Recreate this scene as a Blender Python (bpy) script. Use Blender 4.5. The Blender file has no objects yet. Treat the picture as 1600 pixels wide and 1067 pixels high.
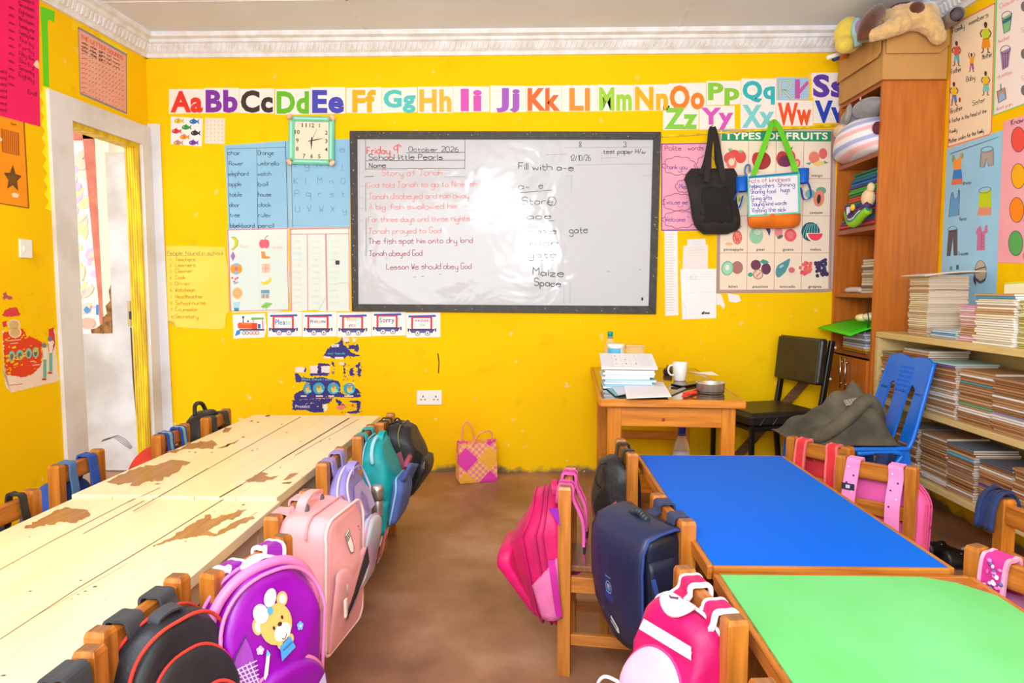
import bpy, math, random
from mathutils import Vector, Matrix, noise as mnoise
V = Vector
SC = bpy.context.scene
COL = SC.collection
# ------------------------------------------------------------------ camera
CAM_H, PSI, TH, FPX = 1.2, math.radians(1.4), math.radians(4.45), 1067.0
cam_d = bpy.data.cameras.new('camera'); cam_d.sensor_width = 36.0; cam_d.lens = 36.0 * FPX / 1600.0
cam = bpy.data.objects.new('camera', cam_d); COL.objects.link(cam)
cam.location = (0, 0, CAM_H); cam.rotation_euler = (math.pi / 2 - TH, 0, PSI)
cam_d.clip_start = 0.05
SC.camera = cam
# ------------------------------------------------------------------ daylight, lamps and exposure
SC.view_settings.view_transform = 'Standard'; SC.view_settings.look = 'None'
SC.view_settings.gamma = 1.0; SC.view_settings.use_curve_mapping = False
SC.view_settings.exposure = -0.14
world = bpy.data.worlds.new('daylight'); SC.world = world; world.use_nodes = True
wn = world.node_tree.nodes['Background']; wn.inputs[0].default_value = (0.86, 0.93, 1.0, 1); wn.inputs[1].default_value = 2.5
def area(name, loc, target, sx, sy, power, col=(1, 1, 1)):
    l = bpy.data.lights.new(name, 'AREA'); l.shape = 'RECTANGLE'; l.size = sx; l.size_y = sy; l.energy = power; l.color = col
    o = bpy.data.objects.new(name, l); COL.objects.link(o); o.location = loc
    o.rotation_euler = (V(target) - V(loc)).to_track_quat('-Z', 'Y').to_euler(); return o
area('flash_softbox', (-0.40, -0.45, 2.38), (0.0, 4.0, 1.30), 0.6, 0.42, 36, (0.92, 0.96, 1.0))
area('rear_fill', (-0.9, -0.75, 1.75), (1.5, 3.4, 1.2), 2.4, 1.3, 46, (0.88, 0.95, 1.0))  # added fill behind the camera, aimed to brighten the right wall; no window there
area('ceiling_fill', (0.1, -0.3, 1.7), (0.15, 0.9, 2.77), 0.5, 0.5, 58, (0.90, 0.95, 1.0))  # added fill lamp pointing up to brighten the ceiling

# ------------------------------------------------------------------ rays of the camera onto real planes
FW = V((-math.sin(PSI) * math.cos(TH), math.cos(PSI) * math.cos(TH), -math.sin(TH)))
RT = V((math.cos(PSI), math.sin(PSI), 0)); UP = RT.cross(FW); EYE = V((0, 0, CAM_H))
def ray(x, y): return FW + RT * ((x - 800) / FPX) - UP * ((y - 533.5) / FPX)
def at(x, y, ax, v):
    d = ray(x, y); return EYE + d * ((v - EYE[ax]) / d[ax])
def atz(x, y, z): return at(x, y, 2, z)
def aty(x, y, v): return at(x, y, 1, v)
def atx(x, y, v): return at(x, y, 0, v)
def on_plane(x, y, p, n):
    d = ray(x, y); return EYE + d * ((p - EYE).dot(n) / d.dot(n))
DW = 4.38                       # back wall
XR = 2.262                      # right wall
LC = V((-2.42, DW, 0)); LD = V((-0.052, -1, 0)).normalized(); LN = V((-LD.y, LD.x, 0))   # left wall: corner, direction, normal
if LN.x < 0: LN = -LN
CEIL = 2.775
def bw(x, y, w=0.0): return aty(x, y, DW - w)
def lw(x, y, w=0.0): return on_plane(x, y, LC + LN * w, LN)
def rw(x, y, w=0.0): return atx(x, y, XR - w)

# ------------------------------------------------------------------ materials
def lin(c):
    c = c / 255.0
    return c / 12.92 if c <= 0.04045 else ((c + 0.055) / 1.055) ** 2.4
def C(r, g, b): return (lin(r), lin(g), lin(b), 1)
MATS = {}
def mat(name, col, rough=0.6, col2=None, scale=18, stretch=(1, 1, 1), bump=0.0, bscale=150, metal=0.0, spec=0.5, detail=4, lo=0.35, hi=0.65, trans=0.0, ior=1.45, sheen=0.0, coat=0.0):
    if name in MATS: return MATS[name]
    m = bpy.data.materials.new(name); m.use_nodes = True; nt = m.node_tree; b = nt.nodes['Principled BSDF']
    b.inputs['Base Color'].default_value = col; b.inputs['Roughness'].default_value = rough; b.inputs['Metallic'].default_value = metal
    b.inputs['Specular IOR Level'].default_value = spec; b.inputs['Transmission Weight'].default_value = trans; b.inputs['IOR'].default_value = ior
    b.inputs['Sheen Weight'].default_value = sheen; b.inputs['Coat Weight'].default_value = coat
    m.diffuse_color = col
    tc = nt.nodes.new('ShaderNodeTexCoord'); mp = nt.nodes.new('ShaderNodeMapping'); nt.links.new(tc.outputs['Object'], mp.inputs[0])
    mp.inputs['Scale'].default_value = stretch
    if col2 is not None:
        n = nt.nodes.new('ShaderNodeTexNoise'); n.inputs['Scale'].default_value = scale; n.inputs['Detail'].default_value = detail
        nt.links.new(mp.outputs[0], n.inputs['Vector'])
        r = nt.nodes.new('ShaderNodeValToRGB'); r.color_ramp.elements[0].position = lo; r.color_ramp.elements[1].position = hi
        r.color_ramp.elements[0].color = col; r.color_ramp.elements[1].color = col2
        nt.links.new(n.outputs['Fac'], r.inputs[0]); nt.links.new(r.outputs[0], b.inputs['Base Color'])
    if bump:
        n2 = nt.nodes.new('ShaderNodeTexNoise'); n2.inputs['Scale'].default_value = bscale; n2.inputs['Detail'].default_value = 3
        nt.links.new(mp.outputs[0], n2.inputs['Vector'])
        bp = nt.nodes.new('ShaderNodeBump'); bp.inputs['Strength'].default_value = bump; bp.inputs['Distance'].default_value = 0.004
        nt.links.new(n2.outputs['Fac'], bp.inputs['Height']); nt.links.new(bp.outputs[0], b.inputs['Normal'])
    MATS[name] = m; return m
def pm(r, g, b, rough=0.65):    # paper / ink / plain plastic colour, shared by value
    return mat('tone_%d_%d_%d_%d' % (r, g, b, rough * 100), C(r, g, b), rough)
def cloth(name, r, g, b, var=0.82, rough=0.75, bump=0.45, bscale=42, sheen=0.04, scale=9):
    return mat(name, C(r, g, b), rough, C(r * var, g * var, b * var), scale, bump=bump, bscale=bscale, sheen=sheen)
def wood(name, a, b2, axis=2, rough=0.38, sc=7):
    st = [9, 9, 9]; st[axis] = 0.8
    return mat(name, a, rough, b2, sc, tuple(st), bump=0.08, bscale=22, detail=6, lo=0.3, hi=0.7, coat=0.15)

# ------------------------------------------------------------------ mesh builder
def catmull(p, n=6, closed=False):
    p = [V(q) for q in p]; out = []; N = len(p)
    if N < 3: return p
    for i in range(N if closed else N - 1):
        if closed: a, b, c, d = p[(i - 1) % N], p[i], p[(i + 1) % N], p[(i + 2) % N]
        else: a, b, c, d = p[max(i - 1, 0)], p[i], p[i + 1], p[min(i + 2, N - 1)]
        for k in range(n):
            t = k / n; t2, t3 = t * t, t * t * t
            out.append(0.5 * (2 * b + (c - a) * t + (2 * a - 5 * b + 4 * c - d) * t2 + (3 * b - 3 * c + d - a) * t3))
    if not closed: out.append(p[-1])
    return out
class MB:
    def __init__(s, T=None):
        s.v = []; s.f = []; s.m = []; s.sm = []; s.mats = []; s.T = T or Matrix(); s.map = None
    def mi(s, m):
        if m not in s.mats: s.mats.append(m)
        return s.mats.index(m)
    def add(s, vs, fs, m, smooth=False, raw=False):
        o = len(s.v); k = s.mi(m)
        for p in vs: s.v.append(V(p) if raw else s.T @ V(p))
        for f in fs: s.f.append([i + o for i in f]); s.m.append(k); s.sm.append(smooth)
    # --- solids
    def box(s, c, size, m, R=None, ch=0.0):
        hx, hy, hz = size[0] / 2, size[1] / 2, size[2] / 2; ch = min(ch, hx * .49, hy * .49, hz * .49)
        A = Matrix.Translation(V(c)) @ (R.to_4x4() if R is not None else Matrix())
        if ch <= 0:
            vs = [A @ V((x, y, z)) for x in (-hx, hx) for y in (-hy, hy) for z in (-hz, hz)]
            s.add(vs, [(0, 1, 3, 2), (4, 6, 7, 5), (0, 4, 5, 1), (2, 3, 7, 6), (0, 2, 6, 4), (1, 5, 7, 3)], m); return
        vs = []; idx = {}
        for sx in (-1, 1):
            for sy in (-1, 1):
                for sz in (-1, 1):
                    for ax in range(3):
                        q = [sx * (hx - ch), sy * (hy - ch), sz * (hz - ch)]; q[ax] = (sx * hx, sy * hy, sz * hz)[ax]
                        idx[(sx, sy, sz, ax)] = len(vs); vs.append(A @ V(q))
        fs = []
        for ax in range(3):
            a, b = [(1, 2), (0, 2), (0, 1)][ax]
            for sg in (-1, 1):
                f = []
                for (p, q) in ((-1, -1), (1, -1), (1, 1), (-1, 1)):
                    k = [0, 0, 0]; k[ax] = sg; k[a] = p; k[b] = q; f.append(idx[(k[0], k[1], k[2], ax)])
                fs.append(f)
            for p in (-1, 1):
                for q in (-1, 1):
                    e = []
                    for sg in (-1, 1):
                        k = [0, 0, 0]; k[ax] = sg; k[a] = p; k[b] = q
                        e.append((idx[(k[0], k[1], k[2], a)], idx[(k[0], k[1], k[2], b)]))
                    fs.append([e[0][0], e[0][1], e[1][1], e[1][0]])
        for sx in (-1, 1):
            for sy in (-1, 1):
                for sz in (-1, 1): fs.append([idx[(sx, sy, sz, k)] for k in range(3)])
        s.add(vs, fs, m)
    def bar(s, p, q, w, h, m, up=(0, 0, 1), ch=0.003):      # box from p to q, w along the side, h along up
        p, q = V(p), V(q); d = (q - p); L = d.length; d = d / L; sd = d.cross(V(up)).normalized(); u = sd.cross(d)
        R = Matrix((sd, d, u)).transposed(); s.box((p + q) / 2, (w, L, h), m, R, ch)
    def tube(s, pts, r, m, n=8, closed=False, cap=True):
        pts = [V(p) for p in pts]; N = len(pts); rr = r if isinstance(r, (list, tuple)) else [r] * N
        vs = []; prev = None
        for i, p in enumerate(pts):
            a = pts[(i - 1) % N] if (closed or i > 0) else p; b = pts[(i + 1) % N] if (closed or i < N - 1) else p
            t = (b - a).normalized() if (b - a).length > 1e-9 else V((0, 0, 1))
            if prev is None: prev = t.orthogonal().normalized()
            u = prev - t * prev.dot(t)
            u = u.normalized() if u.length > 1e-6 else t.orthogonal().normalized()
            prev = u; w = t.cross(u)
            for k in range(n):
                an = 2 * math.pi * k / n; vs.append(p + (u * math.cos(an) + w * math.sin(an)) * rr[i])
        fs = []
        for i in range(N if closed else N - 1):
            j = (i + 1) % N
            for k in range(n): fs.append([i * n + k, i * n + (k + 1) % n, j * n + (k + 1) % n, j * n + k])
        if cap and not closed: fs.append(list(range(n))[::-1]); fs.append([(N - 1) * n + k for k in range(n)])
        s.add(vs, fs, m, True)
    def loft(s, rings, m, cap=True, smooth=True, closed_ring=True):
        n = len(rings[0]); vs = [p for r in rings for p in r]; fs = []
        for i in range(len(rings) - 1):
            for k in range(n if closed_ring else n - 1):
                fs.append([i * n + k, i * n + (k + 1) % n, (i + 1) * n + (k + 1) % n, (i + 1) * n + k])
        if cap and closed_ring: fs.append(list(range(n))[::-1]); fs.append([(len(rings) - 1) * n + k for k in range(n)])
        s.add(vs, fs, m, smooth)
    def lathe(s, prof, m, c=(0, 0, 0), n=24, R=None, smooth=True, cap=True):
        c = V(c); rings = []
        for (r, z) in prof:
            rings.append([c + (R @ V((r * math.cos(2 * math.pi * k / n), r * math.sin(2 * math.pi * k / n), z)) if R is not None else
                          V((r * math.cos(2 * math.pi * k / n), r * math.sin(2 * math.pi * k / n), z))) for k in range(n)])
        s.loft(rings, m, cap, smooth)
    def ell(s, c, r, m, R=None, nu=16, nv=10, ex=1.0):
        c = V(c); rings = []
        sp = lambda x: math.copysign(abs(x) ** ex, x)
        for i in range(nv + 1):
            ph = -math.pi / 2 + math.pi * (i + 0.02 * (i == 0) - 0.02 * (i == nv)) / nv
            ring = []
            for k in range(nu):
                th = 2 * math.pi * k / nu
                q = V((r[0] * sp(math.cos(ph)) * sp(math.cos(th)), r[1] * sp(math.cos(ph)) * sp(math.sin(th)), r[2] * sp(math.sin(ph))))
                ring.append(c + (R @ q if R is not None else q))
            rings.append(ring)
        s.loft(rings, m)
    def prism(s, poly, vec, m, smooth=False):              # closed 3-D polygon extruded by vec
        n = len(poly); vec = V(vec); vs = [V(p) for p in poly] + [V(p) + vec for p in poly]
        fs = [list(range(n))[::-1], [n + k for k in range(n)]] + [[k, (k + 1) % n, n + (k + 1) % n, n + k] for k in range(n)]
        s.add(vs, fs, m, smooth)
    def strap(s, pts, w, t, m, side=(1, 0, 0), edge=None, ew=0.008, smooth_n=5):
        pts = catmull(pts, smooth_n) if smooth_n else [V(p) for p in pts]
        N = len(pts); sd = V(side).normalized()
        def sweep(off, ww, tt, mm):
            rings = []
            for i, p in enumerate(pts):
                tg = (pts[min(i + 1, N - 1)] - pts[max(i - 1, 0)]).normalized()
                s2 = (sd - tg * sd.dot(tg)).normalized(); nn = tg.cross(s2)
                o = p + s2 * off
                rings.append([o - s2 * ww / 2 - nn * tt / 2, o + s2 * ww / 2 - nn * tt / 2, o + s2 * ww / 2 + nn * tt / 2, o - s2 * ww / 2 + nn * tt / 2])
            s.loft(rings, mm, smooth=False)
        sweep(0, w, t, m)
        if edge:
            for sg in (-1, 1): sweep(sg * (w / 2 - ew / 2 + .0012), ew, t + 0.003, edge)
    def grid(s, fn, nu, nv, m, smooth=True, closed_u=False):
        vs = [fn(i / nu, j / nv) for j in range(nv + 1) for i in range(nu + (0 if closed_u else 1))]
        W = nu if closed_u else nu + 1; fs = []
        for j in range(nv):
            for i in range(nu): fs.append([j * W + i, j * W + (i + 1) % W, (j + 1) * W + (i + 1) % W, (j + 1) * W + i])
        s.add(vs, fs, m, smooth)
    # --- flat drawing: s.map(u, v, w) lifts drawing coordinates (v down) to the surface, w is the height above it
    def poly(s, pts, m, w=0.0014): s.add([s.map(p[0], p[1], w) for p in pts], [list(range(len(pts)))], m, raw=True)
    def sheet(s, pts, m, t=0.0008):
        n = len(pts); vs = [s.map(p[0], p[1], t) for p in pts] + [s.map(p[0], p[1], 0.0003) for p in pts]
        s.add(vs, [list(range(n)), [n + k for k in range(n)][::-1]] + [[k, (k + 1) % n, n + (k + 1) % n, n + k] for k in range(n)], m, raw=True)
    def rect(s, x0, y0, x1, y1, m, w=0.0014): s.poly([(x0, y0), (x1, y0), (x1, y1), (x0, y1)], m, w)
    def disc(s, cx, cy, rx, ry, m, w=0.0014, a=0.0, n=18, a0=0.0, a1=2 * math.pi):
        ca, sa = math.cos(a), math.sin(a); P = []
        full = abs(a1 - a0 - 2 * math.pi) < 1e-6
        for k in range(n if full else n + 1):
            t = a0 + (a1 - a0) * k / n; x, y = rx * math.cos(t), ry * math.sin(t); P.append((cx + x * ca - y * sa, cy + x * sa + y * ca))
        s.poly(P, m, w)
    def line(s, pts, lw_, m, w=0.0018, closed=False):
        pts = [V((p[0], p[1])) for p in pts]; N = len(pts); vs = []
        for i, p in enumerate(pts):
            a = pts[(i - 1) % N] if (closed or i) else p; b = pts[(i + 1) % N] if (closed or i < N - 1) else p
            t = b - a; t = t.normalized() if t.length > 1e-9 else V((1, 0)); nn = V((-t.y, t.x)) * lw_ / 2
            vs += [s.map(p.x + nn.x, p.y + nn.y, w), s.map(p.x - nn.x, p.y - nn.y, w)]
        fs = [[2 * i, 2 * i + 1, 2 * ((i + 1) % N) + 1, 2 * ((i + 1) % N)] for i in range(N if closed else N - 1)]
        s.add(vs, fs, m, raw=True)
    def ring(s, cx, cy, rx, ry, lw_, m, w=0.0018, n=20, a=0.0):
        ca, sa = math.cos(a), math.sin(a)
        s.line([(cx + rx * math.cos(2 * math.pi * k / n) * ca - ry * math.sin(2 * math.pi * k / n) * sa, cy + rx * math.cos(2 * math.pi * k / n) * sa + ry * math.sin(2 * math.pi * k / n) * ca) for k in range(n)], lw_, m, w, True)
    def text(s, st, x, y, h, m, w=0.0018, width=None, bold=0.0, al='l', slope=0.0):
        vs, fs, tw = glyphs(st, bold); k = h; kx = (width / tw) if width else h
        if al == 'c': x -= tw * kx / 2
        s.add([s.map(x + p[0] * kx, y - p[1] * k + slope * p[0] * kx, w) for p in vs], fs, m, raw=True)
    def hand(s, st, x, y, h, m, w=0.0018, lw_=None, width=None, slope=0.0, seed=1, track=1.3):
        rnd = random.Random(seed * 77 + len(st)); u = h / 6.0; lw_ = lw_ or h * 0.11
        tot = sum((max([int(c[0]) for st_ in HF.get(ch, '03 23').split('|') for c in st_.split()]) + track) if ch != ' ' else 3.0 for ch in st)
        kx = (width / tot) if width else u; cx = 0.0
        for ch in st:
            if ch == ' ': cx += 3.0; continue
            g = HF.get(ch)
            if g is None: continue
            mx = 0; dy = rnd.uniform(-.25, .25); dx = rnd.uniform(-.15, .15); sc = rnd.uniform(.92, 1.08)
            for stk in g.split('|'):
                pts = [(int(c[0]) + rnd.uniform(-.1, .1), int(c[1]) - 3 + rnd.uniform(-.1, .1)) for c in stk.split()]
                mx = max(mx, max(int(c[0]) for c in stk.split()))
                if len(pts) > 3: pts = [(q.x, q.y) for q in catmull([V((a, b, 0)) for a, b in pts], 3)]
                P = [(x + (cx + dx + a * sc) * kx, y - (b * sc + dy) * u + slope * (cx + a) * kx) for a, b in pts]
                s.line(P, lw_, m, w)
            cx += mx + track
    def build(s, name, parent=None, mw=None, label=None, cat=None, group=None, kind=None, bevel=0.0, sub=0):
        me = bpy.data.meshes.new(name); me.from_pydata(s.v, [], s.f)
        for m in s.mats: me.materials.append(m)
        me.polygons.foreach_set('material_index', s.m); me.polygons.foreach_set('use_smooth', s.sm); me.update()
        o = bpy.data.objects.new(name, me); COL.objects.link(o)
        if parent: o.parent = parent
        if mw is not None: o.matrix_local = mw
        if bevel:
            b = o.modifiers.new('bevel', 'BEVEL'); b.width = bevel; b.segments = 2; b.limit_method = 'ANGLE'
        if sub:
            b = o.modifiers.new('smooth', 'SUBSURF'); b.levels = sub; b.render_levels = sub
        tag(o, label, cat, group, kind); return o
def tag(o, label=None, cat=None, group=None, kind=None):
    if label: o['label'] = label
    if cat: o['category'] = cat
    if group: o['group'] = group
    if kind: o['kind'] = kind
    return o
def thing(name, label, cat, mw=None, group=None):
    o = bpy.data.objects.new(name, None); COL.objects.link(o); o.empty_display_size = 0.05
    if mw is not None: o.matrix_world = mw
    return tag(o, label, cat, group)
def copy_tree(o, parent=None):
    c = o.copy(); COL.objects.link(c)
    if parent: c.parent = parent
    for ch in list(o.children): copy_tree(ch, c)
    return c
GC = {}
def glyphs(st, bold=0.0):
    k = (st, bold)
    if k in GC: return GC[k]
    cu = bpy.data.curves.new('t', 'FONT'); cu.body = st; cu.size = 1.0; cu.offset = bold; cu.resolution_u = 3
    if bold > 0: cu.space_character = 1.0 + bold * 2.2
    o = bpy.data.objects.new('t', cu); COL.objects.link(o)
    dg = bpy.context.evaluated_depsgraph_get(); dg.update(); me = bpy.data.meshes.new_from_object(o.evaluated_get(dg))
    vs = [(v.co.x, v.co.y) for v in me.vertices]; fs = [list(p.vertices) for p in me.polygons]
    bpy.data.objects.remove(o); bpy.data.curves.remove(cu); bpy.data.meshes.remove(me)
    cap = 0.73
    vs = [(a / cap, b / cap) for a, b in vs]; x0 = min(a for a, b in vs); x1 = max(a for a, b in vs)
    vs = [(a - x0, b) for a, b in vs]
    GC[k] = (vs, fs, x1 - x0); return GC[k]
HF = {  # handwriting: strokes of xy digits, baseline 3, x-height 6, capitals 9
 'a': '45 36 16 05 04 13 23 44|46 43', 'b': '09 03|05 16 36 45 44 33 13 04', 'c': '45 36 16 05 04 13 33 44', 'd': '45 36 16 05 04 13 33 44|49 43',
 'e': '05 45 36 16 05 04 13 33 44', 'f': '49 39 28 23|06 46', 'g': '45 36 16 05 04 13 33 44|46 41 30 10 01', 'h': '09 03|05 16 36 45 43',
 'i': '06 03|08 07', 'j': '26 21 10 00|28 27', 'k': '09 03|46 04|15 43', 'l': '09 03', 'm': '06 03|05 16 25 23|25 36 45 43', 'n': '06 03|05 16 36 45 43',
 'o': '16 05 04 13 33 44 45 36 16', 'p': '06 00|05 16 36 45 44 33 13 04', 'q': '46 40|45 36 16 05 04 13 33 44', 'r': '06 03|05 16 36',
 's': '46 16 05 35 44 33 03', 't': '18 14 23 33|06 36', 'u': '06 04 13 33 44|46 43', 'v': '06 23 46', 'w': '06 13 25 43 56', 'x': '06 43|46 03',
 'y': '06 04 13 33 44|46 41 30 10', 'z': '06 46 03 43',
 'A': '03 29 43|15 35', 'B': '03 09|09 39 48 47 36 06|36 45 44 33 03', 'C': '48 39 19 08 04 13 33 44', 'D': '03 09|09 29 48 44 23 03', 'E': '49 09|09 03|03 43|06 36',
 'F': '49 09|09 03|06 36', 'G': '48 39 19 08 04 13 33 45 25', 'H': '09 03|49 43|06 46', 'I': '09 03', 'J': '09 49|29 24 13 03', 'K': '09 03|49 06|06 43',
 'L': '09 03|03 43', 'M': '03 09|09 26|26 49|49 43', 'N': '03 09|09 43|43 49', 'O': '19 08 04 13 33 44 48 39 19', 'P': '03 09|09 39 48 47 36 06',
 'Q': '19 08 04 13 33 44 48 39 19|25 43', 'R': '03 09|09 39 48 47 36 06|26 43', 'S': '48 39 19 08 07 16 36 45 44 33 13 04', 'T': '09 49|29 23',
 'U': '09 04 13 33 44 49', 'V': '09 23|23 49', 'W': '09 13|13 26|26 33|33 49', 'X': '09 43|49 03', 'Y': '09 26|49 26|26 23', 'Z': '09 49|49 03|03 43',
 '0': '19 08 04 13 33 44 48 39 19', '1': '17 29|29 23', '2': '08 19 39 48 47 03|03 43', '3': '08 19 39 48 37 26 36 45 44 33 13 04', '4': '39 04|04 44|39 33',
 '5': '49 09|09 06 36 45 44 33 03', '6': '39 18 05 04 13 33 44 45 36 16 05', '7': '09 49|49 13', '8': '39 19 08 17 35 44 33 13 04 15 37 48 39',
 '9': '47 36 16 07 08 19 39 48 47 43', '-': '05 35', '/': '03 39', '.': '03 13', ',': '03 02', ':': '04 03|06 05', '"': '09 08|19 18', "'": '09 08', '_': '02 52'}
# ================================================================== the setting
def wall_paint(name, base, low, dirt_h, dirt_col, peel=0.0):
    m = bpy.data.materials.new(name); m.use_nodes = True; nt = m.node_tree; b = nt.nodes['Principled BSDF']; N = nt.nodes.new; K = nt.links.new
    m.diffuse_color = base
    tc = N('ShaderNodeTexCoord'); sp = N('ShaderNodeSeparateXYZ'); K(tc.outputs['Object'], sp.inputs[0])
    n1 = N('ShaderNodeTexNoise'); n1.inputs['Scale'].default_value = 1.6; n1.inputs['Detail'].default_value = 5; K(tc.outputs['Object'], n1.inputs['Vector'])
    r1 = N('ShaderNodeValToRGB'); r1.color_ramp.elements[0].position = .35; r1.color_ramp.elements[1].position = .7
    r1.color_ramp.elements[0].color = base; r1.color_ramp.elements[1].color = low; K(n1.outputs['Fac'], r1.inputs[0])
    # chipped foot of the wall
    n2 = N('ShaderNodeTexNoise'); n2.inputs['Scale'].default_value = 9; n2.inputs['Detail'].default_value = 6; K(tc.outputs['Object'], n2.inputs['Vector'])
    ma = N('ShaderNodeMath'); ma.operation = 'MULTIPLY_ADD'; K(n2.outputs['Fac'], ma.inputs[0]); ma.inputs[1].default_value = -dirt_h * 2.6; K(sp.outputs['Z'], ma.inputs[2])
    r2 = N('ShaderNodeMapRange'); r2.inputs['From Min'].default_value = -dirt_h * 1.2; r2.inputs['From Max'].default_value = -dirt_h * .6
    r2.inputs['To Min'].default_value = 1; r2.inputs['To Max'].default_value = 0; K(ma.outputs[0], r2.inputs['Value'])
    mx = N('ShaderNodeMixRGB'); K(r2.outputs[0], mx.inputs[0]); K(r1.outputs[0], mx.inputs[1]); mx.inputs[2].default_value = dirt_col
    # scattered paint chips and scuffs, more of them lower down
    n3 = N('ShaderNodeTexNoise'); n3.inputs['Scale'].default_value = 14; n3.inputs['Detail'].default_value = 3; K(tc.outputs['Object'], n3.inputs['Vector'])
    r3 = N('ShaderNodeMapRange'); r3.inputs['From Min'].default_value = .70; r3.inputs['From Max'].default_value = .725; K(n3.outputs['Fac'], r3.inputs['Value'])
    mz = N('ShaderNodeMapRange'); mz.inputs['From Min'].default_value = 0; mz.inputs['From Max'].default_value = 1.2; mz.inputs['To Min'].default_value = .8; mz.inputs['To Max'].default_value = .25; K(sp.outputs['Z'], mz.inputs['Value'])
    mm = N('ShaderNodeMath'); mm.operation = 'MULTIPLY'; K(r3.outputs[0], mm.inputs[0]); K(mz.outputs[0], mm.inputs[1])
    m2 = N('ShaderNodeMixRGB'); K(mm.outputs[0], m2.inputs[0]); K(mx.outputs[0], m2.inputs[1]); m2.inputs[2].default_value = C(244, 226, 180)
    n5 = N('ShaderNodeTexNoise'); n5.inputs['Scale'].default_value = 5; n5.inputs['Detail'].default_value = 8; K(tc.outputs['Object'], n5.inputs['Vector'])
    r5 = N('ShaderNodeMapRange'); r5.inputs['From Min'].default_value = .62; r5.inputs['From Max'].default_value = .8; r5.inputs['To Max'].default_value = .35; K(n5.outputs['Fac'], r5.inputs['Value'])
    m5 = N('ShaderNodeMixRGB'); K(r5.outputs[0], m5.inputs[0]); K(m2.outputs[0], m5.inputs[1]); m5.inputs[2].default_value = C(190, 135, 20)
    K(m5.outputs[0], b.inputs['Base Color']); b.inputs['Roughness'].default_value = .75; b.inputs['Specular IOR Level'].default_value = .12
    n4 = N('ShaderNodeTexNoise'); n4.inputs['Scale'].default_value = 35; n4.inputs['Detail'].default_value = 6; K(tc.outputs['Object'], n4.inputs['Vector'])
    bp = N('ShaderNodeBump'); bp.inputs['Strength'].default_value = .12; bp.inputs['Distance'].default_value = .01; K(n4.outputs['Fac'], bp.inputs['Height']); K(bp.outputs[0], b.inputs['Normal'])
    return m
YEL = wall_paint('yellow_wall_paint', C(255, 207, 0), C(251, 197, 0), 0.07, C(126, 104, 74))
YEL2 = mat('yellow_door_paint', C(246, 214, 10), .5, C(206, 160, 10), 8, (3, 3, .5))
WHT = mat('worn_white_paint', C(230, 228, 232), .5, C(206, 198, 190), 3.2, bump=.1, bscale=40, lo=.45, hi=.75)
CRN = mat('white_plaster', C(240, 240, 246), .55, C(224, 220, 218), 14)
CEM = mat('ceiling_board', C(232, 238, 252), .7, C(226, 230, 240), 1.3)
FLR = bpy.data.materials.new('red_brown_cement'); FLR.use_nodes = True
def floor_mat(m):
    nt = m.node_tree; b = nt.nodes['Principled BSDF']; N = nt.nodes.new; K = nt.links.new; tc = N('ShaderNodeTexCoord')
    a = N('ShaderNodeTexNoise'); a.inputs['Scale'].default_value = 2.2; a.inputs['Detail'].default_value = 8; a.inputs['Roughness'].default_value = .62; K(tc.outputs['Object'], a.inputs['Vector'])
    r = N('ShaderNodeValToRGB'); e = r.color_ramp.elements; e[0].position = .34; e[0].color = C(130, 86, 62); e[1].position = .68; e[1].color = C(186, 142, 112)
    e2 = r.color_ramp.elements.new(.5); e2.color = C(158, 110, 80); K(a.outputs['Fac'], r.inputs[0])
    f = N('ShaderNodeTexNoise'); f.inputs['Scale'].default_value = 38; f.inputs['Detail'].default_value = 5; K(tc.outputs['Object'], f.inputs['Vector'])
    q = N('ShaderNodeMapRange'); q.inputs['From Min'].default_value = .66; q.inputs['From Max'].default_value = .74; q.inputs['To Max'].default_value = .45; K(f.outputs['Fac'], q.inputs['Value'])
    mx = N('ShaderNodeMixRGB'); K(q.outputs[0], mx.inputs[0]); K(r.outputs[0], mx.inputs[1]); mx.inputs[2].default_value = C(178, 150, 128); K(mx.outputs[0], b.inputs['Base Color'])
    rr = N('ShaderNodeMapRange'); rr.inputs['To Min'].default_value = .3; rr.inputs['To Max'].default_value = .6; K(a.outputs['Fac'], rr.inputs['Value']); K(rr.outputs[0], b.inputs['Roughness'])
    bp = N('ShaderNodeBump'); bp.inputs['Strength'].default_value = .15; bp.inputs['Distance'].default_value = .006; K(f.outputs['Fac'], bp.inputs['Height']); K(bp.outputs[0], b.inputs['Normal'])
floor_mat(FLR)
YB = -1.0                       # the room is built back to here, behind the camera
def lpt(s, z, w=0.0): return V((LC.x + LD.x * s + LN.x * w, LC.y + LD.y * s + LN.y * w, z))
S_END = (DW - YB) / -LD.y
b = MB(); b.prism([(lpt(S_END, 0).x - .4, YB, -.1), (XR + .3, YB, -.1), (XR + .3, DW + .3, -.1), (-2.9, DW + .3, -.1)], (0, 0, .1), FLR); b.build('floor', kind='structure')
b = MB(); b.box((-4.2, 4.2, -.11), (2.7, 4.4, .1), mat('pale_concrete', C(190, 182, 172), .7, C(160, 150, 140), 6)); b.build('floor_corridor', kind='structure')
b = MB(); b.box((-.1, DW + .08, 1.4), (4.95, .16, 2.8), YEL)
b.map = lambda u, v, w: bw(u, v, w)
b.line([(684, 552), (686, 566), (685, 583)], 1.6, pm(40, 30, 20)); b.line([(366, 356), (372, 352)], 1, pm(40, 30, 20)); b.build('wall_back', kind='structure')
b = MB(); b.box((XR + .08, (DW + YB) / 2, 1.4), (.16, DW - YB + .3, 2.8), YEL); b.build('wall_right', kind='structure')
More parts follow.
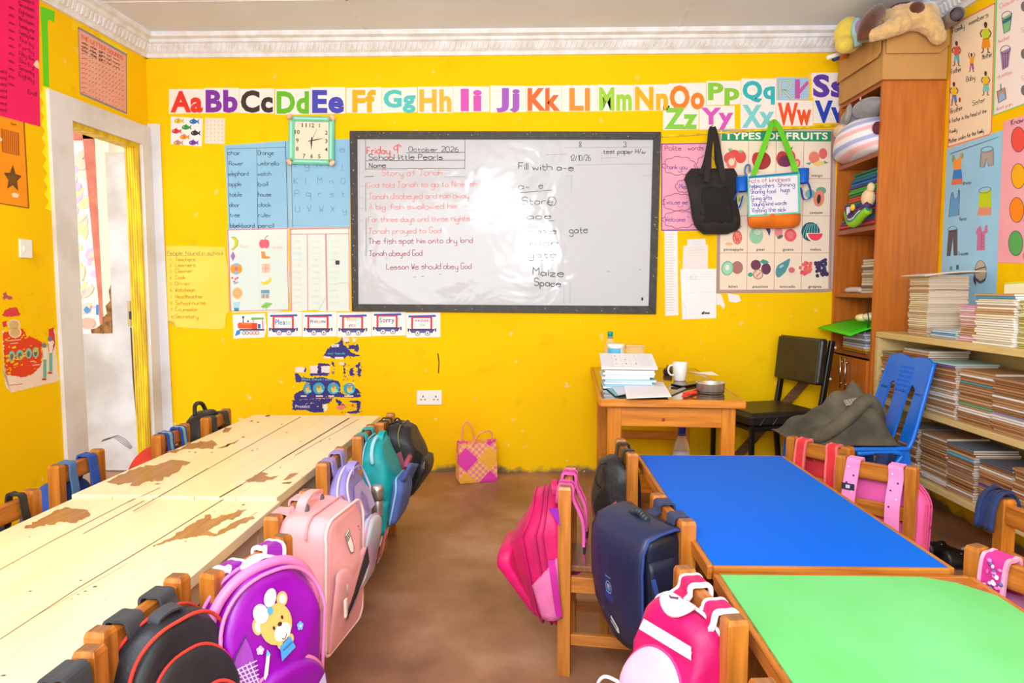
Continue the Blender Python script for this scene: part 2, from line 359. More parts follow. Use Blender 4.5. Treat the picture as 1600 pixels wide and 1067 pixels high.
# left wall with the doorway
sN, sF, zT = (lw(112, 300) - LC).length, 0.10, 2.10
d0 = lw(112, 300); sN = (V((d0.x, d0.y, 0)) - V((LC.x, LC.y, 0))).length
b = MB()
def lwall(s0, s1, z0, z1): b.prism([lpt(s0, z0), lpt(s1, z0), lpt(s1, z1), lpt(s0, z1)], -LN * .085, YEL)
lwall(sN, S_END, 0, 2.8); lwall(0, sN, zT, 2.8); lwall(-.15, sF, 0, zT); b.build('wall_left', kind='structure')
# ceiling: painted boards with butt joints
b = MB(); b.box((-.2, (DW + YB) / 2, CEIL + .05), (5.4, DW - YB + .5, .1), CEM)
for k, y in enumerate((0.35, 1.05, 1.75, 2.45, 3.15, 3.85)): b.box((-.2, y, CEIL - .001), (5.0, .012, .004), CRN)
for x in (-1.0, .9): b.box((x, (DW + YB) / 2, CEIL - .001), (.012, DW - YB, .004), CRN)
b.build('ceiling', kind='structure')
# cornice with its row of moulded lozenges
def cornice(name, p, q, n):
    p, q, n = V(p), V(q), V(n); zb = 2.645; d = (q - p).normalized(); L = (q - p).length
    prof = [(0, 0), (.018, 0), (.022, .022), (.03, .028), (.055, .07), (.07, .078), (.072, .095), (.098, .104), (.10, CEIL - zb + .002), (0, CEIL - zb + .002)]
    b = MB(); b.loft([[V((e.x, e.y, zb)) + n * a + V((0, 0, h)) for a, h in prof] for e in (p, q)], CRN, smooth=False)
    k = 0
    while (k + .5) * .034 < L:
        c = p + d * ((k + .5) * .034); c = V((c.x, c.y, zb + .05)) + n * .046
        b.box(c, (.022, .012, .046), CRN, Matrix((d, n, V((0, 0, 1)))).transposed() @ Matrix.Rotation(-.55, 3, 'X') @ Matrix.Rotation(.35, 3, 'Y'), .004); k += 1
    return b.build(name, kind='structure')
cornice('trim_1', (-2.42, DW, 0), (XR, DW, 0), (0, -1, 0)); 
p0, p1 = lpt(0, 0), lpt(S_END, 0); cornice('trim_2', p0, p1, LN); cornice('trim_3', (XR, DW, 0), (XR, YB, 0), (-1, 0, 0))
# door frame (casings, reveal), the white band round the corner
dr = bpy.data.objects.new('door_1', None); COL.objects.link(dr); dr['kind'] = 'structure'
zo = 2.215; sO = sN + .155
b = MB()
def lbox(s0, s1, z0, z1, w0, w1, m): b.prism([lpt(s0, z0, w0), lpt(s1, z0, w0), lpt(s1, z1, w0), lpt(s0, z1, w0)], LN * (w1 - w0), m)
lbox(sN - .004, sO, 0, zo, .0005, .022, WHT); lbox(.0, sN - .004, zT - .006, zo, .0005, .022, WHT); lbox(0.001, sF + .004, 0, zT - .006, .0005, .022, WHT)
lbox(sN - .03, sN - .0, 0, zT, -.085, .0, WHT); b.build('casing', dr)
b = MB(); lbox(sF, sF + .025, 0, zT, -.085, 0.0, YEL2)
for k in range(5): lbox(sF + .0245, sF + .028, 0, zT - .02, -.08 + k * .016, -.072 + k * .016, YEL2)
lbox(sF + .025, sN - .03, zT - .03, zT, -.085, 0.0, YEL2); b.build('reveal', dr, label='yellow grooved door reveal')
b = MB(); b.map = bw
b.sheet([(228, 193), (250, 194), (256, 360), (263, 520), (272, 700), (276, 742), (246, 742), (240, 520)], WHT, .012); b.build('trim_4', kind='structure')
# open door leaf outside, its pane gone and the plywood chipped
DL = mat('white_door_paint', C(226, 222, 224), .5, C(196, 186, 180), 4, bump=.08, bscale=60)
CHIP = mat('bare_chipboard', C(176, 122, 66), .8, C(120, 74, 34), 30)
ly = 4.34; lx1 = lpt(0.04, 0).x - .088
def lf(x, y): q = aty(x, y, ly); return (q.x, q.z)
hole_r = lf(171, 400)[0]; hb = lf(150, 522)[1]; xl = lx1 - .80; xh = xl + .09
leaf = thing('door_leaf', 'open white door with a missing pane, chipped at its edge, outside the doorway', 'door')
b = MB(); t = .04
def plate(x0, x1, z0, z1, m=DL, yy=ly, tt=t): b.box(((x0 + x1) / 2, yy + tt / 2, (z0 + z1) / 2), (x1 - x0, tt, z1 - z0), m)
plate(xl, lx1, .01, hb); plate(hole_r, lx1, hb, 2.06); plate(xl, xh, hb, 2.06)
b.build('leaf', leaf)
b = MB(); P = [(172, 440), (168, 455), (170, 470), (163, 478), (165, 490), (158, 497), (158, 506), (148, 513), (140, 515), (141, 521), (172.5, 521)]
b.prism([V((lf(x, y)[0], ly + .012, lf(x, y)[1])) for x, y in P], (0, .012, 0), CHIP); b.build('chipped_edge', leaf, label='broken brown chipboard in the door pane')
b = MB(); q = lf(203, 490); b.box((q[0], ly - .006, q[1]), (.022, .012, .16), pm(196, 170, 120, .4), ch=.003); b.box((q[0] + .012, ly - .014, q[1] - .01), (.014, .02, .05), pm(60, 40, 90, .4), ch=.003)
b.tube([(q[0] + .004, ly - .004, q[1] - .09), (q[0] + .006, ly - .004, .62), (q[0] + .02, ly - .004, .30)], .004, pm(90, 60, 50)); b.build('bolt', leaf)
b = MB(); sw = [(0, .0), (.03, .012), (.05, .002), (.08, -.01), (.10, -.03), (.13, -.06)]
b.map = lambda u, v, w: aty(u, v, ly - w)
for k in range(4): b.line([(158 + k, 690 - k), (178 + k * 2, 683 - k), (190 + k * 2, 692 - k * 2), (204 + k, 702 - k)], 1.1, pm(130, 125, 130), .001)
b.build('scribble', leaf)
# what stands across the corridor
b = MB(); b.box((-3.2, 3.9, 2.86), (1.1, 4.4, .1), mat('shade_slab_paint', C(226, 220, 212), .7)); b.build('corridor_shade_slab', kind='structure')  # unseen slab over the corridor, added to dim the daylight on the door leaf
OUT = mat('cream_outer_wall', C(246, 240, 230), .7); REDW = mat('salmon_wood', C(216, 128, 100), .55, C(196, 100, 78), 9)  # outer wall in its own white-cream
b = MB(); b.box((-4.3, 5.65, 1.3), (3.4, .12, 2.8), OUT); b.build('wall_corridor', kind='structure')
bd = thing('notice_board', 'red framed notice board with paper collage seen through the doorway', 'notice board')
by = 5.5
def ob(x, y): q = aty(x, y, by); return (q.x, q.z)
x0, z1 = ob(60, 214); x1, z0 = ob(152, 470)
b = MB(); b.box(((x0 + x1) / 2, by + .03, (z0 + z1) / 2 - .1), (x1 - x0, .03, z1 - z0 + .5), pm(252, 246, 240)); b.build('panel', bd)
b = MB(); b.bar((x1, by, z1 + .05), (x1 + .09, by, z0 - .45), .09, .05, REDW, up=(0, 1, 0)); b.bar((x0, by, z1 + .02), (x1 + .1, by, z1 + .02), .09, .05, REDW, up=(0, 1, 0))
b.build('frame', bd)
rnd = random.Random(4); b = MB(); b.map = lambda u, v, w: aty(u, v, by - w + .014)
for k in range(46):
    x = 110 + rnd.random() * 42; y = 236 + rnd.random() * 270; c = rnd.choice([(246, 200, 240), (240, 190, 225), (255, 246, 170), (252, 240, 200), (250, 214, 190), (255, 252, 230)])
    b.disc(x, y, 4 + rnd.random() * 6, 5 + rnd.random() * 9, pm(*c), .002 + k * .0002, a=rnd.random())
b.disc(137, 237, 4, 8, pm(120, 190, 240), .014); b.poly([(135, 478), (141, 484), (136, 491), (130, 484)], pm(80, 150, 220), .014); b.rect(150, 476, 154, 492, pm(70, 140, 220), .014); b.disc(136, 505, 12, 9, pm(246, 180, 160), .014)
b.build('paper_collage', bd)
b = MB(); b.bar(aty(158, 205, 5.1), V((aty(176, 560, 5.1).x, 5.1, 0)), .07, .06, mat('cream_post', C(250, 238, 216), .5), up=(0, 1, 0)); b.build('door_post', label='cream post beside the red framed notice board outside', cat='post')
# ================================================================== furniture
WA, WB = C(200, 124, 44), C(152, 84, 24)
WZ = wood('honey_wood_upright', WA, WB, 2); WX = wood('honey_wood_cross', WA, WB, 0); WY = wood('honey_wood_long', WA, WB, 1)
WTOP = wood('worn_wood_end', C(150, 100, 60), C(110, 66, 38), 1, .6)
SEATW = wood('brown_seat_wood', C(150, 92, 52), C(112, 62, 34), 1, .35)
def rotz(a): return Matrix.Rotation(a, 4, 'Z')
# child's chair: local +x is where it faces, the back stands at x = 0, y runs along the back rail
CH_H, CH_W = .60, .262
def make_chair():
    t = thing('school_chair', 'proto', 'chair'); hw = CH_W / 2 - .0175
    for sy in (-1, 1):
        b = MB(); b.loft([[V((x, sy * hw + y, z)) for x, y in ((-.02, -.0175), (.02, -.0175), (.02, .0175), (-.02, .0175))] for z in (0, CH_H - .012)] +
                         [[V((x * .86, sy * hw + y * .8, CH_H - .003)) for x, y in ((-.02, -.0175), (.02, -.0175), (.02, .0175), (-.02, .0175))]], WZ, smooth=False)
        b.box((0, sy * hw, CH_H - .0028), (.030, .024, .002), WTOP); b.build('back_post', t, bevel=.0025)
        b = MB(); b.box((.245, sy * hw, .16), (.036, .034, .32), WZ, ch=.003); b.build('front_leg', t)
        b = MB(); b.box((.125, sy * hw, .29), (.21, .02, .05), WX, ch=.002); b.build('apron', t)
        b = MB(); b.box((.125, sy * hw, .115), (.21, .02, .035), WX, ch=.002); b.build('stretcher', t)
    b = MB(); b.box((0, 0, CH_H - .045), (.026, CH_W - .066, .058), WY, ch=.004); b.build('top_rail', t)
    b = MB(); b.box((0, 0, .425), (.02, CH_W - .066, .05), WY, ch=.003); b.build('mid_rail', t)
    b = MB(); b.box((.135, 0, .33), (.265, CH_W - .07, .02), SEATW, ch=.004); b.build('seat', t)
    for x, nm in ((0, 'apron'), (.25, 'apron')):
        b = MB(); b.box((x, 0, .292), (.02, CH_W - .066, .05), WY, ch=.002); b.build(nm, t)
    b = MB(); b.box((.12, 0, .10), (.03, CH_W - .05, .026), WY, ch=.002); b.build('stretcher', t)
    return t
CH0 = make_chair(); CH0['used'] = 0
CHAIRS = {}
def chair(key, x, y, adeg, label, group, hs=1.0):
    o = CH0 if CH0['used'] == 0 else copy_tree(CH0); CH0['used'] = 1
    o.location = (x, y, 0); o.rotation_euler = (0, 0, math.radians(adeg)); o.scale = (1, 1, hs)
    tag(o, label, 'chair', group); CHAIRS[key] = Matrix.Translation((x, y, 0)) @ rotz(math.radians(adeg)); return o
gL, gR = 'small wooden chairs round the cream tables', 'small wooden chairs round the blue and green tables'
chair('l7', -.668, 3.14, 180, 'small wooden chair with the black bag, nearest the back wall on the aisle side', gL)
chair('l6', -.70, 2.86, 180, 'small wooden chair carrying the teal backpack at the cream tables', gL)
chair('l5', -.715, 2.43, 180, 'small wooden chair carrying the lilac backpack at the cream tables', gL)
chair('l4', -.672, 1.877, 176, 'small wooden chair carrying the pale pink backpack at the cream tables', gL)
chair('l3', -.64, 1.508, 162, 'small wooden chair carrying the bright purple bear backpack', gL)
chair('l2', -.75, 1.265, 175, 'small wooden chair carrying the black backpack with red piping', gL)
chair('l1', -.742, .975, 178, 'small wooden chair with a broad grey strap, in the bottom left corner', gL)
chair('k4', -1.515, 3.24, 2, 'small wooden chair with black straps on the door side of the cream tables', gL)
chair('k3', -1.535, 2.86, 2, 'small wooden chair with pale teal straps on the door side of the cream tables', gL)
chair('k2', -1.62, 2.375, 1, 'small wooden chair with two blue straps by the left wall', gL)
chair('k1', -1.52, 1.89, -2, 'small wooden chair with one thin black strap at the left picture edge', gL, .985)
chair('ra', .128, 2.165, -8, 'small wooden chair standing out in the aisle with the magenta backpack', gR)
chair('r1', .376, 2.60, 3, 'small wooden chair with the black shoulder bag, next to the teacher desk', gR)
chair('r2', .398, 1.865, 8, 'small wooden chair carrying the navy satchel backpack', gR)
chair('r3', .36, 1.335, 10, 'small wooden chair carrying the pink and white backpack', gR)
chair('r4', .372, .90, 4, 'small wooden chair at the green table, only its post top in the picture', gR)
chair('q1', 1.15, 2.69, 218, 'small wooden chair with coral red straps, beside the blue plastic chair', gR)
chair('q2', 1.225, 2.395, 226, 'small wooden chair with dotted pink straps at the blue table', gR)
chair('q3', 1.10, 1.485, 203, 'small wooden chair with a flowery pink strap at the green table', gR)
chair('q4', 1.385, 1.845, 186, 'small wooden chair with a navy cloth over its post, near the bookshelf', gR)

# ---- tables
CRM = mat('cream_gloss_paint', C(248, 230, 190), .3, C(243, 220, 172), 3.5, (3, .5, 3), bump=.04, bscale=14, coat=.1)
BARE = wood('bare_table_wood', C(186, 134, 78), C(158, 104, 54), 1, .55, 9)
DIRT = pm(120, 86, 50, .8)
def jag(pts, seed, amp, step=5):          # ragged outline of a worn patch, in picture coordinates of the table top
    r = random.Random(seed); out = []
    n = len(pts)
    for i in range(n):
        a, c = pts[i], pts[(i + 1) % n]; L = math.hypot(c[0] - a[0], c[1] - a[1]); k = max(1, int(L / step))
        for j in range(k):
            t = j / k; out.append((a[0] + (c[0] - a[0]) * t + r.uniform(-amp, amp) * 1.8, a[1] + (c[1] - a[1]) * t + r.uniform(-amp, amp)))
    return out
def cream_table(name, label, cx, cy, w, l, zt, ang, patches, gaps, specks, seed):
    A = Matrix.Translation((cx, cy, 0)) @ rotz(ang)
    t = thing(name, label, 'table', A); I = A.inverted()
    b = MB(); n = 5; pw = w / n
    for k in range(n): b.box((-w / 2 + (k + .5) * pw, 0, zt - .016), (pw - .0016, l, .032), CRM, ch=.0022)
    b.map = lambda u, v, h: I @ (atz(u, v, zt) + V((0, 0, h)))
    r = random.Random(seed)
    for i, p in enumerate(patches): b.poly(jag(p, seed + i, 1.7), BARE, .0006)
    for (a, c, wd) in gaps: b.line([a, ((a[0] + c[0]) / 2, (a[1] + c[1]) / 2), c], wd, DIRT, .0005)
    for (x, y, s_) in specks: b.poly([(x - s_ * 2, y + s_ * .4), (x - s_ * .5, y - s_ * .5), (x + s_ * 2, y - s_ * .7), (x + s_, y + s_ * .3)], DIRT, .0007)
    b.build('tabletop', t)
    b = MB()
    for sx in (-1, 1): b.box((sx * (w / 2 - .05), 0, zt - .075), (.024, l - .14, .085), CRM, ch=.002)
    for sy in (-1, 1): b.box((0, sy * (l / 2 - .06), zt - .075), (w - .12, .024, .085), CRM, ch=.002)
    b.build('apron', t)
    for sx in (-1, 1):
        for sy in (-1, 1):
            b = MB(); b.box((sx * (w / 2 - .06), sy * (l / 2 - .07), (zt - .033) / 2), (.05, .05, zt - .033), CRM, ch=.003); b.build('leg', t)
    return t
rear_p = [[(168, 753), (206, 733), (240, 726), (258, 721), (270, 719), (298, 721), (284, 728), (274, 738), (262, 745), (248, 751), (232, 753), (210, 758), (204, 760), (206, 755), (180, 757)],
          [(262, 707), (290, 697), (296, 692), (322, 689), (334, 689), (340, 696), (330, 701), (308, 700), (300, 702), (284, 703), (276, 708), (264, 708)],
          [(338, 700), (352, 697), (362, 691), (374, 688), (366, 693), (352, 699)], [(346, 673), (352, 669), (363, 667), (358, 674), (350, 675)],
          [(384, 752), (400, 743), (412, 739), (420, 739), (416, 744), (432, 745), (424, 750), (404, 754), (388, 754)], [(444, 749), (456, 741), (466, 739), (460, 744), (448, 751)], [(440, 755), (455, 754), (452, 756)],
          [(240, 757), (250, 755), (246, 758)]]
rear_g = [((208, 799), (325, 732), 1.1), ((290, 752), (470, 651), .7), ((343, 777), (378, 757), 1.8), ((378, 757), (440, 717), .9), ((440, 717), (546, 653), 1.6), ((200, 785), (250, 762), .6), ((460, 712), (560, 655), .5)]
rear_s = [(393, 658, 1.4), (403, 660, 1.3), (418, 650, 2.4), (380, 683, 1.4), (394, 704, 1.2), (402, 702, 1), (331, 707, 1), (305, 707, 1.1), (296, 706, 1), (440, 663, 1), (448, 676, 1), (470, 690, .8), (500, 690, 1.2), (515, 686, 1), (438, 731, .9), (480, 733, .8), (472, 745, .7), (360, 718, .6), (230, 742, .6)]
cream_table('cream_table', 'cream painted plank table with worn brown patches, the one against the back of the room', -1.108, 2.775, .665, 1.38, .546, math.radians(-1.1), rear_p, rear_g, rear_s, 3)
front_p = [[(38, 824), (66, 810), (78, 803), (88, 797), (106, 792), (120, 796), (135, 796), (144, 803), (136, 809), (124, 814), (116, 816), (100, 815), (84, 819), (64, 822), (48, 826)],
           [(240, 853), (262, 842), (282, 831), (300, 818), (318, 808), (328, 803), (332, 806), (328, 812), (348, 806), (360, 802), (384, 795), (378, 804), (362, 811), (352, 812), (340, 820), (326, 828), (338, 834), (352, 826), (372, 812), (388, 807), (398, 809), (384, 816), (366, 824), (350, 832), (338, 838), (322, 837), (300, 838), (284, 842), (270, 844), (250, 851), (238, 855)]]
front_g = [((0, 890), (80, 846), .7), ((80, 846), (214, 777), .8), ((130, 834), (226, 782), .9), ((0, 999), (120, 920), 1.1), ((120, 920), (240, 848), 1.2), ((240, 848), (351, 779), 1.2), ((60, 960), (200, 880), .4), ((350, 832), (402, 800), .5)]
front_s = [(47, 924, 1.6), (126, 907, 1.6), (148, 917, 2.2), (133, 924, 1.6), (122, 929, 1.2), (112, 936, 1), (290, 846, 1.2), (46, 839, .9), (256, 875, .7), (380, 789, 1.6), (205, 900, .5), (165, 937, .8), (100, 965, .6), (228, 893, .5), (300, 860, .6), (75, 885, .5), (20, 880, .6), (335, 800, .7), (5, 1056, 2.6)]
cream_table('cream_table', 'cream painted plank table with worn brown patches, nearest on the left', -1.112, 1.325, .668, 1.50, .537, math.radians(-.2), front_p, front_g, front_s, 40)
BLU = mat('blue_gloss_laminate', C(0, 98, 222), .45, C(4, 104, 218), 2.2, (1, .6, 1), bump=.03, bscale=25, spec=.06)
GRN = mat('mint_green_laminate', C(114, 202, 130), .5, C(98, 192, 104), 3, (1, .7, 1), bump=.03, bscale=40, detail=6, spec=.2)
def ply_table(label, cx, cy, w, l, zt, m, cut, stains):
    t = thing('school_table', label, 'table', Matrix.Translation((cx, cy, 0)))
    b = MB(); b.box((0, 0, zt - .010), (w - .002, l - .002, .014), WX); z0 = zt - .003
    e = .006
    P = [(-w / 2 + e, -l / 2 + e), (w / 2 - e, -l / 2 + e), (w / 2 - e, l / 2 - e), (-w / 2 + e, l / 2 - e)]
    if cut: P = P[:2] + [(w / 2 - e, l / 2 - .10), (w / 2 - .055, l / 2 - e - .03), (w / 2 - .115, l / 2 - e)] + P[3:]
    b.prism([V((x, y, z0)) for x, y in P], (0, 0, .003), m)
    b.map = lambda u, v, h: V((u, v, zt + h))
    for (x, y, rx, ry, a, c) in stains: b.disc(x, y, rx, ry, pm(*c, .5), .0004, a)
    b.build('tabletop', t)
    for sx in (-1, 1):
        b = MB(); b.box((sx * (w / 2 + .003), 0, zt - .018), (.012, l, .034), WY, ch=.002); b.build('edge_strip', t)
    for sy in (-1, 1):
        b = MB(); b.box((0, sy * (l / 2 + .001), zt - .018), (w - .008, .012, .034), WX, ch=.002); b.build('edge_strip', t)
    for sx in (-1, 1):
        b = MB(); b.box((sx * (w / 2 - .07), 0, zt - .07), (.02, l - .12, .07), SEATW, ch=.002); b.build('apron', t)
        for sy in (-1, 1):
            b = MB(); b.box((sx * (w / 2 - .07), sy * (l / 2 - .07), (zt - .018) / 2), (.045, .045, zt - .02), WZ, ch=.003); b.build('leg', t)
    for sy in (-1, 1):
        b = MB(); b.box((0, sy * (l / 2 - .07), zt - .07), (w - .18, .02, .07), SEATW, ch=.002); b.build('apron', t)
    b = MB(); b.box((0, 0, .33), (w - .2, l - .2, .014), SEATW); b.build('book_shelf', t)
    return t
ply_table('blue topped school table with a wooden edge strip', .709, 2.108, .556, 1.07, .55, BLU, False, [])
ply_table('mint green topped school table with a chipped far corner, nearest on the right', .728, 1.015, .578, 1.07, .54, GRN, True, [(-.262 + k * .05, -.3 + .17 * k % .5, .006, .003, k, c) for k, c in enumerate([(150, 150, 60), (150, 180, 60), (160, 140, 70)])])

# ---- teacher's desk, short end to the room
DZ, DA = .70, math.radians(-3.5)
DM = Matrix.Translation((.332, 3.08, 0)) @ rotz(DA)         # x across (0-.63), y to the wall (0-1.27)
desk = thing('teacher_desk', 'varnished wooden desk with its short end to the room, papers and mug on it', 'desk', DM)
DTOP = mat('dark_polished_desktop', C(122, 92, 56), .12, C(100, 72, 40), 4, (2, .4, 2), coat=.5)
b = MB(); b.box((.315, .635, DZ - .012), (.625, 1.265, .022), DTOP); b.build('desktop', desk)
WO = wood('orange_wood_cross', C(222, 142, 40), C(190, 106, 22), 0); WOZ = wood('orange_wood_upright', C(222, 142, 40), C(190, 106, 22), 2)
b = MB(); b.box((.315, -.006, DZ - .017), (.645, .018, .036), WO, ch=.004); b.build('edge_strip', desk)
for sx in (-.005, .635):
    b = MB(); b.box((sx, .635, DZ - .017), (.016, 1.25, .034), WOZ, ch=.003); b.build('edge_strip', desk)
b = MB(); b.box((.315, .035, DZ - .085), (.47, .022, .09), WO, ch=.003); b.ell((.28, .023, DZ - .095), (.008, .003, .009), pm(150, 70, 30)); b.build('apron', desk)
for sx in (.06, .57):
    b = MB(); b.box((sx, .64, DZ - .08), (.022, 1.12, .085), WOZ, ch=.003); b.build('apron', desk)
b = MB(); b.box((.315, 1.225, DZ - .085), (.47, .022, .09), WO, ch=.003); b.build('apron', desk)
for (x, y) in ((.06, .045), (.57, .045), (.06, 1.215), (.57, 1.215)):
    b = MB(); b.box((x, y, (DZ - .025) / 2), (.062, .055, DZ - .027), WOZ, ch=.004); b.build('leg', desk)
b = MB(); b.box((.315, 1.215, .28), (.45, .025, .05), WO, ch=.003); b.build('stretcher', desk)
b = MB(); b.box((.315, .55, .155), (.46, .30, .02), WO, ch=.003)
for sx in (.075, .555): b.box((sx, .63, .14), (.022, 1.1, .04), WOZ, ch=.003)
b.build('footrest', desk)

# ---- black steel and vinyl chair, facing the desk
VIN = mat('black_vinyl', C(32, 28, 24), .3, C(46, 40, 32), 12, bump=.3, bscale=26)
VIN2 = mat('brown_black_vinyl', C(58, 48, 34), .4, C(46, 38, 28), 9, bump=.1, bscale=60)
BST = mat('black_steel', C(22, 20, 20), .35, spec=.5)
bc = thing('padded_chair', 'black vinyl padded steel chair against the back wall, by the desk', 'chair', Matrix.Translation((1.24, 3.80, 0)) @ rotz(math.radians(17)))
# local x from front (0) to back (.47), y 0 near, .41 far
b = MB(); b.box((.235, .20, .455), (.47, .40, .075), VIN, ch=.018); b.box((.235, .20, .492), (.43, .36, .016), VIN2, ch=.007)
for k in range(5): b.tube([V((.06 + k * .085, -.001, .43)), V((.09 + k * .085, -.003, .47))], .006, VIN, 6)
b.build('seat', bc, bevel=.006)
b = MB(); b.box((.475, .20, .775), (.055, .385, .27), VIN, Matrix.Rotation(.10, 3, 'Y'), ch=.016); b.box((.449, .20, .775), (.012, .37, .255), VIN2, Matrix.Rotation(.10, 3, 'Y'), ch=.005); b.build('backrest', bc, bevel=.006)
for y in (.005, .395):
    b = MB(); b.bar((.015, y, 0), (.015, y, .43), .025, .025, BST, up=(1, 0, 0)); b.build('leg', bc)
    b = MB(); b.bar((.50, y, 0), (.455, y, .42), .025, .03, BST, up=(1, 0, 0)); b.bar((.455, y, .41), (.53, y, .90), .025, .032, BST, up=(1, 0, 0))
    for z in (.68, .86): b.ell((.475 + (z - .41) * .15, y - .014 * (1 if y < .2 else -1), z), (.008, .004, .008), pm(190, 190, 190, .3))
    b.build('leg', bc)
b = MB()
for p, q in (((.015, .005, .41), (.455, .005, .41)), ((.015, .395, .41), (.455, .395, .41)), ((.015, .005, .41), (.015, .395, .41)), ((.46, .005, .41), (.46, .395, .41))): b.bar(p, q, .022, .022, BST)
b.build('frame', bc)
b = MB(); p0 = aty(1193, 700, 4.30); p1 = aty(1273, 582, 4.335); d = (p1 - p0).normalized()
b.bar((p0.x - .20, 4.29, .10), p1 + d * .05, .018, .055, wood('rough_batten', C(132, 96, 56), C(84, 58, 32), 0, .7), up=(-d.z, 0, d.x)); b.build('wooden_batten', label='rough wooden batten leaning on the wall behind the black chair', cat='plank')

# ---- blue plastic chair by the bookshelf
PLB = mat('blue_plastic', C(12, 108, 226), .34, C(24, 116, 226), 6)
pc = thing('plastic_chair', 'bright blue plastic chair with a grey jacket on its seat', 'chair', Matrix.Translation((1.345, 3.20, 0)) @ rotz(math.radians(1)))
# local x: front 0 -> back .44, y: near 0 -> far .40
b = MB()
def seatfn(u, v): return V((u * .45, v * .40, .452 - .022 * math.sin(math.pi * u) * math.sin(math.pi * v) - .03 * max(0, .12 - u) / .12 * .6))
b.grid(seatfn, 14, 10, PLB); o = b.build('seat', pc); md = o.modifiers.new('thick', 'SOLIDIFY'); md.thickness = .008
b = MB(); b.tube(catmull([(.02, .0, .432), (.2, -.004, .445), (.40, -.002, .447), (.452, 0, .47), (.50, .004, .65), (.555, .02, .85)], 6), [.011] * 31, PLB, 8); b.build('rim', pc); b = MB()
b.tube(catmull([(.02, .40, .432), (.2, .404, .445), (.40, .402, .447), (.452, .40, .47), (.50, .396, .65), (.555, .38, .85)], 6), [.011] * 31, PLB, 8); b.build('rim', pc)
def backx(z): return .448 + (z - .46) * .27
b = MB()   # backrest shell with two tall openings and a stippled middle splat
outer_y = lambda z: .0 + .02 * (z - .46) / .4
def bk(y0, y1, z0, z1, n=6):
    b.loft([[V((backx(z0 + (z1 - z0) * i / n) + dx, y, z0 + (z1 - z0) * i / n)) for dx, y in ((-.006, y0), (-.006, y1), (.006, y1), (.006, y0))] for i in range(n + 1)], PLB, smooth=False)
bk(.008, .085, .47, .70); bk(.315, .392, .47, .70); bk(.15, .25, .47, .70)
top = []
pr = [(.012, .69), (.012, .80), (.022, .845), (.06, .866), (.13, .868), (.20, .855), (.27, .868), (.34, .866), (.378, .845), (.388, .80), (.388, .69), (.318, .69), (.312, .715), (.285, .735), (.26, .72), (.252, .69), (.148, .69), (.14, .72), (.115, .735), (.088, .715), (.082, .69)]
b.prism([V((backx(z) - .006, y, z)) for y, z in pr], (.012, 0, 0), PLB)
for i in range(7):
    for j in range(6):
        z = .70 + j * .022; y = .150 + i * .0165; b.box((backx(z) - .008, y, z), (.004, .009, .012), PLB, ch=.001)
b.build('backrest', pc)
for (x, y, dx, dy) in ((.05, .03, -.05, -.03), (.05, .37, -.05, .03), (.42, .03, .07, -.03), (.42, .37, .07, .03)):
    b = MB(); b.loft([[V((x + dx * (1 - z / .44) + ex * (.026 + .012 * z), y + dy * (1 - z / .44) + ey * (.02 + .012 * z), z)) for ex, ey in ((-1, -1), (1, -1), (1, 1), (-1, 1))] for z in (0, .15, .3, .44)], PLB, smooth=False); b.build('leg', pc, bevel=.004)
b = MB(); b.tube(catmull([(.37, .0, .36), (.41, -.004, .42), (.33, -.004, .432), (.20, -.002, .425)], 5), .012, PLB, 8); b.build('brace', pc)
# grey jacket thrown on its seat
JK = cloth('olive_grey_cloth', 100, 94, 78, .7, .85, .3, 200)
jk = thing('jacket', 'crumpled olive grey jacket lying on the blue plastic chair', 'jacket', Matrix.Translation((1.345, 3.20, .458)) @ rotz(math.radians(1)))
def jfn(u, v):
    x = -.06 + u * .475; y = .004 + v * .385
    ridge = max(0, 1 - abs((x - .33) / (.42 if x < .33 else .17))) ** .85; e = math.sin(math.pi * v) ** .4
    h = .235 * ridge * e * (.75 + .35 * math.sin(v * 2.4 + .4)) + .02 * math.sin(u * 19 + v * 7) * ridge * e + .018 * math.sin(u * 6 - v * 17) * e * ridge
    h += .02 * mnoise.noise(V((x * 9, y * 9, 1))) * e
    edge = min(u, 1 - u, v, 1 - v); h *= min(1, edge * 9) if edge < .111 else 1
    return V((x - .04 * e * (h / .2), y, max(h, .003)))
b = MB(); b.grid(jfn, 46, 34, JK); b.build('body', jk)
b = MB(); b.tube(catmull([jfn(.97, .30) + V((-.02, 0, .03)), jfn(.80, .22) + V((0, -.01, .012)), jfn(.55, .16) + V((0, -.012, .006)), jfn(.30, .10) + V((0, -.012, .004)), jfn(.12, .08) + V((0, -.008, .006))], 6), [.02, .03] + [.034] * 20 + [.03, .022, .012], JK, 12); b.build('sleeve', jk)
b = MB(); q = jfn(.62, .22); b.add([q + V(p) for p in ((-.03, -.02, .012), (.04, -.03, .03), (.045, .01, .05), (-.025, .02, .032))], [(0, 1, 2, 3)], pm(168, 160, 150, .7))
for k in range(5): b.add([q + V(p) + V((k * .013 - .026, -.0015 * k, .0025 * k + .0012)) for p in ((0, -.02, .018), (.004, -.02, .019), (.004, .013, .038), (0, .013, .037))], [(0, 1, 2, 3)], pm(120, 112, 104, .7))
b.build('care_label', jk, label='pale striped label on the jacket')
b = MB(); b.box((1.70, 3.19, .40), (.05, .02, .05), cloth('navy_cloth', 30, 48, 100)); b.map = None
b = MB(); b.grid(lambda u, v: V((1.62 + u * .09 + .006 * math.sin(v * 9), 3.185 + .01 * math.sin(u * 9), .43 - v * .10)), 8, 6, cloth('navy_cloth', 30, 48, 100)); o = b.build('cloth', label='small dark blue cloth hanging under the blue plastic chair', cat='cloth'); o.modifiers.new('thick', 'SOLIDIFY').thickness = .006

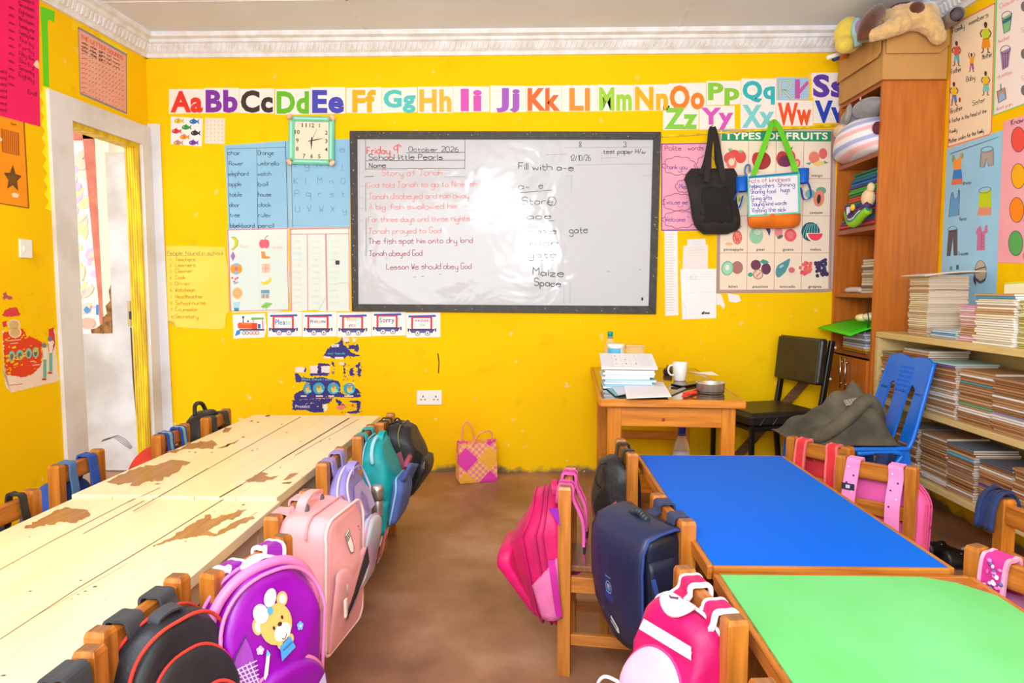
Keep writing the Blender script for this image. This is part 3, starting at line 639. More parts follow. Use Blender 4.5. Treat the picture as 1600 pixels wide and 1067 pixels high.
# ---- tall wooden cabinet
CBW = wood('cabinet_laminate', C(204, 118, 42), C(182, 96, 28), 2, .35, 5); CBI = wood('cabinet_inner_laminate', C(190, 106, 38), C(166, 86, 26), 2, .4, 5)
CX, CY0, CY1, CT = 1.918, 3.85, 4.372, 2.322
cb = thing('cabinet', 'tall wooden cabinet with open shelves in the right back corner', 'cabinet', Matrix.Translation((CX, CY0, 0)))
dX, dY = XR - CX - .004, CY1 - CY0
b = MB()
b.box((dX / 2, .010, CT / 2), (dX, .02, CT), CBW); b.box((dX / 2, dY - .01, CT / 2), (dX, .02, CT), CBW); b.box((dX / 2, dY / 2, CT - .010), (dX, dY - .0402, .02), CBI); b.box((dX - .004, dY / 2, CT / 2), (.008, dY - .0402, CT - .042), CBI); b.box((dX / 2, dY / 2, .035), (dX - .01, dY - .042, .07), CBI)
b.build('body', cb)
SHZ = []
for y in (264, 355, 459, 555):
    px = {264: 1372, 355: 1372, 459: 1368, 555: 1367}[y]
    SHZ.append(aty(px, y, CY0 + .02).z)
SHZ = [1.95, 1.55, 1.17, .825]
for z in SHZ:
    b = MB(); b.box((dX / 2 - .002, dY / 2, z - .011), (dX - .014, dY - .042, .022), CBI, ch=.001); b.box((.004, dY / 2, z - .011), (.004, dY - .042, .024), wood('cabinet_edge_band', C(168, 92, 52), C(150, 80, 44), 1)); b.build('shelf', cb)
for k in range(2):
    y0 = .022 + k * (dY - .044) / 2; y1 = y0 + (dY - .044) / 2 - .002
    b = MB(); b.box((-.008, (y0 + y1) / 2, .43), (.016, y1 - y0, .725), CBW, ch=.001); d = b.build('door', cb)
    yh = y1 - .03 if k == 0 else y0 + .03
    b = MB(); b.tube([(-.038, yh, .60), (-.038, yh, .79)], .005, mat('brushed_chrome', C(210, 205, 196), .25, metal=1.0), 10)
    for z in (.63, .76): b.tube([(-.015, yh, z), (-.038, yh, z)], .004, MATS['brushed_chrome'], 8)
    b.build('handle', d, label='chrome bar handle')

# ---- cream bookshelf along the right wall
CS = wood('cream_shelf_board', C(226, 200, 138), C(212, 182, 116), 1, .5, 6)
SX, SY1, SY0, ST = 1.93, 3.84, 2.30, .962
bs = thing('bookshelf', 'low cream wooden bookshelf along the right wall, full of exercise books', 'bookshelf', Matrix.Translation((SX, SY0, 0)))
sd, sl = XR - SX - .004, SY1 - SY0
for z, h in ((ST, .032), (.60, .028), (.262, .03)):
    b = MB(); b.box((sd / 2, sl / 2, z - h / 2), (sd, sl - .0, h), CS, ch=.002); b.build('shelf_board', bs)
b = MB(); b.box((sd / 2, sl - .012, (ST - .033) / 2), (sd - .002, .024, ST - .035), CS); b.build('side_panel', bs)
b = MB(); b.box((sd - .006, sl / 2 - .02, .60), (.010, sl - .05, .66), CS); b.build('back_panel', bs)

# ---- books: one mesh, covers chosen object by object
BK = {}
def book_mesh(key, lx, lyy, h):
    if key in BK: return BK[key]
    b = MB(); cv, pg = pm(200, 160, 110), pm(226, 216, 204)
    b.box((lx / 2, lyy / 2, h / 2), (lx - .004, lyy - .004, h * .72), pg)
    b.box((lx / 2, lyy / 2, h * .07), (lx, lyy, h * .14), cv); b.box((lx / 2, lyy / 2, h * .93), (lx, lyy, h * .14), cv)
    b.box((h * .1, lyy / 2, h / 2), (h * .2, lyy, h), cv)       # the spine, on -x
    me = bpy.data.meshes.new(key); me.from_pydata(b.v, [], b.f)
    for m in b.mats: me.materials.append(m)
    me.polygons.foreach_set('material_index', b.m); me.update(); BK[key] = (me, b.mats.index(cv), b.mats.index(pg)); return BK[key]
def stack(x, y, z, lx, lyy, n, hs, covers, pages, label, group, name='exercise_book', cat='book', seed=0, jx=.006, jy=.006, ja=1.5, lean=(0, 0), special=None):
    r = random.Random(seed); top = z + .0006
    for i in range(n):
        h = hs * (1 if isinstance(hs, float) else 1) * r.choice((.8, 1.0, 1.0, 1.2)); key = 'book_%d_%d_%d' % (lx * 1000, lyy * 1000, round(h * 10000))
        me, ci, pi = book_mesh(key, lx, lyy, round(h, 4))
        o = bpy.data.objects.new(name, me); COL.objects.link(o)
        o.location = (x + r.uniform(-jx, jx) + lean[0] * i, y + r.uniform(-jy, jy) + lean[1] * i, top); o.rotation_euler = (0, 0, math.radians(r.uniform(-ja, ja)))
        o.material_slots[ci].link = 'OBJECT'; o.material_slots[pi].link = 'OBJECT'
        c = r.choice(covers); lb = label
        if special and i in special: c, lb = special[i]
        o.material_slots[ci].material = c; o.material_slots[pi].material = r.choice(pages)
        tag(o, lb, cat, group); top += round(h, 4) + .0005
    return top
KR = [pm(*c) for c in ((186, 140, 92), (172, 122, 76), (196, 152, 104), (160, 112, 70), (190, 128, 84), (176, 132, 96), (204, 164, 116), (168, 104, 66))]
GP = [pm(*c) for c in ((206, 196, 186), (190, 180, 172), (218, 206, 190))]
mid = 'brown covered exercise books on the middle shelf'; low = 'brown covered exercise books on the bottom shelf'
hsx = .2; dp = .155
teal, white_, grn = pm(70, 160, 170), pm(238, 230, 222), pm(110, 170, 130)
def tier(z, cells, group, where, seed, lx):
    for k, (y0, y1, n, h, sp, tilt, wh) in enumerate(cells):
        stack(1.945 + .012 * (k % 2), y0, z, lx, y1 - y0 - .006, n, h, KR + [white_] * 1, GP, 'brown covered exercise book in the ' + wh, group, seed=seed + k, lean=(0, tilt), special=sp, ja=1.0)
tier(.60, [(3.63, 3.80, 26, .0092, {24: (teal, 'teal covered book near the top of the far stack on the middle shelf')}, 0, 'far stack of the middle shelf'),
           (3.38, 3.61, 26, .0105, {25: (pm(196, 186, 176), 'grey bent booklet on top of the second far stack, middle shelf'), 10: (grn, 'green covered book in the second far stack of the middle shelf')}, 0, 'second stack from the far end of the middle shelf'),
           (3.14, 3.37, 25, .0095, {23: (pm(120, 90, 150), 'purple lettered book near the top of the middle stack, middle shelf'), 24: (pm(180, 220, 210), 'pale mint book on the middle stack of the middle shelf'), 16: (white_, 'white covered book half way up the middle stack, middle shelf')}, 0, 'middle stack of the middle shelf'),
           (2.90, 3.13, 23, .0095, {17: (teal, 'teal covered book in the fourth stack of the middle shelf'), 8: (grn, 'green covered book low in the fourth stack of the middle shelf'), 20: (white_, 'white covered book near the top of the fourth stack, middle shelf')}, 0, 'fourth stack from the far end of the middle shelf'),
           (2.66, 2.89, 23, .010, {15: (white_, 'white book in the nearest stack of the middle shelf'), 8: (pm(150, 140, 190), 'lilac spined book in the nearest stack of the middle shelf')}, 0, 'nearest stack of the middle shelf'),
           (2.42, 2.65, 22, .010, {}, 0, 'stack of the middle shelf just at the picture edge')], mid, 'middle', 100, .20)
tier(.262, [(3.42, 3.62, 24, .0098, {23: (pm(150, 146, 150), 'dark grey bent magazine on the far stack of the bottom shelf')}, 0, 'far stack of the bottom shelf'),
            (3.19, 3.40, 21, .0105, {}, .0006, 'leaning second stack of the bottom shelf'),
            (2.98, 3.17, 22, .0095, {17: (pm(84, 176, 206), 'sky blue book in the middle stack of the bottom shelf'), 21: (pm(110, 116, 126), 'dark grey folder on the middle stack of the bottom shelf')}, 0, 'middle stack of the bottom shelf'),
            (2.76, 2.965, 21, .0098, {9: (pm(96, 76, 160), 'purple printed book half way up the fourth stack of the bottom shelf'), 5: (pm(120, 110, 180), 'violet lettered book low in the fourth stack of the bottom shelf'), 20: (pm(96, 100, 110), 'slate grey folder on the fourth stack of the bottom shelf')}, 0, 'fourth stack from the far end of the bottom shelf'),
            (2.53, 2.74, 20, .010, {}, 0, 'nearest stack of the bottom shelf, its page edges grey')], low, 'bottom', 200, .20)
# top of the shelf
CRS = [pm(*c) for c in ((226, 204, 160), (236, 218, 180), (222, 196, 150), (240, 226, 196), (200, 160, 120))]
PGG = [pm(*c) for c in ((196, 184, 172), (182, 170, 160), (208, 196, 184))]
z = stack(1.955, 3.40, ST, .195, .165, 31, .0092, CRS, PGG, 'cream spined exercise book in the tall shelf top stack beside the cabinet', 'cream exercise books beside the cabinet', seed=7, jx=.004, jy=.004)
b = MB(); b.grid(lambda u, v: V((1.915 + u * .29, 3.352 + v * .23, z + .004 + .012 * abs(math.sin(u * 2.2)) + .01 * u * (1 - v))), 12, 8, pm(214, 204, 190)); o = b.build('exercise_book', label='open limp exercise book lying on top of the tall cream stack', cat='book'); o.modifiers.new('thick', 'SOLIDIFY').thickness = .007
BLW = [pm(*c) for c in ((90, 160, 186), (206, 220, 232), (120, 180, 200), (190, 190, 200), (80, 140, 170))]
stack(1.965, 3.19, ST, .19, .185, 5, .0075, BLW, GP, 'blue and white workbook in the low pile in front of the tall cream stack', 'blue workbooks on the shelf top', name='workbook', seed=11)
PK = [pm(*c) for c in ((240, 190, 210), (236, 160, 196), (246, 214, 222), (240, 176, 190), (250, 224, 214), (206, 160, 120))]
stack(1.98, 3.035, ST, .20, .145, 18, .0085, PK, [pm(250, 238, 220), pm(244, 220, 214)], 'pink covered exercise book in the pink stack on the shelf top', 'pink exercise books', seed=12)
WHB = [pm(*c) for c in ((250, 240, 214), (252, 246, 230), (246, 232, 200), (250, 240, 220), (206, 160, 110))]
stack(1.945, 2.785, ST, .20, .235, 22, .0088, WHB, [pm(252, 246, 232)], 'white covered exercise book in the white stack on the shelf top', 'white exercise books', seed=13, special={21: (pm(200, 160, 110), 'brown covered book topping the white stack'), 20: (pm(90, 150, 180), 'blue covered book second from the top of the white stack')})
OLV = [pm(*c) for c in ((214, 206, 130), (196, 190, 100), (232, 224, 170), (180, 170, 90))]
stack(1.955, 2.555, ST, .20, .215, 21, .0088, OLV, GP, 'olive green covered book in the stack at the right picture edge', 'olive exercise books', seed=14)
b = MB(); b.prism([V((2.20, y, z)) for y, z in ((2.90, ST), (3.22, ST), (3.225, 1.22), (2.9, 1.235))], (.012, 0, 0), pm(252, 250, 214)); b.prism([V((2.212, y, z)) for y, z in ((2.90, 1.232), (3.225, 1.217), (3.225, 1.226), (2.9, 1.241))], (-.012, 0, 0), pm(226, 232, 70)); b.build('chart_folder', label='pale yellow card leaning on the right wall behind the book stacks', cat='folder')
b = MB(); P = catmull([V((2.17, y, z)) for y, z in ((2.55, 1.30), (2.72, 1.315), (2.88, 1.30), (3.0, 1.26), (3.04, 1.2))], 5); b.prism(P + [V((2.17, 3.04, ST)), V((2.17, 2.55, ST))], (.012, 0, 0), pm(208, 240, 224)); b.build('chart_folder', label='mint green sheet leaning on the right wall above the white stack', cat='folder')
# ================================================================== on the back wall
def B(): b = MB(); b.map = bw; return b
PAP = pm(248, 236, 230, .6)
cards = [(264, 139, 319, 177, 'Aa', (232, 52, 36)), (319, 137, 373.5, 177, 'Bb', (128, 46, 168)), (374, 138, 428.5, 177, 'Cc', (58, 46, 42)), (430, 139, 485, 179, 'Dd', (104, 188, 36)),
 (485.5, 137, 539.5, 178, 'Ee', (70, 70, 188)), (541, 137, 596.5, 177, 'Ff', (252, 176, 0)), (597, 137, 651.5, 176, 'Gg', (84, 198, 196)), (653, 136, 707.5, 176, 'Hh', (254, 182, 56)),
 (708, 135, 764.5, 175, 'Ii', (214, 84, 186)), (766, 134, 821.5, 175, 'Jj', (166, 90, 196)), (822, 134, 877.5, 174.5, 'Kk', (254, 108, 44)), (878, 134, 933.5, 174.5, 'Ll', (254, 146, 44)),
 (934, 133, 989.5, 174, 'Mm', (158, 212, 56)), (990, 132, 1046, 173, 'Nn', (250, 178, 0)), (1044, 130, 1103, 172, 'Oo', (254, 128, 24)), (1104, 126, 1157.5, 164, 'Pp', (136, 202, 56)),
 (1158, 123, 1213, 163, 'Qq', (44, 182, 192)), (1214, 121, 1264, 156, 'Rr', None), (1268, 113, 1322, 153, 'Ss', (92, 56, 168)),
 (1036, 165, 1092, 203, 'Zz', (132, 204, 64)), (1093, 165, 1148, 202, 'Yy', (214, 84, 186)), (1157, 160, 1212.5, 201, 'Xx', (126, 208, 212)), (1213, 157, 1270, 197, 'Ww', (240, 84, 24)), (1271, 153.5, 1322, 193, 'Vv', (24, 66, 184))]
cn = ['red', 'violet', 'dark brown', 'green', 'indigo', 'golden', 'turquoise', 'pale orange', 'pink', 'lilac', 'orange red', 'orange', 'lime green', 'amber', 'bright orange', 'grass green', 'teal', 'outlined', 'purple', 'light green', 'magenta', 'pale turquoise', 'scarlet', 'deep blue']
rnd = random.Random(5)
for i, (x0, y0, x1, y1, s, c) in enumerate(cards):
    b = B(); j = [rnd.uniform(-.8, .8) for _ in range(4)]; t = .0006 + .0009 * (i % 2); w = t + .0012
    pad = 0 if x1 < 1300 else 0
    b.sheet([(x0, y0 + j[0]), (x1, y0 + j[1] - .4), (x1, y1 + j[2] - .4), (x0, y1 + j[3])], PAP if c else pm(170, 204, 232), t)
    lo = s[1] in 'gjpqy'; H = (y1 - y0) * (.68 if lo else .84); base = y1 - (y1 - y0) * (.24 if lo else .08); W = x1 - x0
    if c:
        m = pm(*c); wd = {'Ff': .66, 'Ii': .58, 'Jj': .66, 'Ll': .58}.get(s, .92) * W
        b.text(s, x0 + (W - wd) / 2, base, H, m, w, wd, bold=.042)
    else:
        b.line([(1219, 153), (1219, 126), (1233, 126), (1236, 134), (1231, 140), (1223, 140), (1237, 154)], 4.5, pm(170, 190, 80), w); b.line([(1219, 153), (1219, 126), (1233, 126), (1236, 134), (1231, 140), (1223, 140), (1237, 154)], 2.4, pm(190, 206, 226), w + .0004)
        b.rect(1242, 124, 1250, 154, pm(196, 90, 170), w); b.poly([(1249, 140), (1261, 126), (1264, 130), (1250, 147)], pm(196, 90, 170), w)
        for k in range(8): b.line([(1214.5, 124 + k * 4), (1263.5, 123 + k * 4)], .35, pm(120, 160, 210), w - .0005)
    b.build('alphabet_card', label='white alphabet card with %s letters %s' % (cn[i], s) if c else 'pale blue alphabet card with coloured-in letters Rr', cat='alphabet card', group='alphabet cards along the top of the back wall')
# fish card, number card
def fish(b, x, y, s, c, d=1):
    m = pm(*c); b.disc(x, y, s, s * .62, m, .0016); b.poly([(x + d * s * .7, y), (x + d * s * 1.6, y - s * .7), (x + d * s * 1.35, y), (x + d * s * 1.6, y + s * .7)], m, .0017)
    b.poly([(x - s * .3, y - s * .5), (x + s * .2, y - s * .95), (x + s * .4, y - s * .45)], m, .0017); b.disc(x - d * s * .5, y - s * .1, .7, .7, pm(250, 250, 240), .0022); b.line([(x, y - s * .4), (x + d * s * .2, y), (x, y + s * .4)], .6, pm(60, 50, 40), .002)
b = B(); b.sheet([(267, 182), (317, 185), (315, 229), (267, 225)], pm(246, 238, 236))
for x, y, c in ((278, 189, (220, 190, 30)), (302, 190, (30, 120, 190)), (290, 199, (40, 160, 70)), (274.5, 205, (220, 50, 60)), (304, 208, (50, 46, 50)), (287, 214, (246, 140, 20)), (277, 223, (200, 140, 120)), (301, 223, (120, 50, 160))): fish(b, x, y, 6, c)
b.build('picture_card', label='white card with eight coloured fish under the Aa card', cat='picture card')
b = B(); b.sheet([(320.5, 184), (351.5, 185), (351, 225), (320, 224)], pm(240, 226, 206))
for r_ in range(6):
    for k in range(5): b.text(str((r_ * 5 + k) % 10), 323 + k * 5.8, 191 + r_ * 6, 3, pm(180, 170, 160), .0016)
b.build('number_card', label='small cream number chart next to the fish card', cat='number chart')
# blue word charts
BLC = mat('pale_blue_card', C(150, 200, 232), .7, C(140, 192, 226), 3); INK = pm(56, 70, 100); INK2 = pm(110, 140, 170)
b = B(); b.sheet([(351, 227), (452, 219.5), (453, 356), (357, 358)], BLC)
b.line([(354, 232.5), (446, 230)], .6, INK); b.line([(355, 233), (359, 356)], .5, INK); b.line([(401, 232), (403, 356)], .6, INK); b.line([(446, 221), (450, 356)], .8, INK)
for k, (p, q) in enumerate((('chair', 'Orange'), ('flower', 'umbrella'), ('elephant', 'watch'), ('apple', 'ball'), ('table', 'house'), ('door', 'clock'), ('tree', 'ruler'), ('blackboard', 'pencil'))):
    y = 242 + k * 16.2; b.hand(p, 356 + k * .55, y, 6.8, INK, lw_=.75, width=len(p) * (4.1 if k < 7 else 3.9), seed=k); b.hand(q, 403 + k * .1, y, 6.8, INK, lw_=.75, width=len(q) * 4.2, seed=k + 20)
b.build('word_chart', label='pale blue word chart with columns chair, flower and Orange, umbrella', cat='chart')
b = B(); b.sheet([(453, 219.5), (547, 217), (547, 355), (453.5, 356)], BLC); b.line([(455, 221), (457, 355)], .6, INK); b.line([(453, 228), (460, 228)], .6, INK)
b.hand('e', 531, 238, 11, INK2, lw_=.8)
for row, y in (('fghij', 262), ('KlMnO', 287), ('Pqrst', 307), ('UVWXy', 331)):
    for k, ch in enumerate(row): b.hand(ch, 458 + k * 18.5 + (y - 262) * .05, y, 9.5, INK2, lw_=.7, seed=k)
b.build('letter_chart', label='pale blue letter chart behind the clock and beside the whiteboard', cat='chart')
# picture charts
WC = mat('pale_green_white_card', C(226, 238, 232), .65, C(218, 232, 228), 3); PKL = pm(226, 130, 150)
b = B(); b.sheet([(354, 358), (451, 356), (450, 390), (452.5, 440), (451.5, 484), (430, 487), (362, 488), (358, 440)], WC)
b.line([(355, 359), (450, 357)], 1.5, PKL); b.line([(355.5, 359), (358, 410), (360, 486)], 1.8, PKL); b.line([(449, 358), (449, 400), (451, 484)], 1.2, PKL); b.line([(361, 486), (450, 484)], .9, PKL); b.line([(404, 362), (406, 484)], .3, pm(200, 210, 220))
OL = pm(120, 120, 70); b.poly([(361, 371), (367, 370), (372, 376), (371, 384), (365, 390), (361, 390), (366, 384), (367, 377)], pm(214, 210, 40)); b.line([(361, 371), (367, 370), (372, 376), (371, 384), (365, 390), (361, 390)], .6, OL)
b.poly([(364, 393), (368, 400), (364, 408), (360, 400)], pm(170, 130, 190)); b.line([(364, 393), (364, 408)], .4, INK)
b.disc(369, 420, 8.3, 9, pm(130, 190, 226)); b.disc(364, 420, 4.2, 7, pm(250, 160, 50), .0018); b.disc(374, 420, 4.2, 7, pm(250, 160, 50), .0018); b.disc(369, 420, 2.5, 4, pm(230, 110, 120), .0021)
for x, y in ((363, 434), (368, 436), (366, 440), (371, 434)): b.disc(x, y, 2, 1.6, pm(220, 100, 150))
b.disc(369, 442, 4, 1.2, pm(120, 190, 170), a=-.4); b.disc(371, 458, 8, 9, pm(250, 190, 130)); b.ring(371, 458, 5, 5, .8, pm(230, 140, 90)); b.poly([(364, 472), (376, 472), (373, 486), (366, 486)], pm(180, 220, 236)); b.rect(366, 481, 373, 486, pm(80, 150, 150), .0018)
b.disc(410, 381, 5, 7, pm(232, 100, 120)); b.disc(416, 381, 5, 7, pm(232, 100, 120), .0016); b.line([(413, 375), (416, 370), (419, 368)], .9, pm(90, 70, 60))
b.poly([(408, 393), (414, 393), (415, 400), (422, 401), (421, 404), (409, 404)], pm(250, 150, 60)); b.rect(409, 412, 422, 426, pm(250, 200, 176)); b.line([(415, 412), (415, 426)], .8, PKL); b.line([(409, 419), (422, 419)], .8, PKL)
b.poly([(406, 440), (413, 441), (420, 437), (423, 432), (424, 438), (419, 444), (411, 445)], pm(228, 214, 40)); b.rect(408, 453, 421, 466, pm(170, 200, 206)); b.rect(408, 453, 421, 458, pm(120, 160, 190), .0018); b.rect(410, 460, 413, 466, pm(200, 140, 130), .0018); b.rect(416, 460, 419, 466, pm(200, 140, 130), .0018)
b.poly([(408, 478), (415, 472), (426, 474), (419, 481), (411, 482)], pm(150, 210, 110)); b.line([(408, 480), (425, 474)], .6, pm(90, 140, 80)); b.line([(416, 476), (416, 485)], .6, pm(90, 140, 80))
b.hand('Moon', 374, 387, 5, pm(236, 190, 190), lw_=.5); b.hand('apple', 424, 388, 5, pm(236, 190, 190), lw_=.5)
b.build('picture_chart', label='white chart of crayon pictures with moon, ball and banana, pink edges', cat='chart')
b = B(); b.sheet([(452.5, 357), (547, 355), (547, 486), (500, 486), (493, 484), (454, 487)], WC)
b.line([(453, 358), (547, 356)], 1.8, PKL); b.line([(454, 358), (455, 486)], 1.8, PKL); b.line([(453, 366), (546, 365)], 1.1, PKL); b.line([(480, 366), (481, 485)], 1.1, PKL); b.line([(509, 365), (511, 485)], 2.2, PKL); b.line([(545, 356), (546, 484)], 1, PKL)
for c_ in range(3):
    for k in range(11): b.hand(('pen', 'cup', 'bag', 'hat', 'net')[(k + c_) % 5], 459 + c_ * 29, 378 + k * 9.6, 4, pm(206, 216, 216), lw_=.45, width=13, seed=k)
b.rect(524, 407, 530.5, 413.5, pm(60, 60, 64)); b.line([(509, 464), (498, 484)], .6, pm(190, 190, 180)); b.line([(529, 442), (544, 442), (546, 452)], .7, pm(220, 180, 80))
b.build('word_table_chart', label='white chart ruled in pink columns next to the whiteboard', cat='chart')
# yellow list
b = B(); YP = mat('yellow_card', C(255, 222, 92), .65, C(250, 212, 70), 4); b.sheet([(259, 384), (300, 384), (352, 386), (352, 395), (356, 420), (358, 486), (353, 492), (352, 512), (340, 515), (290, 512), (274, 511), (268, 505), (261, 501), (260, 440)], YP, .004)
yi = pm(206, 150, 30); yb = pm(170, 150, 90); b.hand('People found in school', 261, 398, 6, yb, .0056, .7, 88); b.line([(260, 399.3), (334, 399)], .6, yb, .0056)
for k, (w_, y) in enumerate((('Teachers', 408), ('Learners', 417), ('Cleaner', 426), ('Cook', 436), ('Driver', 445.5), ('Watchman', 455.5), ('Headteacher', 466), ('School nurse', 476), ('Counselor', 486), ('Secretary', 497))):
    b.hand(str(k + 1), 265 + k * .2, y, 4, yi, .0056, .5, 3 if k < 9 else 6); b.hand(w_, 274, y, 6, yi, .0056, .75, len(w_) * 4.0, seed=k)
b.poly([(261, 501), (274, 511), (272, 503)], pm(226, 176, 30), .0055); b.build('yellow_chart', label='yellow handwritten list from Teachers to Secretary beside the door frame', cat='chart')
# train cards
TB, TR, TK = pm(50, 90, 190), pm(232, 52, 58), pm(60, 50, 100)
def wagon(x, y, words, lab):
    b = B(); b.sheet([(x, y), (x + 53.6, y - 1), (x + 53.6, y + 37.5), (x + .5, y + 38.5)], pm(248, 244, 246))
    b.poly([(x + 4, y + 4), (x + 46, y + 3), (x + 47, y + 6), (x + 4, y + 7)], TB); b.rect(x + 8, y + 6, x + 41, y + 27, TR, .0016); b.rect(x + 11, y + 8, x + 38, y + 24.5, pm(252, 248, 248), .002)
    b.poly([(x + 4.5, y + 25), (x + 45, y + 25), (x + 41, y + 31), (x + 9, y + 31)], TK, .0022); b.poly([(x + 8, y + 27), (x + 42, y + 27), (x + 38, y + 31), (x + 12, y + 31)], pm(80, 100, 180), .0025)
    for cx in (x + 18, x + 33.5): b.disc(cx, y + 31.5, 4.2, 4.2, pm(120, 120, 140), .0028); b.disc(cx, y + 31.5, 3.2, 3.2, pm(236, 232, 230), .0031); b.disc(cx, y + 31.5, 1.1, 1.1, pm(90, 90, 110), .0034)
    for sx in (x + 3.5, x + 46): b.rect(sx - 1, y + 24, sx + 1.2, y + 29, TK, .0026)
    for (tx, cx, by_, h, wd, cols) in words:
        n = len(tx); gl = [glyphs(ch, .015)[2] + .12 for ch in tx]; k = wd / sum(gl); px = cx - wd / 2
        for q, ch in enumerate(tx): b.text(ch, px, by_, h, pm(*cols[q % len(cols)]), .0026, glyphs(ch, .015)[2] * k, bold=.015); px += gl[q] * k
    b.build('train_card', label=lab, cat='train card', group='paper train cards under the charts')
c1 = [(60, 110, 210), (100, 70, 190), (60, 160, 200), (120, 60, 180), (130, 200, 200), (170, 220, 200)]
wagon(418, 488, [('Please', 442.5, 507, 8, 25, c1)], 'white train card with a wagon reading Please')
wagon(472.3, 488, [('Welcome', 496.5, 504.5, 5.6, 26, [(110, 60, 170), (60, 120, 190), (200, 70, 90), (230, 110, 130), (236, 140, 90)])], 'white train card with a wagon reading Welcome')
wagon(526.4, 488.3, [('Thank', 550.5, 501.5, 5.4, 19, [(236, 130, 90), (220, 170, 90), (250, 200, 90), (160, 210, 140), (220, 220, 150)]), ('you', 550.5, 510, 5.4, 11, [(90, 60, 170), (120, 70, 190), (180, 150, 220)])], 'white train card with a wagon reading Thank you')
wagon(580.3, 486.5, [('Sorry', 605, 503.6, 7.6, 24, [(50, 160, 160), (236, 80, 60), (60, 50, 150), (50, 60, 120), (70, 70, 150)])], 'white train card with a wagon reading Sorry')
wagon(634.4, 489, [('excuse', 659.5, 502.5, 5.2, 22, [(230, 80, 130), (150, 80, 190), (90, 90, 190), (60, 130, 190), (200, 60, 110), (236, 90, 110)]), ('me', 660, 509.5, 4.6, 9, [(120, 200, 190), (150, 210, 170)])], 'white train card with a wagon reading excuse me')
b = B(); b.sheet([(363.5, 491.5), (414, 489.5), (416.5, 512), (413, 527), (365, 529)], pm(248, 244, 246))
b.poly([(371, 506), (374, 504), (394, 504.5), (402, 505), (402, 514), (372, 513)], pm(244, 100, 44)); b.rect(394, 505, 402, 514, pm(230, 70, 40), .0018); b.line([(376, 506), (393, 506)], .8, pm(252, 160, 110), .002)
b.poly([(392, 496), (412, 496), (413, 499), (393, 500)], pm(120, 190, 110)); b.line([(396, 499), (396, 506)], .8, TR); b.line([(410, 499), (411, 516)], 1.2, TR); b.rect(403, 506, 407, 513, pm(60, 110, 190), .0018)
b.poly([(378, 494), (382, 494), (380.5, 499), (381, 504), (379, 504), (379.5, 499)], TK); b.disc(387.5, 502, 1.3, 1.6, pm(90, 60, 60)); b.rect(374, 514, 413, 516.5, TK, .0016); b.poly([(370, 516), (376, 515), (375, 522), (367, 525)], pm(60, 140, 220), .0018)
for cx, c in ((381, (110, 130, 180)), (386, (110, 130, 180)), (392, (230, 130, 110)), (397, (230, 130, 110)), (402, (200, 120, 110))): b.disc(cx, 520, 3, 3, pm(*c), .0018); b.disc(cx, 520, 1.9, 1.9, pm(240, 230, 230), .0022)
b.build('train_card', label='white train card with an orange steam locomotive', cat='train card', group='paper train cards under the charts')
# half peeled hand washing poster
NV, TE, LW_ = pm(52, 48, 132), pm(70, 180, 206), pm(240, 224, 220)
zz = lambda pts: [(440 + x / 6.67, 500 + y / 6.67) for x, y in pts]
b = B(); r = random.Random(9)
def rag(pts, s_, a=1.0): return jag(zz(pts), s_, .35 + a * .45, 1.5)
b.poly(rag([(520, 265), (590, 235), (640, 185), (636, 250), (680, 285), (725, 335), (815, 372), (740, 382), (690, 372), (650, 398), (540, 402), (500, 380), (435, 372), (462, 330), (490, 290)], 1), NV)
b.poly(rag([(690, 262), (800, 256), (812, 300), (780, 330), (740, 300), (700, 300)], 2, 1.6), NV); b.poly(rag([(640, 180), (700, 190), (705, 225), (650, 228)], 3), LW_); b.poly(rag([(735, 190), (780, 195), (775, 230), (740, 225)], 4), LW_)
b.poly(zz([(518, 254), (598, 250), (598, 280), (520, 284)]), LW_, .0018); b.text('How', *zz([(530, 277)])[0], 2.6, NV, .0022)
b.text('our hands', *zz([(478, 358)])[0], 3.6, TE, .0018, 27.5, bold=.012); b.poly(zz([(440, 382), (510, 382), (512, 400), (438, 398)]), LW_, .0018); b.poly(zz([(556, 384), (645, 384), (645, 408), (556, 408)]), LW_, .0018)
b.poly(rag([(150, 485), (240, 490), (252, 540), (170, 552), (140, 530)], 5), LW_); b.poly(rag([(236, 488), (262, 500), (250, 545), (236, 540)], 6), NV)
b.poly(rag([(300, 478), (376, 474), (376, 560), (298, 556)], 7, .4), LW_); b.poly(rag([(376, 455), (416, 450), (500, 455), (512, 478), (416, 480), (416, 545), (500, 552), (480, 582), (300, 582), (300, 556), (376, 552)], 8), NV); b.poly(rag([(418, 480), (506, 480), (502, 550), (420, 548)], 9, .4), LW_, .0017)
b.poly(rag([(512, 430), (540, 440), (556, 480), (535, 485)], 10), NV); b.poly(rag([(600, 440), (665, 440), (650, 470), (600, 462)], 11), LW_); b.poly(rag([(648, 470), (664, 440), (660, 560), (650, 600)], 12, 1.4), NV)
b.poly(rag([(700, 530), (740, 500), (760, 560), (720, 585)], 13, 1.5), NV); b.poly(rag([(760, 480), (818, 440), (822, 590), (790, 585), (795, 500)], 14, 1.8), NV); b.disc(*zz([(537, 548)])[0], 2.4, 2.6, pm(150, 120, 130))
b.poly(rag([(135, 560), (170, 560), (210, 600), (290, 605), (420, 596), (555, 628), (600, 640), (620, 760), (700, 790), (760, 700), (820, 740), (822, 806), (560, 802), (400, 816), (130, 832), (130, 770), (185, 742), (240, 700), (300, 655), (210, 640), (150, 655)], 15), NV)
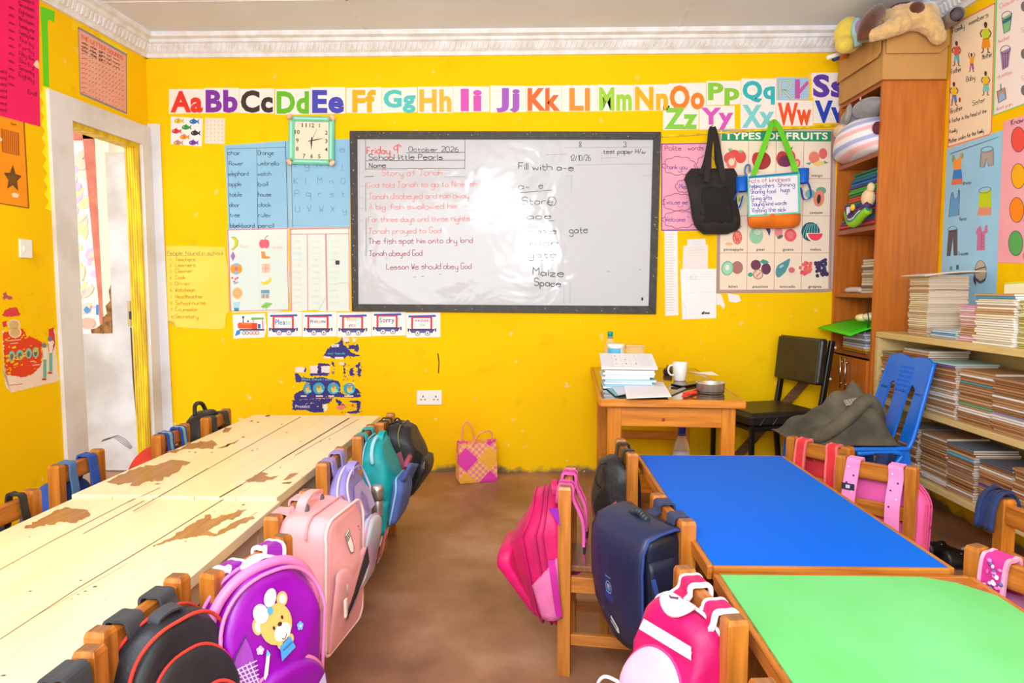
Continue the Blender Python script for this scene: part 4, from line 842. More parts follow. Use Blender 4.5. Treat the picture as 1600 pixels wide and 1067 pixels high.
b.poly(rag([(115, 835), (300, 824), (540, 815), (500, 868), (420, 880), (440, 958), (320, 966), (255, 935), (118, 938)], 16), NV); b.poly(rag([(555, 815), (620, 850), (650, 890), (600, 885)], 17, 1.5), NV); b.poly(rag([(780, 840), (820, 845), (818, 960), (770, 975), (690, 970), (700, 950), (790, 940)], 18, 1.4), NV); b.poly(rag([(690, 845), (790, 838), (800, 858), (700, 860)], 19, 1.4), NV)
b.text('When should I wash', *zz([(205, 630)])[0], 3.4, pm(120, 200, 210), .0018, 48, bold=.01)
for k, (x, y, f) in enumerate(((265, 715, .62), (387, 712, 1), (540, 712, 1), (705, 715, 1))):
    X, Y_ = zz([(x, y)])[0]; b.disc(X, Y_, 9.2 * f, 9.2, pm(50, 170, 206), .0018); b.disc(X + .5, Y_ + 1, 4 * f, 6, pm(240, 200, 70), .0022); b.disc(X, Y_ - 3, 2.6 * f, 2.8, pm(196, 140, 80), .0026); b.disc(X + 4, Y_ + 4, 3, 2.4, pm(150, 220, 210), .0024)
for x, w_ in ((200, 9), (357, 11), (488, 9), (655, 14)): b.rect(*zz([(x, 785)])[0], zz([(x, 785)])[0][0] + w_, zz([(x, 800)])[0][1], LW_, .0018)
b.text('Protect', *zz([(142, 915)])[0], 5, pm(226, 220, 236), .0018, 23, bold=.01); b.disc(*zz([(455, 912)])[0], 4, 5.4, pm(230, 240, 220)); b.disc(*zz([(620, 905)])[0], 7, 4.6, pm(240, 130, 110), a=-.3); b.disc(*zz([(740, 888)])[0], 2, 2, pm(230, 80, 60))
for k in range(200):                       # flakes left on the wall
    x = r.choice((r.uniform(120, 560), r.uniform(620, 825), r.uniform(620, 825))); y = r.uniform(180, 960); s_ = r.uniform(2, 13) if x > 600 or y > 440 else r.uniform(2, 7)
    b.poly(zz([(x, y), (x + s_, y - s_ * .5), (x + s_ * 1.3, y + s_ * .4), (x + s_ * .3, y + s_ * .8)]), r.choice((NV, NV, pm(110, 90, 80), LW_, pm(160, 110, 30))), .0012)
for k in range(34):                        # wall showing through the torn print
    x = r.uniform(150, 800); y = r.uniform(610, 950); s_ = r.uniform(3, 10)
    b.poly(jag(zz([(x, y), (x + s_ * 2.0, y - s_ * .4), (x + s_ * 2.2, y + s_ * .3), (x + s_ * .3, y + s_ * .8)]), k, .4), pm(255, 205, 0), .003)
b.build('hand_washing_poster', label='half peeled navy blue hand washing poster low on the back wall', cat='poster')
# whiteboard
WBM = mat('whiteboard_gloss', C(200, 202, 209), .09, bump=.0, spec=.5)
nt = WBM.node_tree; nz = nt.nodes.new('ShaderNodeTexNoise'); nz.inputs['Scale'].default_value = 2.6; nz.inputs['Detail'].default_value = 3; nz.inputs['Distortion'].default_value = .6
tcn = nt.nodes.new('ShaderNodeTexCoord'); nt.links.new(tcn.outputs['Object'], nz.inputs['Vector']); bpn = nt.nodes.new('ShaderNodeBump'); bpn.inputs['Strength'].default_value = .22; bpn.inputs['Distance'].default_value = .05
nt.links.new(nz.outputs['Fac'], bpn.inputs['Height']); nt.links.new(bpn.outputs[0], nt.nodes['Principled BSDF'].inputs['Normal'])
wb = thing('whiteboard', 'large whiteboard with a dark frame, covered in red and black marker writing', 'whiteboard')
FRM = mat('dark_frame', C(56, 52, 50), .5, C(80, 74, 66), 30, lo=.5, hi=.8)
o4 = [(547.5, 205.5), (1032, 207), (1024, 490.5), (551, 486)]; i4 = [(559, 218), (1020, 219), (1013, 478), (560.5, 475)]
b = MB()
for k in range(4):
    q = [o4[k], o4[(k + 1) % 4], i4[(k + 1) % 4], i4[k]]; b.prism([bw(x, y, .001) for x, y in q], (0, -.022, 0), FRM)
rr_ = random.Random(2)
b.map = bw
for k in range(60):
    e = rr_.randrange(4); t = rr_.random(); s_ = rr_.uniform(.05, .95); a_, c_ = o4[e], o4[(e + 1) % 4]; x = (a_[0] + (c_[0] - a_[0]) * t); y = (a_[1] + (c_[1] - a_[1]) * t)
    x += ((790 - x) * .022) * s_; y += ((347 - y) * .06) * s_; b.disc(x, y, rr_.uniform(.4, 1.6), rr_.uniform(.3, .7), pm(190, 170, 140), .0236, a=rr_.random(), n=6)
b.build('frame', wb, bevel=.002)
b = B(); b.prism([bw(x, y, .001) for x, y in i4], (0, -.010, 0), WBM)
RD, BKI, FB = pm(232, 70, 70), pm(70, 66, 72), pm(150, 150, 175); RL = pm(234, 146, 148); DR = pm(176, 96, 106); q = .0125
def wr(s_, x, y, wd, h, m, lw=.9, sl=-.0, sd=3): b.hand(s_, x, y, h, m, q, lw, wd, sl, sd)
wr('Friday 9', 573, 240, 50, 11, RD, 1.3); wr('th', 620, 230, 8, 6, RD, 1); wr('October 2026', 639, 237, 79, 7.5, BKI, .9)
b.line([(635, 239), (726, 238)], .8, BKI, q); wr('School little Pearls', 576.5, 249.5, 117, 8.5, BKI, 1); wr('Name', 577, 262, 27, 8, BKI, 1)
for y in (251, 264): b.line([(571, y), (727, y - 1)], .7, BKI, q)
for x, y0, y1 in ((571, 218, 266), (726.5, 218, 250), (726, 250, 264), (571.5, 285, 330), (572, 340, 400)): b.line([(x, y0), (x, y1)], .6, BKI, q)
wr('Story of Jonah', 597, 274, 96, 9, RL, 1); b.line([(570, 276), (584, 275.5)], .8, BKI, q); b.line([(695, 276), (728, 276)], .6, FB, q)
for k, (s_, x, y, wd, m) in enumerate((('God told Jonah to go to Nineveh', 574, 293, 173, RL), ('Jonah disobeyed and ran away', 576, 311, 158, RL), ('A big fish swallowed him', 576, 327.5, 140, RL), ('For three days and three nights', 575, 347, 160, RL), ('Jonah prayed to God', 576, 365, 115, RL), ('The fish spat him onto dry land', 576, 381, 164, DR), ('Jonah obeyed God', 577, 400, 84, DR), ('Lesson We should obey God', 604, 421, 134, DR))):
    wr(s_, x, y, wd, 8.6, m, .95, -.012, k)
    if k < 4: b.line([(562, y - 2), (568, y - 2)], .7, RL, q)
for x, y in ((645, 433), (658, 432), (685, 429)): b.line([(x, y), (x + 5, y - .5)], 1, FB, q)
wr('Fill with a-e', 810, 264.5, 88, 10, BKI, 1.1, .03); wr('a-', 810, 296, 19, 11, BKI, .9); wr('e', 842, 294, 9, 11, BKI, .9); b.line([(812, 301), (862, 297)], .8, BKI, q)
wr('Stare', 816, 319.5, 50, 11, BKI, .8); b.ring(862.5, 314.5, 6.5, 7, .8, BKI, q); wr('lace', 820, 342, 45, 10, BKI, .9); wr('maze', 826, 365, 46, 10, BKI, .9); wr('made', 824, 384, 50, 10.5, BKI, 1); wr('gate', 825, 402.5, 47, 10.5, BKI, 1)
for x0, x1, y in ((826, 846, 386), (856, 870, 387), (825, 850, 407), (857, 864, 407), (857, 866, 345), (858, 864, 368)): b.line([(x0, y), (x1, y)], .8, BKI, q)
wr('Maize', 833, 429, 50, 11, BKI, 1.2, .08); wr('Space', 835, 446, 43, 11, BKI, 1.2, .06); wr('gate', 890, 364, 30, 11, BKI, 1.1)
wr('8', 905, 229, 5, 8, BKI, .8); wr('3', 974, 229, 7, 8, BKI, .8); wr('test paper H/w', 943, 240, 66, 7, BKI, .9); wr('12/10/26', 891, 251, 33, 8.5, BKI, .8)
for p in (((883, 230.5), (1018, 230)), ((852, 241.5), (886, 241)), ((900, 257.5), (1018, 256)), ((884, 275), (895, 275)), ((1004, 274), (1018, 274)), ((893, 276), (893, 300)), ((881, 447), (881, 474)), ((891, 440), (891, 474)), ((940, 237), (940, 255)), ((940, 247), (966, 246))): b.line(p, .45, FB, q)
b.disc(1003.5, 467, 1.6, 2.8, pm(40, 40, 40), q); b.disc(950, 424, 2, .7, FB, q); b.disc(1000, 421, 2, .7, FB, q, a=-.5); b.disc(808, 192 + 247 - 20, .1, .1, FB, q)
b.build('writing_surface', wb)
# pink polite words poster and paper strips
b = B(); PPK = mat('pink_card', C(246, 170, 196), .65, C(240, 158, 186), 4); b.sheet([(1033, 224), (1112, 223), (1112, 360), (1033, 361)], PPK); PU = pm(120, 60, 160)
for p in (((1034, 224), (1034, 360)), ((1034, 359.5), (1111, 359)), ((1111, 224), (1111, 359)), ((1034, 225), (1111, 224))): b.line(p, 1.6, PU)
IK = pm(120, 50, 90); b.hand('Polite', 1039, 235, 7.5, IK, lw_=.8, width=27); b.hand('words', 1075, 234.5, 7.5, IK, lw_=.8, width=25)
def cloud(cx, cy, rx, ry, n=9):
    P = []
    for k in range(n * 5):
        t = 2 * math.pi * k / (n * 5); e = 1 + .16 * abs(math.sin(t * n / 2)); P.append((cx + rx * e * math.cos(t), cy + ry * e * math.sin(t)))
    b.line(P, .8, IK, closed=True)
cloud(1061, 259, 23, 13); cloud(1104, 258, 14, 14); cloud(1068, 291, 11, 9, 7); cloud(1060, 316, 23, 12); cloud(1062, 343, 24, 12)
b.hand('Thank you', 1038, 264, 7, PU, lw_=.8, width=37); b.hand('Please', 1061, 295, 7, PU, lw_=.8, width=26); b.hand('Excuse me', 1037, 319, 7, PU, lw_=.8, width=38); b.hand('Welcome "', 1039, 346, 7.5, PU, lw_=.8, width=38)
for y in (261, 315): b.line(catmull([(1059, y + 6, 0), (1063, y + 9, 0), (1067, y + 6, 0)], 4), .6, IK)
b.build('polite_words_poster', label='pink Polite words poster with clouds, partly behind the black bag', cat='poster')
b = B(); b.sheet([(1038, 361), (1058.5, 360), (1060, 492.5), (1039.5, 493.5)], pm(244, 240, 238))
for k in range(30): b.line([(1039.5, 366 + k * 4.1), (1052 if k % 5 else 1055, 366 + k * 4.1)], .5, pm(180, 176, 178))
b.build('paper_strip', label='narrow white paper strip with ruled lines under the Polite words poster', cat='paper')
for k, (P, lab) in enumerate((([(1074, 374), (1102.5, 373), (1103, 396), (1074, 398)], 'topmost and smallest of the white sheets pinned under the black bag'), ([(1068, 384), (1106, 382), (1106, 425), (1066, 426)], 'second white sheet from the top of the pinned papers, faintly pink at its foot'), ([(1063, 421), (1119, 420), (1119, 497), (1066, 499)], 'largest and lowest of the white sheets pinned beside the fruit poster'))):
    b = B(); b.sheet(P, (pm(236, 234, 240), pm(242, 230, 228), pm(248, 246, 250))[k], .0008 + .0012 * k); w = .0026 + .0012 * k
    for j in range(4): b.line([(P[0][0] + 4, P[0][1] + 4 + j * 4), (P[1][0] - 4, P[1][1] + 4.5 + j * 4)], .35, pm(206, 204, 214), w)
    if k == 2: b.hand('152', 1076, 437, 6, pm(200, 196, 204), w, .5); b.poly([(1097, 488), (1101, 486), (1100, 491), (1096, 491)], pm(40, 40, 44), w); b.rect(1101, 488, 1109, 490.5, pm(60, 60, 64), w); b.line([(1068, 458), (1118, 456)], .4, pm(224, 222, 230), w); b.line([(1072, 498), (1071, 480), (1066, 470)], .5, pm(214, 212, 220), w)
    b.build('paper_sheet', label=lab, cat='paper', group='white sheets pinned beside the fruit poster')
for P, lab in (([(1119.5, 459), (1127, 460), (1133, 478), (1130, 483), (1127, 477), (1119.5, 476)], 'torn white paper scrap at the bottom left of the fruit poster'), ([(1137, 458), (1146, 460), (1155, 461), (1158, 470), (1150, 473), (1139, 471)], 'small torn white paper scrap just under the fruit poster')):
    b = B(); b.sheet(P, pm(246, 240, 244)); b.build('paper_scrap', label=lab, cat='paper', group='paper scraps under the fruit poster')
# fruit poster
b = B(); b.sheet([(1122, 202), (1306.5, 202), (1303, 455), (1280, 457), (1119, 458)], pm(196, 168, 156)); b.poly([(1126.5, 204), (1299, 204), (1295, 452), (1124, 453)], pm(246, 226, 204), .0012); b.poly([(1128, 204), (1301, 205), (1300, 221), (1127, 220)], pm(24, 150, 100), .0016)
b.text('TYPES', 1132, 217.5, 10.8, pm(250, 244, 230), .002, 57, bold=.03); b.text('OF', 1199, 217.5, 10.8, pm(250, 244, 230), .002, 20, bold=.03); b.text('FRUITS', 1228.5, 217.5, 10.8, pm(250, 244, 230), .002, 65, bold=.03)
GRL = pm(200, 140, 130)
def cxs(y): return [1126.5 + (y - 221) * -.010 + k * (43.2 - (y - 221) * .003) for k in range(5)]
for y in (279, 337, 395, 453): b.line([(cxs(y)[0], y), (cxs(y)[4], y)], .8, GRL, .0016)
for k in range(5): b.line([(cxs(221)[k], 221), (cxs(453)[k], 453)], .8, GRL, .0016)
bk = pm(40, 32, 30)
for rI, row in enumerate((('strawberry', 'apple', 'plum', 'mango'), ('', '', '', 'pawpaw'), ('pineapple', 'pear', 'guava', 'melon'), ('kiwi', 'passion', 'avocado', 'grapes'))):
    yb = (276, 334, 391.5, 449.5)[rI]
    for k, s_ in enumerate(row):
        if s_: b.text(s_, (cxs(yb)[k] + cxs(yb)[k + 1]) / 2, yb, 4.2, bk, .002, min(len(s_) * 3.4, 36), bold=.012, al='c')
def D(x, y, rx, ry, c, w=.002, a=0.0): b.disc(x, y, rx, ry, pm(*c, .5), w, a, 22)
rd, dr_ = (226, 70, 74), (170, 40, 54)
D(1147, 240, 9, 6, rd); D(1157, 245, 9, 10, rd, .0022); D(1139, 247, 8, 9, (222, 84, 84), .0022); D(1143, 256, 8, 8, (240, 120, 110), .0026); D(1143, 253, 4.5, 6, (250, 214, 190), .003)
for x, y in ((1141, 233), (1157, 236)): b.poly([(x - 4, y - 2), (x - 1, y), (x, y - 4), (x + 1, y), (x + 4, y - 2), (x + 2, y + 3), (x - 2, y + 3)], pm(120, 190, 130), .0032)
D(1190, 251, 14.5, 14, dr_); D(1182, 249, 7, 11, (206, 50, 60), .0022); b.poly([(1190, 238), (1194, 230), (1200, 227), (1198, 233)], pm(90, 150, 110), .0026)
D(1222, 248, 9, 12, (200, 60, 60)); D(1235, 246, 8, 11, (214, 66, 66), .0022); D(1227, 252, 11, 9, (120, 50, 90), .0024); D(1245, 255, 5.5, 7, (236, 110, 100), .0028, .2); D(1245, 256, 3, 4.5, (250, 170, 150), .0032, .2); b.poly([(1233, 236), (1236, 230), (1239, 229), (1237, 235)], pm(90, 160, 110), .003)
D(1272, 246, 8.5, 9.5, (240, 130, 110)); D(1286, 240, 6.5, 8.5, (234, 110, 110), .0022); b.poly([(1269, 256), (1279, 251), (1287, 252), (1288, 257), (1276, 260)], pm(244, 206, 120), .0028); b.poly([(1259, 255), (1268, 253), (1265, 258)], pm(100, 160, 150), .003); b.poly([(1287, 251), (1295, 254), (1288, 256)], pm(100, 160, 150), .003)
D(1146, 309, 11, 12, (236, 220, 130)); D(1160, 312, 6, 9, (232, 226, 170)); D(1190, 309, 14, 14, (240, 150, 60)); D(1231, 308, 14, 13, (200, 60, 70))
D(1266, 303, 8, 7, (130, 190, 170)); D(1283, 298, 8, 6, (110, 170, 140), .0022); D(1279.5, 310, 8.5, 13, (240, 140, 110), .0026, .12); D(1279.5, 311, 3, 7.5, (60, 40, 40), .003, .1)
D(1152, 371, 7.5, 11, (230, 100, 90)); b.poly([(1148, 360), (1156, 357), (1160, 352), (1152, 355)], pm(120, 150, 150), .0024)
for k in range(14): D(1147 + (k * 5) % 11, 363 + (k * 7) % 17, .9, .9, (250, 190, 160), .0026)
D(1139, 381, 6, 2.4, (240, 190, 140), .0022); D(1181.5, 368, 11, 13, (150, 206, 170)); D(1184, 362, 6, 5, (190, 226, 200), .0024); b.poly([(1196, 357), (1203, 356), (1204, 362), (1202, 369), (1199, 362)], pm(60, 70, 130), .0024)
D(1217, 363, 6, 9, (236, 140, 150)); D(1235, 367.5, 9.5, 10, (236, 90, 104), .0022); D(1235, 367, 5.5, 6, (240, 120, 130), .0026); D(1219, 370, 5, 2.6, (90, 110, 110), .0026, -.5)
D(1266.5, 362, 14.5, 15, (24, 90, 100))
for k in range(6): b.line(catmull([(1254 + k * 4.6, 372 - k * .5, 0), (1257 + k * 4, 360 - k * 2, 0), (1262 + k * 3, 350 - k * .2, 0)], 4), 1.1, pm(130, 200, 200), .0024)
b.poly([(1260, 364)] + [(1274 + 14 * math.cos(t), 364 + 14.5 * math.sin(t)) for t in [math.pi * (1 - k / 14) for k in range(15)]], pm(238, 236, 226), .0028); b.poly([(1262 + 1, 365)] + [(1274 + 11.5 * math.cos(t), 364.6 + 11.5 * math.sin(t)) for t in [math.pi * (1 - k / 14) for k in range(15)]], pm(236, 70, 90), .0032)
D(1152, 418, 9, 10, (176, 116, 112)); D(1136.5, 419, 9.5, 11.5, (130, 190, 160), .0024, .15); D(1136.5, 419, 7.5, 9.3, (160, 220, 190), .0027, .15); D(1136.5, 418, 3, 4.4, (246, 236, 226), .003)
D(1181, 414, 8, 8, (110, 50, 84)); D(1197, 420, 7.5, 9, (104, 48, 84), .0022); D(1184.5, 428.5, 8, 8, (190, 130, 120), .0026); D(1184.5, 428.5, 6.3, 6.4, (240, 206, 180), .003)
for k in range(10): D(1181 + (k * 3) % 8, 425 + (k * 5) % 8, .6, .9, (150, 80, 80), .0034)
b.poly([(1187, 409), (1192, 405), (1198, 407), (1202, 410), (1194, 413)], pm(60, 160, 140), .0028); D(1172.5, 429, 4, 3.4, (70, 160, 140), .0024)
b.poly([(p.x, p.y) for p in catmull([(1212, 424, 0), (1215, 415, 0), (1226, 408, 0), (1234, 404, 0), (1233, 412, 0), (1228, 424, 0), (1218, 433, 0), (1213, 431, 0)], 4, True)], pm(80, 150, 160), .002); D(1221, 416, 4, 2, (170, 206, 210), .0024, -.6); D(1236, 424, 7.5, 8.5, (238, 224, 200), .0024); D(1237, 422, 5, 4.5, (216, 110, 130), .0028)
r = random.Random(3)
for k in range(26): D(1263 + r.uniform(-8, 7) - (k % 6), 412 + k * .75 + r.uniform(-3, 3) - 2, 2.6, 2.7, (230 + r.randrange(12), 80 + r.randrange(40), 100), .002 + k * .00006)
for k in range(34): D(1281 + r.uniform(-8, 9) + k * .12, 407 + k * .72 + r.uniform(-3, 3), 2.7, 2.8, (46 + r.randrange(30), 40 + r.randrange(24), 80 + r.randrange(30)), .003 + k * .00006)
b.poly([(1119, 455), (1303, 451), (1303, 455), (1280, 457), (1119, 458)], pm(180, 150, 140), .0017); b.line([(1300, 205), (1297, 452)], 3.2, pm(170, 146, 136), .0017); b.line([(1124, 205), (1121.5, 456)], 3.6, pm(176, 150, 140), .0017)
b.build('fruit_poster', label='TYPES OF FRUITS poster with sixteen fruit pictures beside the cabinet', cat='poster')
# yellow conduit above it
b = MB(); b.prism([bw(1034, 212.5), bw(1312, 194), bw(1312, 197.5), bw(1034, 215)], (0, -.012, 0), YEL2); b.build('trim_5', kind='structure')
# clock
A0 = bw(489, 221, 0); ck = thing('wall_clock', 'square mint green wall clock with pale corner ornaments over the blue charts', 'clock', Matrix.Translation(A0) @ Matrix.Rotation(math.radians(1.6), 4, 'Y') @ Matrix.Rotation(math.pi / 2, 4, 'X'))
MINT = mat('mint_plastic', C(134, 222, 190), .35, C(120, 208, 176), 10); w2, h2 = .144, .148
b = MB()
for sx in (-1, 1): b.box((sx * (w2 - .018), 0, .024), (.036, h2 * 2 - .01, .034), MINT, ch=.01); b.box((sx * (w2 - .018), 0, .041), (.012, h2 * 2 - .07, .006), pm(170, 236, 224, .3), ch=.002)
for sy in (-1, 1): b.box((0, sy * (h2 - .016), .024), (w2 * 2 - .01, .032, .034), MINT, ch=.01); b.box((0, sy * (h2 - .016), .041), (w2 * 2 - .08, .010, .006), pm(170, 236, 224, .3), ch=.002)
b.build('frame', ck)
b = MB(); b.box((0, 0, .014), (w2 * 2 - .05, h2 * 2 - .05, .018), pm(242, 226, 204)); b.map = lambda u, v, w: V((u, -v, .0235 + w))
for n in range(1, 13):
    a = math.radians(n * 30); s_ = max(abs(math.sin(a)), abs(math.cos(a))); x, y = math.sin(a) / s_ * .092, -math.cos(a) / s_ * .095
    if n in (1, 11, 5, 7): x = math.copysign(.048, x)
    if n in (2, 4, 8, 10): y = math.copysign(.052, y)
    b.text(str(n), x, y + .013, .026, pm(70, 50, 40), .001, .030 if n > 9 else None, bold=.012, al='c')
b.build('dial', ck)
for a, L, w_, nm in ((86 - 8, .082, .006, 'minute_hand'), (182, .060, .008, 'hour_hand'), (25, .085, .002, 'second_hand')):
    b = MB(); t = math.radians(a); d = V((math.sin(t), math.cos(t), 0)); n = V((d.y, -d.x, 0)); z = V((0, 0, .027))
    b.prism([z - d * .022 - n * w_ / 3, z - d * .022 + n * w_ / 3, z + n * w_ / 2 + d * .02, z + d * L, z - n * w_ / 2 + d * .02], (0, 0, .0015), pm(50, 40, 40)); b.build(nm, ck)
SHL = mat('shell_plastic', C(250, 220, 200), .3, C(226, 160, 120), 40)
for sx in (-1, 1):
    for sy in (-1, 1):
        b = MB()
        for k in range(5):
            a = math.atan2(sy, sx) + (k - 2) * .42; b.ell((sx * (w2 - .016) + .012 * math.cos(a), sy * (h2 - .016) + .012 * math.sin(a), .045), (.017, .008, .009), SHL, Matrix.Rotation(a, 3, 'Z'), 8, 6)
        b.ell((sx * (w2 - .022), sy * (h2 - .022), .05), (.008, .008, .006), pm(206, 140, 60, .35)); b.build('corner_ornament', ck)
# double socket, light switch
WPL = mat('white_plastic', C(246, 244, 240), .3)
so = thing('wall_socket', 'white double power socket on the back wall above the floor bag', 'socket'); b = MB(); b.prism([bw(x, y, .0005) for x, y in ((651.5, 610), (690.5, 609.5), (690.5, 632), (651.5, 632))], (0, -.010, 0), WPL); b.build('plate', so, bevel=.002)
b = B(); D2 = pm(90, 80, 76)
for cx in (661, 681): b.rect(cx - .9, 618, cx + .9, 621, D2, .0112); b.rect(cx - 4.2, 623.5, cx - 1.8, 625, D2, .0112); b.rect(cx + 1.8, 623.5, cx + 4.2, 625, D2, .0112)
b.build('socket_holes', so)
for cx in (668.5, 674): b = MB(); b.prism([bw(cx - 1.6, 613, .010), bw(cx + 1.6, 613, .010), bw(cx + 1.6, 619, .010), bw(cx - 1.6, 619, .010)], (0, -.004, 0), WPL); b.build('rocker', so)
# black tote bag on a nail
def outline_loft(b, rows, m, depth, back=.012, noise=.006, n=28, seed=0, ex=.7):
    rings = []
    for (y, xl, xr, df) in rows:
        cx = (xl + xr) / 2; hw = (xr - xl) / 2; ring = []
        for k in range(n):
            t = 2 * math.pi * k / n; s_ = lambda a: math.copysign(abs(a) ** ex, a)
            x = cx + hw * s_(math.cos(t)); p = bw(x, y, 0); dd = depth * df * .5
            w = back + dd + dd * s_(math.sin(t)); nz_ = mnoise.noise(V((p.x * 13, p.z * 13, seed + w * 20))) * noise
            ring.append(bw(x, y, max(.003, w + nz_)))
        rings.append(ring)
    b.loft(rings, m)
BKC = cloth('black_tote_cloth', 44, 38, 38, .75, .8, .5, 90)
tb = thing('tote_bag', 'black cloth tote bag hanging from a nail on the back wall', 'bag')
rows = [(y0 + 0, a, c_, f) for y0, a, c_, f in ((263, 1080, 1147, .25), (272, 1072, 1152, .5), (280, 1069, 1151, .7), (295, 1074, 1151, .9), (310, 1077, 1151, 1), (325, 1079, 1154, 1.05), (340, 1081, 1157, 1.1), (352, 1085, 1157, 1), (360, 1091, 1152, .8), (366, 1099, 1136, .4))]
b = MB(); outline_loft(b, rows, BKC, .085, noise=.02, n=36, seed=2); b.build('body', tb)
b = MB(); dk = cloth('black_tote_pocket', 32, 27, 27, .7, .85, .6, 70); P = []
for y, xa, xc, f in ((292, 1097, 1140, .90), (305, 1096, 1142, .98), (320, 1095, 1144, 1.02), (335, 1094, 1146, 1.05), (346, 1095, 1145, 1.0), (349, 1100, 1138, .9)): P.append([bw(xa + (xc - xa) * k / 14, y + 1.5 * math.sin(k * .9), .012 + .085 * f + .012 * math.sin(math.pi * k / 14) + .008 * mnoise.noise(V((k * .5, y * .1, 3)))) for k in range(15)])
b.loft(P, dk, cap=False, closed_ring=False); o = b.build('pocket', tb); o.modifiers.new('thick', 'SOLIDIFY').thickness = -.004
for (x0, x1) in ((1104, 1111), (1131, 1116)):
    for off in (0, .03):
        b = MB(); b.strap([bw(x0 + (2 if x0 > 1115 else -9) * (off > 0), 285 - 12 * (off > 0), .09 - off), bw(x0 + (x1 - x0) * .35 - 4 * (off > 0), 255, .075 - off * .8), bw(x0 + (x1 - x0) * .75, 222, .05 - off * .5), bw(x1, 205, .035), bw(1113.5, 199, .03)], .034, .008, BKC); b.build('strap', tb)
b = MB(); b.tube([bw(1113, 197, -.01), bw(1113, 196, .045)], .003, pm(120, 110, 100, .4)); b.build('nail', label='nail holding the black tote bag', cat='nail')
# kindness bag
kb = thing('kindness_bag', 'white bag with handwriting, orange bottom and bright green strap hanging over the fruit poster', 'bag')
ORC = cloth('orange_cloth', 255, 128, 20, .9); b = MB(); outline_loft(b, [(271, 1168, 1247, .75), (285, 1168, 1248, .9), (310, 1168, 1248.5, 1), (336, 1168, 1250, 1.05)], pm(236, 244, 240), .09, noise=.004, n=32, ex=.45); b.build('body', kb)
b = MB(); outline_loft(b, [(334, 1167.5, 1251, 1.08), (343, 1168, 1251, 1.1), (351, 1169, 1249, .95), (356, 1174, 1240, .6), (357, 1190, 1225, .25)], ORC, .092, noise=.008, n=32, ex=.5); b.build('bottom_band', kb, label='orange bottom of the bag')
b = MB(); b.map = lambda u, v, w: bw(u, v, .1065 + w + (v - 272) * .00012)
b.poly([(1168, 276), (1250, 271), (1250.5, 333), (1169, 339)], pm(110, 206, 180), .0005); b.poly([(1170.5, 279), (1246, 274), (1247, 331), (1171.5, 336)], pm(238, 236, 246), .002); b.line([(1170, 277), (1247, 270)], 3.2, pm(30, 120, 180), .001)
VI = pm(80, 70, 170)
for k, (s_, x, y, wd) in enumerate((('Acts of kindness', 1170, 285.5, 66), ('helping others', 1172, 294, 38), ('Shining', 1216, 292, 27), ('Sharing food', 1173, 303, 40), ('hugs', 1220, 300, 15), ('Giving gifts', 1174, 313, 33), ('Saying kind words', 1175, 322, 55), ('Visiting the sick', 1175, 332, 54))): b.hand(s_, x, y, 7, VI if k else pm(190, 90, 110), .004, .75, wd, -.04, k)
b.build('note_panel', kb, label='white handwritten panel with a green edge')
GRC = cloth('bright_green_cloth', 110, 214, 30, .9); b = MB(); b.strap([bw(1173, 284, .09), bw(1187, 247, .08), bw(1202, 205, .06), bw(1206.5, 192, .05), bw(1212, 192, .05), bw(1220, 205, .06), bw(1232, 235, .08), bw(1245, 272, .09)], .032, .006, GRC, side=(.93, 0, .36)); b.build('strap', kb, label='bright green carrying strap')
b = MB(); b.tube([bw(1208, 196, -.01), bw(1208, 195, .055)], .003, pm(120, 110, 100, .4)); b.build('nail', label='nail holding the white kindness bag', cat='nail')
BLP = mat('blue_foam', C(10, 100, 214), .5, C(20, 108, 220), 12)
for k, (x, y, dx) in enumerate(((1159, 288, -1), (1254, 275, 1))):
    b = MB(); c = bw(x, y, .06)
    for j, (s_, m_) in enumerate(((.043, BLP),)): b.lathe([(.036, -.044), (.037, .044), (.031, .044), (.030, -.044), (.036, -.044)], BLP, c, 20, cap=False)
    b.build('side_cup', kb, label='blue foam cup loop')
    b = MB(); b.strap([c + V(p) for p in ((.02 * dx, -.02, -.03), (.045 * dx, -.012, -.08), (.05 * dx, -.005, -.13), (.012 * dx, 0, -.14), (-.008 * dx, 0, -.07))], .022, .004, BLP, side=(0, 1, .1)); b.build('ribbon', kb)
b = MB(); b.tube(catmull([bw(1168, 279, .07), bw(1164, 268, .07), bw(1166, 259, .06), bw(1171, 258, .06), bw(1172, 268, .07)], 5), .006, pm(70, 130, 180, .5)); b.build('ring', kb)
